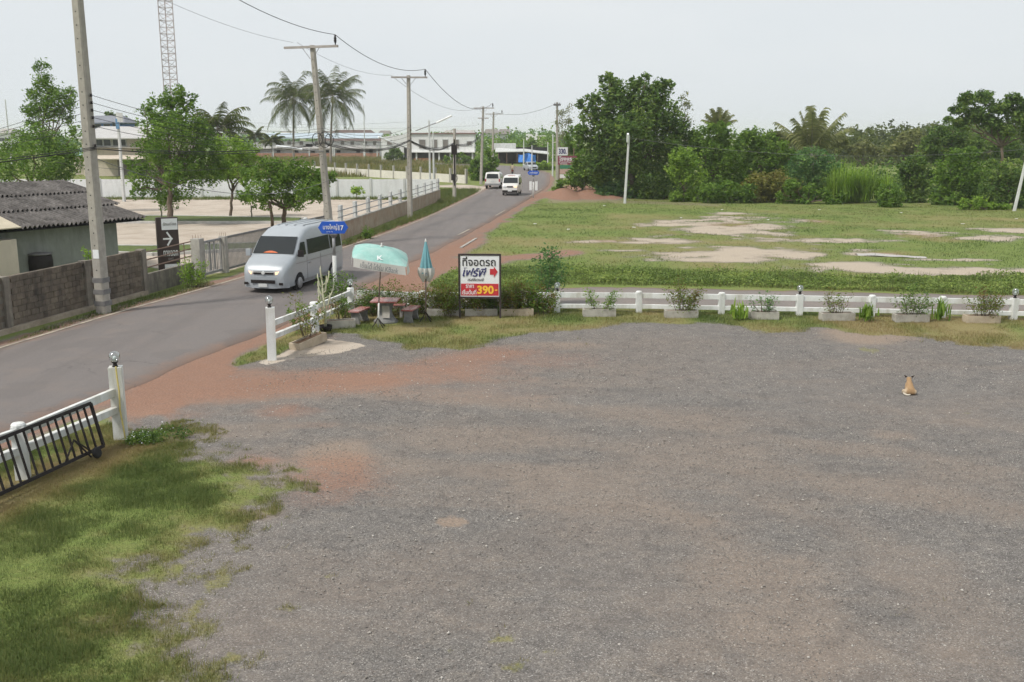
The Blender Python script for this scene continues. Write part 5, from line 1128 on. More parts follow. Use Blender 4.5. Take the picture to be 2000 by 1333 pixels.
def can(u, v, drop=0.0, side=4):
    # four-sided domed canopy: v centre to edge, u round
    a_ = 2 * math.pi * u; k = math.cos(math.pi / side) / math.cos(((a_ + R(8)) % (2 * math.pi / side)) - math.pi / side); rr = Rad * v * (k ** .85) * 1.06
    z = Hc * (1 - v ** 2.0) - .0; q = Vector((rr * math.cos(a_), rr * math.sin(a_), z)); q = T0 + M3 @ (q + Vector((0, 0, -Hc + .08))); return q
cn = MB(); cn.grid(lambda u, v: can(u, .02 + .98 * v), 48, 10); co_ = cn.build('canopy', TEAL, pu, True)
for s in range(4):
    vb = MB(); u0 = s / 4 - 8 / 360 + .004; u1 = (s + 1) / 4 - 8 / 360 - .004
    def vl(u, v):
        q = can(u0 + (u1 - u0) * u, 1.0); n_ = (q - (T0 + ax * -.36)); n_.z = 0; n_.normalize(); fl = .25 if s in (1, 3) else .10
        return q + Vector((0, 0, .012)) + n_ * (.012 + .12 * v * (fl + .2 * math.sin(u * 7))) + Vector((0, 0, -.27 * v))
    vo = vb.grid(vl, 12, 4).build('valance', VAL, pu, True)
GRY = mat('grey_letter', (.22, .23, .24), .8, .05)
q0, q1 = can(3 / 4 - 8 / 360 + .01, 1.0), can(1 - 8 / 360 - .01, 1.0)
fronts = sorted([(can(s / 4 - 8 / 360 + .125, 1.0).y, s) for s in range(4)])[0][1]
a0, a1 = can(fronts / 4 - 8 / 360 + .006, 1.0), can((fronts + 1) / 4 - 8 / 360 - .006, 1.0)
if a0.x > a1.x: a0, a1 = a1, a0
mid_ = (a0 + a1) / 2; ddv = (a1 - a0); an = math.atan2(ddv.y, ddv.x); roll = math.atan2(ddv.z, math.hypot(ddv.x, ddv.y))
nrm_ = Vector((math.sin(an), -math.cos(an), 0))
lt = text('เย็นได้ ได้ร่ม KBank', ddv.length * .76, .19, GRY, pu, tuple(mid_ + nrm_ * .105 + Vector((0, 0, -.135))), (0, 0, 0), .01)
lt.rotation_euler = (Matrix.Rotation(an, 4, 'Z') @ Matrix.Rotation(-roll, 4, 'Y') @ Matrix.Rotation(R(84), 4, 'X')).to_euler()
kp = (can(fronts / 4 - 8 / 360 + .125, .82)); kl = text('K', .17, .16, WH, pu, tuple(kp + nrm_ * .035 + Vector((0, 0, .03))), (0, 0, 0), .02); kl.rotation_euler = (Matrix.Rotation(an, 4, 'Z') @ Matrix.Rotation(R(52), 4, 'X')).to_euler()
MB().lathe([(.05, 0), (.06, .03), (.02, .06), (.03, .09), (.005, .13)], tuple(T0 + ax * .07), 10).build('finial', PW, pu, True)
fu = thing('closed_parasol', 'folded teal and white parasol standing left of the price board', 'parasol', (-2.83, 32.15, 0)); stand(fu)
MB().tube([(0, 0, .02), (.04, 0, 2.55)], .022, 8).build('pole', POLE, fu, True)
def fold(u, v):
    a_ = 2 * math.pi * u; rr = (.03 + .17 * v ** .9) * (1 + .28 * math.cos(a_ * 8) * v); return (.04 + rr * math.cos(a_), rr * math.sin(a_), 2.62 - 1.02 * v)
MB().grid(fold, 64, 8).build('folded_canopy', leafm('blue_teal_fabric', [(.20, .42, .47), (.26, .47, .52)], .2, .8), fu, True)
def fold2(u, v):
    a_ = 2 * math.pi * u; rr = (.205 + .03 * math.sin(math.pi * v) - .10 * v * v) * (1 + .30 * math.cos(a_ * 8 + .4)); return (.04 + rr * math.cos(a_), rr * math.sin(a_), 1.78 - .42 * v + .07 * math.sin(a_ * 3) * v)
MB().grid(fold2, 64, 5).build('valance', VAL, fu, True); MB().lathe([(.03, 0), (.035, .04), (.008, .12)], (.04, 0, 2.6), 8).build('finial', PW, fu, True)
text('B', .09, .1, GRY, fu, (.07, -.29, 1.6), (R(88), 0, R(10)), .02)

# ------------------------------------------------------------------ signs
bd = thing('price_board', 'framed white and red parking price board with a red arrow', 'sign', (-1.07, 32.75, 0), R(-3))
DB = mat('brown_frame', (.045, .035, .035), .5, .15, 6, 0); RED = mat('sign_red', (.50, .035, .045), .55, .08, 3, 0); NAVY = mat('sign_navy', (.035, .035, .14), .6, .05); INK = mat('sign_ink', (.035, .032, .035), .6, .05); YEL = mat('sign_yellow', (.85, .50, .05), .55, .05)
BW, B0, B1 = 1.42, .70, 2.13
for s in (-1, 1): MB().box((s * (BW / 2 - .03), .03, B1 / 2), (.06, .06, B1)).build('leg', DB, bd)
for z in (B0, B1): MB().box((0, .0, z), (BW, .05, .06)).build('frame_rail', DB, bd)
for s in (-1, 1): MB().box((s * (BW / 2 - .03), -.005, (B0 + B1) / 2), (.062, .045, B1 - B0 - .06)).build('frame_stile', DB, bd)
MB().box((0, .0, (B0 + B1) / 2), (BW - .1, .02, B1 - B0 - .04)).build('board', WH, bd); MB().box((0, -.013, .965), (BW - .17, .01, .40)).build('price_band', RED, bd)
def bt(s_, w_, h_, m_, x, z, b_=.0, sh=0.0): text(s_, w_, h_, m_, bd, (x, -.022, z), (R(90), 0, 0), b_, shear=sh)
bt('ที่จอดรถ', 1.10, .31, INK, -.02, 1.91, .012); bt('โฟร์พี', .80, .30, NAVY, -.17, 1.55, .02, .25); bt('เรสซิเดนซ์', .54, .10, INK, -.13, 1.305, .006, .2)
bt('ราคา', .27, .115, WH, -.33, 1.075, .02); bt('เริ่มต้นที่', .47, .165, WH, -.35, .885, .015); bt('390', .55, .285, YEL, .19, .96, .035); MB().box((.545, -.021, .955), (.09, .01, .035)).build('dash', YEL, bd)
am = MB(); am.slab([(.34, -.012, 1.47), (.47, -.012, 1.47), (.47, -.012, 1.38), (.60, -.012, 1.565), (.47, -.012, 1.75), (.47, -.012, 1.66), (.34, -.012, 1.66)], .012, (0, -1, 0)); am.build('arrow', RED, bd)
BLU = mat('street_sign_blue', (.02, .10, .50), .45, .06, 3, 0)
def street_sign(label, x, y, zt, wd, ht, body, num, rz, tilt_=0.0):
    t = thing('street_sign', label, 'sign', (x, y, 0), rz); hw_ = wd / 2
    MB().slab([(-hw_, 0, zt), (-hw_ * .74, 0, zt + ht / 2), (hw_ * .74, 0, zt + ht / 2), (hw_, 0, zt), (hw_ * .74, 0, zt - ht / 2), (-hw_ * .74, 0, zt - ht / 2)], .05, (0, 1, 0)).build('plate', BLU, t, bevel=.008)
    text(body, wd * .47, ht * .52, WH, t, (-wd * .10, -.012, zt + ht * .04), (R(90), 0, 0), .012); text(num, wd * .17, ht * .42, WH, t, (wd * .26, -.012, zt - .01), (R(90), 0, 0), .03); text('BANG YAI', wd * .2, ht * .08, WH, t, (-wd * .12, -.012, zt - ht * .34), (R(90), 0, 0))
    MB().tube([(0, .04, 0), (0, .04, zt * .64)], .075, 10).build('lower_post', K['greywhite'], t, True); MB().tube([(0, .04, zt * .64), (0, .04, zt - ht / 2 - .06)], .055, 10).build('post', K['steel'], t, True)
    MB().lathe([(.05, 0), (.14, .10), (.16, .14)], (0, .04, zt - ht / 2 - .16), 10).build('bracket', K['darksteel'], t)
    return t
sx_, sy_, sz_ = P(649, 445, 35.4); street_sign('blue hexagonal street name plate with number 17 in front of the van', sx_ + .03, 35.4, sz_, 1.06, .43, 'บางใหญ่', '17', R(6))
sx_, sy_, sz_ = P(1042, 338, 97.5); s2 = street_sign('small blue street name plate by the road near the minibus', sx_, 97.5, sz_, 1.15, .42, 'บางใหญ่', '17', 0)
for s in (-1, 1): MB().box((s * .28, .04, sz_ - 1.25), (.24, .02, .85)).build('notice_sheet', WH, s2)
hs_ = thing('hotel_sign', 'stacked hotel sign with white price panel and maroon name board', 'sign', (P(1090, 330, 107)[0], 107, 0)); ox = P(1090, 330, 107)[0]; m1 = MPP(107); Zh = lambda py: P(1000, py, 107)[2]
for px in (1092, 1120): MB().tube([((px - CX) * m1 - ox, .1, 0), ((px - CX) * m1 - ox, .1, Zh(290))], .06, 6).build('post', K['rust'], hs_)
def hp(x0, x1, y0, y1, m_, nm): MB().box((((x0 + x1) / 2 - CX) * m1 - ox, 0, (Zh(y0) + Zh(y1)) / 2), ((x1 - x0) * m1, .06, Zh(y0) - Zh(y1))).build(nm, m_, hs_)
MAROON = mat('maroon_board', (.25, .07, .10), .6, .08)
hp(1088, 1108, 288, 304, WH, 'price_panel'); hp(1089, 1126, 305, 322, MAROON, 'name_board'); hp(1093, 1120, 323, 330, mat('green_board', (.05, .22, .13), .6, .08), 'green_board'); hp(1093, 1116, 331, 340, mat('pink_board', (.5, .36, .31), .6, .08), 'lower_board'); hp(1093, 1114, 341, 348, WH, 'lowest_board')
def ht(s_, px, py, w_, h_, m_, b_=.01): text(s_, w_ * m1, h_ * m1, m_, hs_, ((px - CX) * m1 - ox, -.04, Zh(py)), (R(90), 0, 0), b_)
ht('330.', 1098, 296, 15, 10, NAVY, .04); ht('โรงแรม', 1107, 310, 31, 8, WH, .03); ht('สำรองห้องพัก', 1107, 316.5, 32, 3, WH); ht('ติดต่อ', 1100, 320, 14, 3, WH)
# plastic sheet lying in the field, roadside kerb slab, litter
tag(MB().grid(lambda u, v: (G(1676, 500)[0] + 3.0 * u, G(1676, 500)[1] - 1.2 * u + 1.1 * v * (.4 + .6 * math.sin(3 * u + .5) ** 2), .035 + (.03 * math.sin(u * 7 + v * 3) ** 2 + .02 * math.sin(v * 9 + u * 4) ** 2 - .03 * abs(2 * v - 1) ** 3)), 18, 8).build('plastic_sheet', mat('pale_plastic', (.42, .40, .38), .5, .1, 3, .1, 10), None, True), 'crumpled pale plastic sheet lying on the grass field', 'plastic sheet')
x0, y0 = G(900, 485); x1, y1 = G(930, 467); sl_ = MB(); seg_box(sl_, (x0, y0), (x1, y1), -.05, .05, -.05, .05, .14); tag(sl_.build('drain_slab', K['conc']), 'pale concrete drain slab beside the road at the field corner', 'slab')
# ------------------------------------------------------------------ foliage
def leaf_quads(C, size, tint, asp=.5, up=.35, rng=RNG, dirs=None, bend=.0):
    n = len(C); a = rng.normal(size=(n, 3)); a[:, 2] = a[:, 2] * .6 - .15
    if dirs is not None: a = a * .5 + dirs * 1.2
    a /= np.linalg.norm(a, axis=1)[:, None] + 1e-9
    r = rng.normal(size=(n, 3)); r[:, 2] += up * 2
    b = np.cross(a, r); b /= np.linalg.norm(b, axis=1)[:, None] + 1e-9
    L = size[:, None]; W = L * asp
    V = np.stack([C - a * L * .5, C + b * W * .5 - a * L * .05, C + a * L * .5, C - b * W * .5 - a * L * .05], 1).reshape(-1, 3)
    Fq = np.arange(n * 4).reshape(-1, 4); return V, Fq, tint
def blob_leaves(blobs, n, size, rng=RNG, twig=8, spread=.16, shell=.55, flat=1.0, tj=.16):
    B = np.array(blobs, float); w_ = B[:, 3] ** 2; w_ /= w_.sum(); nt = max(1, n // twig)
    bi = rng.choice(len(B), nt, p=w_); d = rng.normal(size=(nt, 3)); d /= np.linalg.norm(d, axis=1)[:, None]
    rad = rng.random(nt) ** .5; rad = shell + (1.06 - shell) * rad; rad *= 1 + .12 * rng.normal(size=nt)
    rr = B[bi, 3]; c = B[bi, :3] + d * (rad * rr)[:, None] * np.array([1, 1, flat])
    tb = np.clip(.45 + .16 * rng.normal(size=nt) + .10 * rng.normal(size=len(B))[bi], 0, 1)
    ti = np.repeat(np.arange(nt), twig); m = len(ti)
    C = c[ti] + rng.normal(size=(m, 3)) * (np.maximum(rr[ti], size * 1.6) * spread)[:, None]
    t = np.clip(tb[ti] + rng.normal(size=m) * tj * .6, 0, 1); s = size * rng.uniform(.6, 1.35, m)
    return C, s, t, d[ti]
def crown(name, parent, blobs, n, size, pal, asp=.5, **k):
    rg_ = random.Random(len(blobs) + n); bb = []
    for bx_, by_, bz_, br_ in blobs:
        bb.append((bx_, by_, bz_, br_ * .82))
        for _ in range(4):
            a_ = rg_.uniform(0, 6.28); e_ = rg_.uniform(-.7, .85); q_ = rg_.uniform(.6, .92) * br_; bb.append((bx_ + q_ * math.cos(a_) * math.cos(e_), by_ + q_ * math.sin(a_) * math.cos(e_), max(bz_ + q_ * math.sin(e_), .1), br_ * rg_.uniform(.28, .5)))
    C, s, t, d = blob_leaves(bb, int(n * 1.25), size, **k); kk = C[:, 2] > .04; C, s, t = C[kk], s[kk], t[kk]; m = len(C)
    V, Fq, tt = leaf_quads(C, s[:m], t[:m], asp)
    return link(name, np_mesh(name, V, Fq, 4, K['leaf_' + pal], tt), parent)
def limb(mb, a, b, r0, r1, n=5, wob=.06, seed=0):
    a, b = Vector(a), Vector(b); L = (b - a).length; rg = random.Random(seed); pts = []; rs = []
    for i in range(n + 1):
        f = i / n; q = a.lerp(b, f); k = math.sin(f * math.pi)
        pts.append(tuple(q + Vector((rg.uniform(-1, 1), rg.uniform(-1, 1), rg.uniform(-.4, .6))) * L * wob * k)); rs.append(r0 + (r1 - r0) * f)
    mb.tube(pts, rs, 7)
def tree(label, base, blobs, n, size, pal, tr=.18, cat='tree', name='tree', group=None, fork=.35, bark='bark', asp=.5, limbs=True, **k):
    # base (x, y); blobs in world coordinates (x, y, z, r)
    t = thing(name, label, cat, (base[0], base[1], 0), 0, group); L = [(x - base[0], y - base[1], z, r_) for x, y, z, r_ in blobs]
    mb = MB(); zs = [q[2] for q in L]; zt = max(zs); zl = min(q[2] - q[3] for q in L); cx = sum(q[0] for q in L) / len(L); cy = sum(q[1] for q in L) / len(L)
    zf = max(.12, min(zl + .25 * (zt - zl), zt * fork + .1)); f0 = (cx * .35, cy * .35, zf)
    limb(mb, (0, 0, -.1), f0, tr, tr * .75, 5, .03, 1)
    if limbs:
        for i, q in enumerate(L): limb(mb, f0, (q[0], q[1], q[2] + q[3] * .3), tr * .55, max(.012, tr * .08), 6, .08, i + 3)
    mb.build('trunk', K[bark], t, True)
    crown('crown', t, L, n, size, pal, asp, **k); return t
def pxb(Y, *bl):      # blobs given as photograph pixels at distance Y (+ depth offset) -> world metres
    out = []
    for b in bl:
        px, py, r_ = b[:3]; dy = b[3] if len(b) > 3 else 0.0; x, y, z = P(px, py, Y + dy); out.append((x, y, z, r_ * MPP(Y + dy, z)))
    return out
def bx_at(px, Y): return ((px - CX) * MPP(Y), Y)
# left trees
tree('tall slender pale green tree at the far left, behind the grey house', bx_at(98, 78), pxb(78, (82, 130, 14), (85, 158, 18), (70, 190, 18), (108, 190, 28), (135, 200, 16), (55, 215, 16), (88, 215, 26), (120, 225, 20), (65, 240, 14), (95, 175, 14), (140, 182, 10)), 4200, .26, 'mid', .14, twig=6, spread=.3, shell=.2, asp=.35)
tree('dense low green tree below the slender one at the left edge', bx_at(60, 74), pxb(74, (40, 275, 28), (75, 270, 34), (110, 285, 34), (20, 310, 34), (70, 315, 46, -2), (120, 320, 38), (5, 345, 30), (150, 260, 16), (140, 300, 24), (95, 340, 36)), 9000, .22, 'mid', .16, twig=7, spread=.2)
tree('broad leafy tree standing behind the brown exit sign', G(332, 440), pxb(69, (340, 190, 24), (365, 200, 20), (315, 215, 32), (365, 235, 36), (300, 250, 30), (335, 262, 42, -2), (395, 265, 30), (285, 290, 26), (330, 310, 46), (390, 310, 42), (270, 330, 22), (300, 350, 38), (360, 350, 44, -1.5), (410, 340, 30), (268, 375, 16), (330, 385, 28), (280, 215, 14), (425, 320, 22)), 19000, .2, 'mid', .22, fork=.28, twig=8, spread=.17, shell=.45)
tree('yellow-green bushy tree between the leafy tree and the two-trunk tree', G(450, 425), pxb(74, (445, 290, 30), (480, 300, 26), (460, 325, 34), (430, 330, 24), (500, 320, 20)), 4500, .2, 'lite', .12, twig=8, spread=.2, shell=.4)
tt = tree('small dark green tree with two trunks behind the van roof', G(553, 448), pxb(63, (490, 345, 24), (530, 335, 28), (575, 335, 30), (610, 345, 24), (505, 375, 28, -1), (550, 370, 32), (600, 372, 28, -1), (625, 355, 20), (480, 380, 16), (575, 395, 20), (645, 345, 14), (520, 400, 14), (620, 385, 16)), 11000, .18, 'mid', .17, fork=.34, twig=8, spread=.18, shell=.45)
sb = MB(); x0, y0 = G(545, 449); q = P(527, 395, 62.5); limb(sb, (x0 - tt.location.x - .3, y0 - tt.location.y - .3, -.1), (q[0] - tt.location.x, q[1] - tt.location.y, q[2]), .12, .08, 5, .02); sb.build('second_trunk', K['bark'], tt, True)
tree('sapling with a thin pale trunk beyond the gate, left of the two-trunk tree', G(492, 428), pxb(71, (490, 392, 9), (496, 405, 6), (485, 385, 6)), 260, .16, 'mid', .06, twig=6, bark='bark_grey', limbs=False, fork=.7, group='saplings in the parking island')
tree('sapling with a thin pale trunk left of the brown exit sign', G(316, 428), pxb(71, (316, 392, 8), (310, 382, 7)), 200, .16, 'mid', .06, twig=6, bark='bark_grey', limbs=False, fork=.7, group='saplings in the parking island')
tree('thin young plant with broad leaves against the white compound wall', G(697, 390), pxb(95, (697, 372, 9), (690, 374, 6), (705, 374, 6)), 80, .45, 'lite', .04, limbs=False, fork=.8, twig=4, flat=.4)
tree('round dark clipped tree in front of the white gabled wing', bx_at(769, 222), pxb(222, (769, 302, 13), (760, 306, 10), (780, 306, 10), (770, 296, 9)), 1500, .5, 'dark', .2, limbs=False)
# coconut palms
def frond(mb_r, leaves, base, az, el, L, droop, rng, w_=.5, nseg=14, nl=26):
    pts = []; p = Vector(base); e = el
    for i in range(nseg + 1):
        pts.append(p.copy()); st = L / nseg; d = Vector((math.cos(az) * math.cos(e), math.sin(az) * math.cos(e), math.sin(e))); p = p + d * st; e -= droop / nseg * (0.5 + 1.2 * i / nseg)
    mb_r.tube([tuple(q) for q in pts], [.035 * (1 - .8 * i / nseg) + .006 for i in range(nseg + 1)], 4, False)
    side = Vector((-math.sin(az), math.cos(az), 0))
    for k in range(nl):
        f = .16 + .84 * (k + rng.random() * .6) / nl; i = min(int(f * nseg), nseg - 1); q = pts[i].lerp(pts[i + 1], f * nseg - i) if i < nseg else pts[-1]; td = (pts[i + 1] - pts[i]).normalized()
        ll = L * .27 * math.sin(min(1, .25 + f * .9) * math.pi * .86) + .12
        for s in (-1, 1):
            d = (side * s * .8 + td * .65 + Vector((0, 0, -.42 - .4 * rng.random()))).normalized(); d2 = (d + Vector((0, 0, -.75))).normalized(); b = td * w_ * .1
            leaves.append((q - b, q + b, q + d * ll * .55 + b * .7, q + d * ll * .55 - b * .7)); leaves.append((q + d * ll * .55 - b * .7, q + d * ll * .55 + b * .7, q + d * ll * .55 + d2 * ll * .5 + b * .1, q + d * ll * .55 + d2 * ll * .5 - b * .1))
def palm(label, px, pb, ptop, Y, L, nf, name='coconut_palm', lean=0.0, up=.0, seed=1, tr=.2, nuts=True, pal='palm', wide=.5, spread=(-.15, 1.35), dr=(1.0, 1.9), group='coconut palms'):
    rg = random.Random(seed); bx0 = (px - CX) * MPP(Y); x, y, zt = P(ptop[0], ptop[1], Y)
    t = thing(name, label, 'palm', (bx0, Y, 0), 0, group); mb = MB(); pts = []; top = Vector((x - bx0, 0, zt))
    for i in range(9): f = i / 8; pts.append((top.x * f ** 1.6, 0, -.2 + (zt + .2) * f))
    mb.tube(pts, [tr * (1.35 if i == 0 else 1 - .35 * i / 8) for i in range(9)], 9); mb.build('trunk', K['palmtrunk'], t, True)
    rb = MB(); lv = []
    for k in range(nf):
        az = 2 * math.pi * (k * .382 + rg.random() * .06); el = spread[0] + (spread[1] - spread[0]) * ((k + .5) / nf); frond(rb, lv, top + Vector((0, 0, .1)), az, el, L * rg.uniform(.85, 1.1), rg.uniform(*dr), rg, wide)
    rb.build('frond_ribs', K['palmtrunk'], t, True); V = np.array([[tuple(q) for q in l] for l in lv]).reshape(-1, 3); n = len(lv); tn = np.clip(.5 + .2 * np.repeat(RNG.normal(size=n // 2 + 1), 2)[:n], 0, 1)
    link('fronds', np_mesh('fronds', V, np.arange(n * 4).reshape(-1, 4), 4, K['leaf_' + pal], tn), t)
    if nuts:
        nb = MB(); 
        for k in range(9): a_ = k * .9; nb.lathe([(.02, -.16), (.11, -.1), (.14, 0), (.1, .12), (.02, .16)], (top.x + .32 * math.cos(a_), .32 * math.sin(a_), zt - .25 - .1 * (k % 3)), 8)
        nb.build('coconuts', mat('coconut', (.20, .16, .05), .7, .2, 3, 0), t, True)
    return t
palm('tall coconut palm left of the leaning pole', 574, 300, (574, 198), 205, 7.6, 34, seed=3, tr=.25, wide=.8, spread=(-.7, 1.5), dr=(.9, 2.1))
palm('tall coconut palm right of the leaning pole', 646, 300, (650, 196), 200, 7.8, 34, seed=8, tr=.25, wide=.8, spread=(-.7, 1.55), dr=(.9, 2.0))
palm('coconut palm crown peeping out behind the broad leafy tree', 425, 330, (427, 258), 120, 4.6, 24, seed=5, wide=.7)
palm('small palm with feathery head behind the grass near the long row', 500, 300, (498, 268), 190, 2.4, 14, seed=12, tr=.16, nuts=False, wide=.8, name='small_palm'); palm('small palm with drooping head near the long row', 532, 305, (531, 277), 180, 2.4, 14, seed=13, tr=.14, nuts=False, wide=.8, name='small_palm')
palm('young coconut palm with upright fronds above the field bushes', 1588, 392, (1585, 298), 108, 4.8, 13, seed=21, tr=.2, spread=(.7, 1.56), dr=(.1, .7), wide=.8, nuts=False, pal='grey')
palm('spiky palm top rising behind the mango bushes', 1402, 392, (1402, 250), 112, 2.1, 18, seed=25, tr=.18, spread=(.5, 1.5), dr=(.1, .5), wide=.5, nuts=False, name='spiky_palm', pal='grey')
# trees and bushes at the end of the field
def bush(label, Y, blobs, n, size, pal, tr=.1, name='bush', cat='bush', ground=True, **k):
    wb = pxb(Y, *blobs); wb += [(x + random.uniform(-.4, .4), y + random.uniform(-.5, .3), r_ * .45, r_ * .8) for x, y, z, r_ in wb if ground and z - r_ < 2.2]; bx0 = sum(q[0] for q in wb) / len(wb); by0 = sum(q[1] for q in wb) / len(wb); return tree(label, (bx0, by0), wb, n, size, pal, tr, cat, name, 'bushes at the end of the field', **k)
tree('largest dark spreading tree at the end of the field', bx_at(1235, 97), pxb(97, (1190, 165, 20), (1212, 178, 26), (1250, 172, 24), (1285, 180, 24), (1305, 165, 12), (1265, 150, 10), (1175, 205, 30), (1215, 215, 44), (1262, 215, 46), (1300, 225, 36), (1150, 225, 22), (1130, 205, 11), (1155, 195, 14), (1180, 255, 40), (1230, 265, 54, -2), (1285, 270, 46), (1315, 275, 26), (1150, 262, 22), (1190, 305, 44), (1245, 310, 50), (1300, 310, 36), (1165, 320, 34), (1325, 300, 18), (1188, 148, 9)), 26000, .34, 'dark', .45, fork=.25, twig=9, spread=.15, shell=.5)
tree('thin sparse tree at the right side of the largest tree', bx_at(1330, 99), pxb(99, (1335, 190, 10), (1342, 205, 9), (1320, 220, 12), (1338, 232, 12), (1345, 245, 9), (1325, 250, 12)), 420, .28, 'grey', .1, twig=4, spread=.4, shell=.1, asp=.35)
tree('thin sparse tree left of the largest tree, by the hotel sign', bx_at(1098, 126), pxb(126, (1095, 222, 10), (1105, 238, 12), (1090, 245, 9), (1112, 215, 8), (1100, 262, 10)), 520, .3, 'grey', .1, twig=4, spread=.35, shell=.1, asp=.35)
tree('left of two dark columnar trees behind the hotel sign', bx_at(1112, 112), pxb(114, (1112, 255, 9), (1112, 270, 12), (1111, 288, 14), (1112, 306, 14)), 1500, .26, 'mid', .12, twig=8); tree('right of two dark columnar trees behind the hotel sign', bx_at(1130, 110), pxb(110, (1131, 250, 9), (1131, 266, 12), (1130, 284, 13), (1130, 302, 14)), 1500, .26, 'mid', .12, twig=8)
bush('vine-covered bank sloping down to the red earth mound', 100, ((1098, 362, 12), (1118, 348, 18), (1140, 335, 24), (1160, 345, 24), (1130, 358, 14), (1180, 352, 20), (1086, 370, 7), (1152, 320, 22), (1175, 330, 22)), 8500, .28, 'mid', name='vine_bank', ground=False)
bush('low scrub below the largest tree, left of the light pole', 97, ((1190, 372, 18), (1210, 365, 20), (1235, 375, 17), (1170, 375, 12)), 3600, .26, 'blue')
bush('dark low scrub right of the light pole', 96, ((1255, 368, 20), (1290, 370, 20), (1325, 375, 18), (1270, 380, 12), (1345, 380, 12)), 4600, .26, 'dark')
bush('rounded pale green bush beside the dark hollow', 92, ((1325, 305, 20), (1345, 315, 26), (1320, 330, 20), (1360, 340, 26), (1335, 350, 22)), 5200, .26, 'lite')
tree('domed green mango tree right of the dark hollow', bx_at(1390, 97), pxb(97, (1370, 270, 26), (1400, 262, 28), (1425, 275, 24), (1350, 285, 20), (1385, 300, 38), (1425, 310, 34), (1400, 340, 36), (1440, 345, 26)), 11000, .3, 'mid', .25, twig=9)
bush('low green scrub below the mango tree', 90, ((1385, 372, 20), (1420, 372, 22), (1455, 378, 18), (1400, 385, 12)), 4200, .25, 'mid')
tree('domed green tree right of the mango tree', bx_at(1490, 99), pxb(99, (1470, 272, 24), (1495, 282, 28), (1520, 295, 26), (1455, 295, 24), (1480, 315, 34), (1515, 325, 30), (1540, 310, 18)), 8000, .3, 'mid', .22, twig=9)
bush('mixed brush left of the cane clump', 91, ((1480, 360, 24), (1515, 360, 28), (1550, 370, 22), (1500, 378, 16)), 5600, .26, 'dry'); bush('dark glossy bush in front of the young coconut palm', 94, ((1560, 320, 26), (1590, 312, 28), (1615, 325, 24), (1570, 345, 28), (1605, 350, 26), (1625, 340, 18)), 6500, .28, 'blue')
bush('low brush under the young coconut palm', 89, ((1545, 365, 16), (1580, 372, 16), (1525, 382, 10), (1610, 380, 14), (1640, 385, 9)), 3200, .24, 'mid')
bush('lone rounded bush standing forward on the field edge', 85, ((1738, 372, 18), (1722, 384, 16), (1754, 384, 16), (1738, 388, 16)), 3600, .2, 'mid')
bush('dark layered tree right of the cane clump', 91, ((1790, 320, 22), (1775, 340, 22), (1800, 350, 24), (1782, 365, 18), (1765, 330, 12)), 5200, .27, 'dark', tr=.15)
bush('large fresh green bush right of the dark layered tree', 88, ((1870, 310, 24), (1895, 305, 20), (1850, 330, 26), (1885, 340, 34), (1915, 340, 24), (1860, 365, 26), (1900, 370, 24), (1835, 355, 18), (1830, 380, 12)), 9500, .25, 'mid')
bush('dark bushes behind the leaning slim pole at the right edge', 84, ((1945, 335, 26), (1975, 330, 24), (1935, 365, 26), (1970, 368, 28), (2010, 350, 30), (1990, 385, 16), (1950, 395, 10)), 7000, .25, 'dark'); bush('low grass-green brush at the foot of the right bushes', 82, ((1910, 395, 14), (1880, 398, 10), (1935, 402, 10), (1960, 405, 8)), 2200, .22, 'lite')
tree('tall layered tree spreading over the right edge of the field', bx_at(1960, 100), pxb(100, (1895, 195, 22), (1925, 195, 20), (1870, 215, 16), (1905, 222, 24), (1950, 210, 24), (1980, 200, 18), (1935, 240, 24), (1990, 230, 28), (1855, 232, 9), (1880, 245, 18), (1960, 255, 24), (2010, 215, 30), (2020, 260, 30)), 11000, .34, 'dark', .17, fork=.5, bark='bark', twig=8, spread=.2, flat=.5, shell=.3)
tree('olive tree mass behind the fresh green bush', bx_at(1850, 110), pxb(110, (1830, 270, 26), (1860, 262, 28), (1890, 280, 34), (1815, 295, 26), (1930, 290, 34), (1965, 290, 30), (1850, 300, 30)), 7000, .36, 'dark', .25, twig=9)
tree('grey-green tree beyond the cane clump', bx_at(1780, 140), pxb(140, (1780, 275, 24), (1760, 285, 20), (1800, 290, 22), (1740, 295, 16), (1790, 305, 22)), 3600, .45, 'grey', .22, twig=9); tree('small olive tree beyond the cane clump, to the left', bx_at(1690, 150), pxb(150, (1690, 290, 16), (1670, 295, 14), (1712, 297, 14), (1640, 285, 14)), 2400, .45, 'grey', .2, twig=9)
tree('dark green trees left of the young coconut palm skyline', bx_at(1540, 125), pxb(125, (1530, 275, 18), (1555, 270, 16), (1510, 268, 14), (1610, 280, 18), (1640, 275, 16)), 2800, .4, 'grey', .22, twig=9)
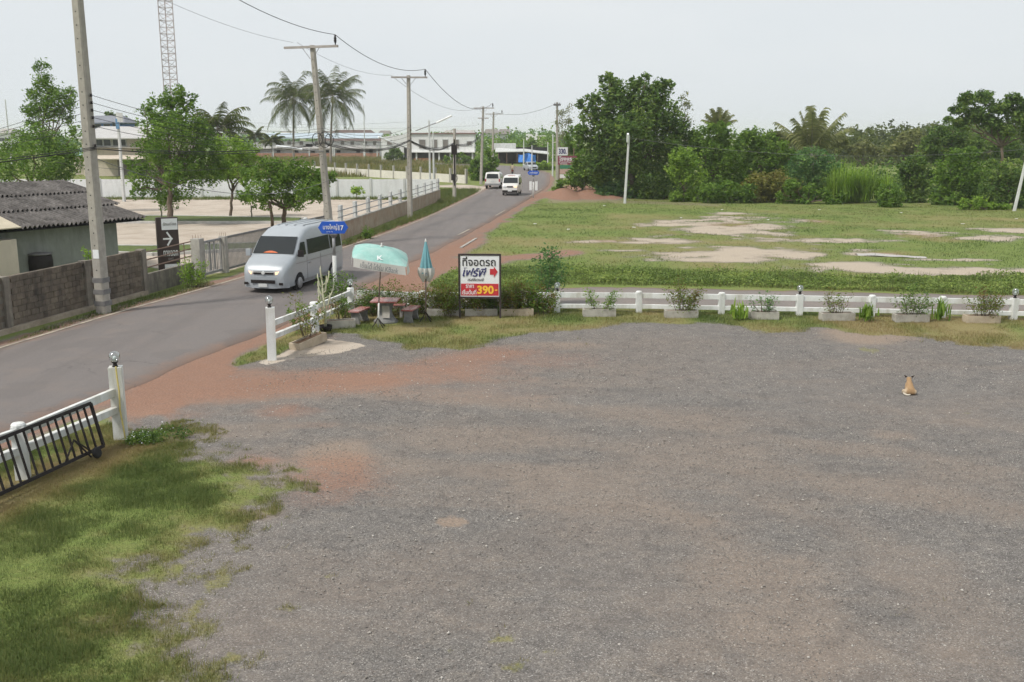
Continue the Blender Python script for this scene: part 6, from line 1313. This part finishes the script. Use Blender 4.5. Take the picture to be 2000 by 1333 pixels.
# cane clump
def blades_mesh(name, X_, Y_, Z_, H_, W_, T_, m, parent=None, curl=.35, seg=1, rng=RNG):
    n = len(X_); az = rng.uniform(0, 2 * np.pi, n); ln = np.abs(rng.normal(0, curl, n)); dx_, dy_ = np.cos(az), np.sin(az); wx, wy = -dy_ * W_ / 2, dx_ * W_ / 2
    B = np.stack([X_, Y_, Z_], 1); wv = np.stack([wx, wy, 0 * wx], 1)
    if seg == 1:
        tip = B + np.stack([dx_ * ln * H_, dy_ * ln * H_, H_ * np.cos(ln * .8)], 1)
        V = np.stack([B - wv, B + wv, tip], 1).reshape(-1, 3); return link(name, np_mesh(name, V, np.arange(n * 3).reshape(-1, 3), 3, m, T_), parent)
    md = B + np.stack([dx_ * ln * H_ * .3, dy_ * ln * H_ * .3, H_ * .62], 1); tip = B + np.stack([dx_ * ln * H_ * 1.1, dy_ * ln * H_ * 1.1, H_ * (1 - .35 * ln)], 1)
    V = np.stack([B - wv, B + wv, md + wv * .8, md - wv * .8, tip - wv * .1, tip + wv * .1], 1).reshape(-1, 3); k = np.arange(n)[:, None] * 6
    Fq = np.concatenate([k + np.array([[0, 1, 2, 3]]), k + np.array([[3, 2, 5, 4]])], 0); return link(name, np_mesh(name, V, Fq, 4, m, np.concatenate([T_, T_])), parent)
cx0, cy0 = bx_at(1680, 91); cc_ = [(RNG.uniform(-2.3, 2.5), RNG.normal(0, .8), RNG.uniform(.5, 1.0)) for _ in range(18)]; ct = thing('cane_clump', 'tall pale green cane grass clump between the dark bushes', 'cane', (cx0, cy0, 0)); n = 3200
ci_ = RNG.integers(0, 18, n); cA = np.array(cc_); x_ = cA[ci_, 0] + RNG.normal(0, .28, n); y_ = cA[ci_, 1] + RNG.normal(0, .28, n); hgt = RNG.uniform(1.2, 3.9, n) * cA[ci_, 2]; blades_mesh('leaves', x_, y_, RNG.uniform(0, .8, n), hgt, np.full(n, .065), np.clip(RNG.normal(.5, .25, n), 0, 1), K['leaf_lite'], ct, .55, 2)
# far woods on the right skyline and scattered tree line on the left: one mass each
def wood(name, label, px0, px1, ys, Y0, Y1, n, size, pal, seed, top=None):
    rg = np.random.default_rng(seed); bl = []
    for k in range(n):
        Y = rg.uniform(Y0, Y1); px = rg.uniform(px0, px1); py = np.interp(px, ys[0], ys[1]) + rg.normal(0, 1.5) + (Y1 - Y) / (Y1 - Y0) * 8; x, y, z = P(px, py, Y); r_ = rg.uniform(2.2, 4.2) * (.5 if Y1 < 150 else 1); bl.append((x, y, z - r_, r_)); bl.append((x + rg.normal(0, 2), y, max(z - r_ * 2.4, r_ * .5), r_ * 1.2))
    C, s, t, d = blob_leaves(bl, n * 120, size, rng=rg, twig=6); C[:, 2] = np.maximum(C[:, 2], .2); V, Fq, tt = leaf_quads(C, s, t, .6, rng=rg); o = link(name, np_mesh(name, V, Fq, 4, K['leaf_' + pal], tt)); return tag(o, label, 'trees', None, 'stuff')
wood('undergrowth', 'tangled undergrowth behind the bushes at the end of the field', 1160, 2100, ([1105, 1200, 1400, 1560, 1700, 1900, 2100], [345, 335, 318, 322, 335, 325, 315]), 99, 116, 160, .42, 'dark', 9)
wood('far_wood', 'far wooded rise along the right skyline', 1480, 2080, ([1480, 1620, 1700, 1800, 1860, 2080], [266, 253, 246, 244, 236, 230]), 190, 330, 200, 1.0, 'palm', 3)
wood('distant_tree_line', 'hazy low tree line beyond the buildings', -60, 1120, ([-60, 400, 700, 960, 1000, 1060, 1120], [262, 264, 262, 260, 255, 252, 254]), 330, 620, 150, 1.6, 'blue', 4)
wood('roadside_wood', 'green trees massed behind the shed at the road bend', 925, 1090, ([925, 960, 1000, 1040, 1090], [270, 268, 270, 272, 266]), 225, 290, 40, .8, 'mid', 6)
tree('dark green tree in front of the cream far building', bx_at(1038, 230), pxb(230, (1037, 278, 9), (1042, 290, 9), (1033, 290, 7)), 900, .6, 'dark', .2, limbs=False)
tree('round tree behind the blue storey house', bx_at(230, 200), pxb(200, (215, 228, 9), (228, 232, 9), (245, 238, 9), (258, 244, 7)), 900, .7, 'dark', .2, twig=6)
bush('overgrown green bank between the low wall and the road bend', 135, ((935, 325, 14), (950, 330, 14), (962, 318, 12), (945, 345, 12), (965, 335, 9), (925, 335, 10), (955, 300, 8)), 4200, .38, 'mid')
bush('green shrubs on the inside of the road bend', 175, ((1050, 324, 7), (1062, 322, 8), (1072, 326, 8), (1055, 330, 6), (1080, 330, 7), (1040, 325, 5)), 2600, .4, 'lite')
bush('tall shrub beside the last ground-floor column of the white building', 212, ((888, 305, 8), (905, 308, 9), (915, 312, 8), (872, 310, 6)), 1300, .5, 'mid')
# ------------------------------------------------------------------ planters along the fence and their plants
def planter(label, x, y, rz, L_=1.15, tilt_=0.0, m=None, group='concrete planters along the fence'):
    t = thing('planter', label, 'planter', (x, y, 0), rz, group); t.rotation_euler = (0, tilt_, rz); w_, h_ = .38, .25
    tr = MB()
    for s in (-1, 1): tr.box((0, s * (w_ / 2 - .025), h_ / 2), (L_, .05, h_)); tr.box((s * (L_ / 2 - .025), 0, h_ / 2), (.052, w_ - .1, h_ - .006))
    tr.box((0, 0, .03), (L_ - .1, w_ - .1, .06)); tr.build('trough', m or K['trough'], t); MB().box((0, 0, h_ - .07), (L_ - .1, w_ - .1, .06)).build('soil', K['soil'], t); return t
K['trough'] = mat('planter_concrete', (.40, .38, .34), .9, .2, 4, .3, 50, stain=(.20, .175, .145), stain_amt=.75); K['trough2'] = mat('planter_tan', (.45, .38, .29), .9, .15, 4, .3, 50, stain=(.28, .22, .16), stain_amt=.6); K['soil'] = mat('dry_soil', (.20, .12, .075), .95, .3, 8, .5, 40)
def shrub(label, x, y, z, W_, H_, n, size, pal, stems=6, name='shrub', depth=None, cat='shrub', airy=.3, seed=0, low=.15, sparse=False):
    rg = random.Random(seed + 100); t = thing(name, label, cat, (x, y, z), 0, 'shrubs along the white fence'); mb = MB(); bl = []; D_ = depth or W_ * .5
    for k in range(stems):
        a_ = rg.uniform(0, 6.28); r_ = math.sqrt(rg.random()); ex, ey = W_ / 2 * r_ * math.cos(a_), D_ / 2 * r_ * math.sin(a_); ez = H_ * rg.uniform(.55, 1.0) * (1 - .25 * r_); limb(mb, (ex * .35, ey * .35, -.02), (ex, ey, ez), .011, .004, 4, .08, k + seed)
        for j in range(3): f = low + (1 - low) * (j + 1) / 3; bl.append((ex * (.35 + .65 * f), ey * (.35 + .65 * f), ez * f, max(.06, H_ * .16 * (1.2 - .3 * f))))
    mb.build('stems', K['bark'], t, True); C, s, tt, d = blob_leaves(bl, n, size, twig=5, spread=airy, shell=.15); C[:, 2] = np.maximum(C[:, 2], .02); V, Fq, tt = leaf_quads(C, s, tt, .42); link('foliage', np_mesh('foliage', V, Fq, 4, K['leaf_' + pal], tt), t); return t
x, y = G(603, 676); planter('tan planter box tilted on the concrete patch by the tall gate post', x, y, R(62), 1.25, R(-6), K['trough2'])
shrub('spindly weeds growing out of the tilted planter', x - .05, y - .05, .3, 1.3, 1.25, 420, .09, 'mix', 7, seed=1, airy=.6)
rows = [(866, 'planter behind the folded parasol', 'trough', 'mix', 1.5, 1.0, 900, 'reddish-green shrub behind the folded parasol'), (940, 'planter half hidden behind the price board', 'trough', 'mix', 1.7, .85, 1000, 'dark shrub hidden behind the price board'), (1010, 'planter just right of the price board', 'trough2', 'mix', 1.5, 1.05, 1000, 'bushy shrub right of the price board'),
        (1170, 'bare grey planter with fern tufts, first past the lamp post', 'trough', 'mid', 1.1, .85, 620, 'wispy shrub in the first planter past the lamp post'), (1330, 'planter with a leafy two-stemmed shrub', 'trough', 'mix', 1.25, 1.15, 900, 'leafy two-stemmed shrub rising high over the fence'), (1491, 'planter overgrown by trailing weeds', 'trough', 'blue', 1.0, .62, 420, 'trailing weeds with one thin stalk in a planter'),
        (1634, 'low planter with a few bare stalks', 'trough', 'mix', 1.0, .8, 260, 'few bare reddish stalks left of the banana-like plant'), (1778, 'planter under the densest dark green shrub', 'trough', 'dark', 1.35, 1.0, 1100, 'densest dark green shrub of the fence row'), (1916, 'brownish planter before the last lamp post', 'trough2', 'mix', 1.25, .95, 850, 'purple-tinged shrub before the last lamp post')]
for i, (px, lab, m_, pal, W_, H_, n, lab2) in enumerate(rows):
    y = 33.3 - max(0, px - 1100) / 900 * 1.5; x = (px - CX) * MPP(y); planter(lab, x, y, R(random.uniform(-4, 4)), 1.1 if px != 1491 else .95, 0, K[m_]); shrub(lab2, x, y, .19, W_ * 1.1, H_ * random.uniform(.95, 1.3), int(n * (2.2 if px < 1100 else random.uniform(.8, 1.6))), .08, pal, random.choice((7, 10, 13)), seed=10 + i, airy=.5)
# loose plants
def strap_plant(label, x, y, H_, n, pal='lite', wd=.07): t = thing('strap_leaf_plant', label, 'plant', (x, y, 0), 0, 'strap-leaved plants by the fence'); blades_mesh('leaves', RNG.normal(0, .12, n), RNG.normal(0, .1, n), RNG.uniform(0, .3, n) * H_, H_ * RNG.uniform(.35, .75, n), np.full(n, wd), np.clip(RNG.normal(.6, .2, n), 0, 1), K['leaf_' + pal], t, .5, 2)
strap_plant('bright strap-leaved plant between two planters near the fence middle', (1445 - CX) * MPP(32.4), 32.4, .85, 40); strap_plant('bushy strap-leaved plant left of a fence post near the right', (1690 - CX) * MPP(32.2), 32.2, .75, 60, 'mid', .06); strap_plant('tall strap-leaved plant against the fence post right of the dense shrub', (1838 - CX) * MPP(32.2), 32.2, .95, 40, 'mid', .06)
shrub('tall upright willow-like bush behind the fence right of the price board', 1.75 - .6, 35.1, 0, 1.5, 2.35, 1500, .13, 'blue', 7, seed=40, airy=.35, name='tall_bush', cat='bush'); shrub('lower leafy sapling at the lamp post right of the price board', 1.1, 33.3, 0, 1.5, 1.2, 900, .10, 'mix', 8, seed=41)
shrub('rounded fresh green bush below the blue street sign', -6.05, 34.6, 0, 1.4, 1.35, 1900, .085, 'mid', 9, seed=42, airy=.3); shrub('dense bush left behind the stone table', -4.55, 33.2, 0, 1.1, 1.25, 1500, .08, 'dark', 9, seed=43); shrub('dark bush right behind the stone table', -3.7, 33.3, 0, 1.0, 1.35, 1300, .08, 'mix', 9, seed=44); shrub('leafy shrub right of the folded parasol', -2.2, 33.0, 0, 1.2, 1.1, 1000, .08, 'mix', 8, seed=45)
shrub('small green weeds at the foot of the van lane by the fence', -6.6, 30.6, 0, .9, .85, 500, .08, 'mid', 6, seed=46); shrub('weeds trailing through the rails behind the left bench', -5.45, 32.3, 0, .9, .95, 700, .07, 'mid', 7, seed=47)
shrub('bright yellow-green bush at the foot of the railed wall', -12.85, 39.6, 0, 1.3, 1.2, 1100, .10, 'lite', 8, seed=48); shrub('green creeper on top of the block wall before the grey house', -15.2, 35.6, 1.3, .9, .8, 500, .10, 'lite', 6, seed=49)
shrub('low weeds at the foot of the low beige wall', -8.6, 58.6, 0, 1.0, .8, 700, .12, 'mid', 6, seed=50)
x, y = G(665, 640); planter('pale planter behind the left stone bench', x, y, R(10), .95); shrub('dry stalks in the planter behind the left bench', x, y, .3, .8, .7, 200, .07, 'dry', 6, seed=51)
for i, (x, y, W_, H_, n, pal, lab) in enumerate(((-2.35, 33.45, 1.2, 1.35, 1700, 'mix', 'reddish shrub between the folded parasol and the price board'), (-1.3, 33.5, 1.1, 1.0, 1500, 'mix', 'dark stems and leaves under the left half of the price board'), (-.55, 33.5, 1.1, 1.1, 1500, 'dark', 'dark leafy shrub under the right half of the price board'), (.15, 33.4, 1.3, 1.3, 2000, 'mix', 'brown-green bush pressed against the right leg of the price board'), (.75, 33.5, 1.0, 1.05, 1300, 'mid', 'low dense bush before the fence, second right of the price board'), (-3.1, 33.6, .9, .8, 900, 'mix', 'small bush behind the right stone bench'), (-4.95, 33.5, .9, 1.0, 1000, 'mix', 'flowering bush at the fence corner behind the left bench'))):
    shrub(lab, x, y, 0, W_, H_, n, .085, pal, 12, seed=70 + i, airy=.5)
# bare white-barked euphorbia in a dark pot
ex, ey = G(636, 648); et = thing('pale_euphorbia', 'bare whitish branching succulent rising over the side fence', 'plant', (ex, ey, 0)); mb = MB(); rg = random.Random(4)
mb.tube([(0, 0, .1), (.02, 0, .6), (-.04, 0, 1.25), (-.06, 0, 1.75)], [.04, .035, .03, .02], 7)
for k in range(16):
    z = .35 + k * .085; a_ = k * 2.4; r_ = rg.uniform(.16, .34); mb.tube([(-.03 * z, 0, z), (r_ * .7 * math.cos(a_), r_ * .5 * math.sin(a_), z + .10), (r_ * math.cos(a_), r_ * .7 * math.sin(a_), z + .34), (r_ * 1.02 * math.cos(a_), r_ * .7 * math.sin(a_), z + .46)], [.022, .024, .022, .010], 6)
mb.build('branches', mat('pale_stem', (.50, .50, .36), .8, .15, 9, .1), et, True)
pt = thing('plant_pot', 'dark round pot holding the bare whitish succulent', 'pot', (ex, ey, 0)); MB().lathe([(.15, 0), (.2, .1), (.22, .2), (.2, .2), (.18, .14), (.02, .12)], n=16).build('bowl', K['black'], pt, True)
# flowering mound at the gate post
fm = thing('flowering_mound', 'low dark mound of small white-flowered weeds at the gate post', 'plant', (-7.35, 19.0, 0)); bl = [(RNG.normal(0, .28), RNG.normal(0, .2), .08, .16) for _ in range(14)]
C, s, tt, d = blob_leaves(bl, 2600, .05, twig=5, shell=.2); C[:, 2] = np.maximum(C[:, 2], .01); V, Fq, tt = leaf_quads(C, s, tt, .5); link('foliage', np_mesh('foliage', V, Fq, 4, K['leaf_dark'], tt), fm)
C = C[RNG.choice(len(C), 120)] + np.array([0, 0, .03]); V, Fq, tt = leaf_quads(C, np.full(120, .028), np.zeros(120), 1.0, 1.5); tag(link('flowers', np_mesh('flowers', V, Fq, 4, WH), fm), kind='stuff')

# ------------------------------------------------------------------ grass and weeds as stuff
def scatter(poly, n, rng):
    p = np.array(poly); lo, hi_ = p.min(0), p.max(0); out = []; c = 0
    while c < n:
        x = rng.uniform(lo[0], hi_[0], n); y = rng.uniform(lo[1], hi_[1], n); k = sdist(poly, x, y) > -.25; out.append(np.stack([x[k], y[k]], 1)); c += k.sum()
        if c == 0: break
    return np.concatenate(out)[:n]
def grass(name, label, poly, n, h0, h1, w_, seed, curl=.5, thr=.35, pxlim=True, hvar=1.0, drysh=0.0):
    rg = np.random.default_rng(seed); q = scatter(poly, n, rg); x, y = q[:, 0], q[:, 1]
    g_, r_, s_, p_, d_, il = masks_at(x, y); k = rg.random(len(x)) < sstep(thr - .2, thr + .3, g_); rdm = sdist(ROADN, x, y); k &= rdm < -.15; x, y, d_ = x[k], y[k], d_[k]
    cl = np.clip(fbm(x, y, .6, seed) * 1.7 - .35, .1, 1.3); hh = (h0 + (h1 - h0) * rg.random(len(x)) ** 1.6) * (.45 + 1.1 * cl * hvar) * (1.15 - .55 * d_); tn = np.clip(1.02 - d_ * 1.05 - drysh + rg.normal(0, .13, len(x)), 0, 1)
    o = blades_mesh(name, x, y, np.full(len(x), -.015), hh, np.full(len(x), w_) * rg.uniform(.6, 1.3, len(x)), tn, K['grass'], None, curl, 1, rg); return tag(o, label, 'grass', None, 'stuff')
grass('lawn_grass', 'rough green lawn grass beside the gravel at lower left', [q for q in PX((-60, 1345), (-60, 900), (236, 830), (380, 820), (600, 950), (520, 1345))], 420000, .02, .11, .009, 2, .9)
grass('fence_grass', 'uneven grass strip along the white fence and planters', PX((440, 720), (531, 680), (690, 605), (1088, 603), (2050, 615), (2050, 700), (1700, 672), (1300, 655), (900, 700)), 170000, .04, .16, .012, 3, .7)
grass('lot_tufts', 'sparse dry grass tufts scattered over the gravel lot', PX((300, 1040), (1000, 1100), (2000, 1100), (2000, 1345), (300, 1345)), 60000, .02, .09, .009, 4, .9, .3, drysh=.0)
wx = grass('verge_weeds', 'thick green weeds on the verge between lane and field', WEED, 45000, .06, .26, .028, 5, .9, drysh=.22)
grass('field_grass', 'thin patchy grass covering the open field', PX((840, 550), (930, 470), (1066, 386), (2050, 405), (2100, 550)), 170000, .03, .12, .03, 6, .9)
grass('road_verge_grass', 'grass along the foot of the roadside walls', PX((-30, 690), (185, 612), (400, 552), (430, 560), (185, 625), (-30, 705)), 12000, .03, .15, .02, 7, .6, .02); grass('far_verge_grass', 'long grass on the verge beyond the low beige wall', PX((640, 492), (800, 430), (860, 400), (850, 372), (905, 372), (965, 368), (885, 402), (800, 440), (690, 488)), 42000, .1, .4, .04, 8, .5, .1)
grass('meadow_grass', 'tall yellow-green meadow grass before the white building', PX((420, 350), (420, 304), (930, 312), (930, 345), (760, 345)), 90000, .4, 1.0, .16, 9, .5, .2, drysh=.32)
grass('wall_foot_grass', 'grass strip at the foot of the white compound wall', [(-60, 94.5), (-8, 94.5), (-8, 98), (-60, 98)], 14000, .1, .3, .06, 10, .5, -.5); grass('wall_top_creeper_grass', 'weedy strip between the white compound wall and the driveway', [(-46, 98.6), (-9, 98.6), (-12, 118), (-30, 128), (-50, 130)], 60000, .2, .9, .1, 12, .5, .15)
# weed leaves mixed into the verge and loose stones on the lot
rg = np.random.default_rng(15); q = scatter(WEED, 60000, rg); q = q[sdist(WEED, q[:, 0], q[:, 1]) > .05]; z = .03 + rg.random(len(q)) * .30 * np.clip(fbm(q[:, 0], q[:, 1], 1.1, 3) * 2.2 - .5, .15, 1.4); V, Fq, tt = leaf_quads(np.stack([q[:, 0], q[:, 1], z], 1), rg.uniform(.06, .14, len(q)), np.clip(rg.normal(.5, .2, len(q)) + (fbm(q[:, 0], q[:, 1], 1.6, 8) - .5) * .9, 0, 1), .6, 1.2, rng=rg)
tag(link('verge_leaves', np_mesh('verge_leaves', V, Fq, 4, K['leaf_verge'], tt)), 'broad weed leaves growing through the verge', 'weeds', None, 'stuff')
def stones(name, label, poly, n, r0, r1, seed, m):
    rg = np.random.default_rng(seed); q = scatter(poly, n, rg); g_ = masks_at(q[:, 0], q[:, 1]); q = q[(g_[0] < .4) & (sdist(ROADN, q[:, 0], q[:, 1]) < -.3)]; n = len(q); base = np.array([(1, 0, 0), (-.5, .87, 0), (-.5, -.87, 0), (0, 0, 1), (0, 0, -1)], float); r_ = r0 + (r1 - r0) * rg.random(n) ** 3
    a_ = rg.uniform(0, 6.28, n); c_, s_ = np.cos(a_), np.sin(a_); V = np.repeat(base[None], n, 0) * r_[:, None, None] * rg.uniform(.6, 1.3, (n, 5, 1)); V[:, :, 2] *= .6; X_ = V[:, :, 0] * c_[:, None] - V[:, :, 1] * s_[:, None]; Y_ = V[:, :, 0] * s_[:, None] + V[:, :, 1] * c_[:, None]
    V = np.stack([X_ + q[:, :1], Y_ + q[:, 1:], V[:, :, 2] + (r_ * .25)[:, None]], -1).reshape(-1, 3); f = np.array([(0, 1, 3), (1, 2, 3), (2, 0, 3), (1, 0, 4), (2, 1, 4), (0, 2, 4)]); Fq = (np.arange(n)[:, None, None] * 5 + f[None]).reshape(-1, 3); return tag(link(name, np_mesh(name, V, Fq, 3, m, np.repeat(rg.random(n), 6))), label, 'stones', None, 'stuff')
SM = leafm('loose_stone', [(.14, .133, .125), (.20, .19, .178), (.26, .245, .228), (.46, .44, .41)], 0.0, .9)
stones('loose_gravel', 'loose grey gravel stones over the near lot', PX((300, 1000), (700, 800), (2050, 800), (2050, 1345), (300, 1345)), 60000, .005, .016, 21, SM); stones('far_gravel', 'pale loose stones along the far side of the lot', PX((450, 720), (900, 640), (2050, 640), (2050, 800), (500, 800)), 30000, .006, .022, 22, SM)
stones('lot_pebbles', 'pale pebbles scattered over the gravel lot', PX((300, 1000), (500, 760), (900, 690), (2050, 690), (2050, 1345), (300, 1345)), 3000, .010, .034, 23, leafm('pale_stone', [(.22, .20, .18), (.36, .33, .30), (.55, .52, .48)], 0.0, .9))
sm_ = MB().grid(lambda u, v: (.22 * (u - .5), .16 * (v - .5), .02 + .05 * math.sin(u * 5 + v * 3) ** 2), 4, 4).mesh('litter', WH, True)
for px, py in ((1180, 404), (1410, 412), (1500, 432), (1238, 447), (1110, 451), (1600, 412), (1760, 418), (1880, 440), (1330, 428), (1045, 440), (1985, 430)):
    x, y = G(px, py); o = link('litter', sm_, None, (x, y, .05), (0, 0, px * .7)); tag(o, 'small white scrap of litter lying in the grass field', 'litter', 'litter scraps in the field')
# ------------------------------------------------------------------ haze
def haze():
    x0, x1, y0, y1, z0, z1 = -6400, 6400, -6400, 6400, -3, 26; b = MB().box(((x0 + x1) / 2, (y0 + y1) / 2, (z0 + z1) / 2), (x1 - x0, y1 - y0, z1 - z0)); m = bpy.data.materials.new('haze_air'); m.use_nodes = True; N, L = m.node_tree.nodes, m.node_tree.links; N.remove(N['Principled BSDF'])
    v = N.new('ShaderNodeVolumePrincipled'); v.inputs['Color'].default_value = (.95, .97, 1.0, 1); v.inputs['Density'].default_value = HAZE; v.inputs['Anisotropy'].default_value = .2; L.new(v.outputs[0], N['Material Output'].inputs['Volume']); tag(b.build('haze', m), 'thin pale haze in the air', 'haze', None, 'stuff')
HAZE = .0003
haze()
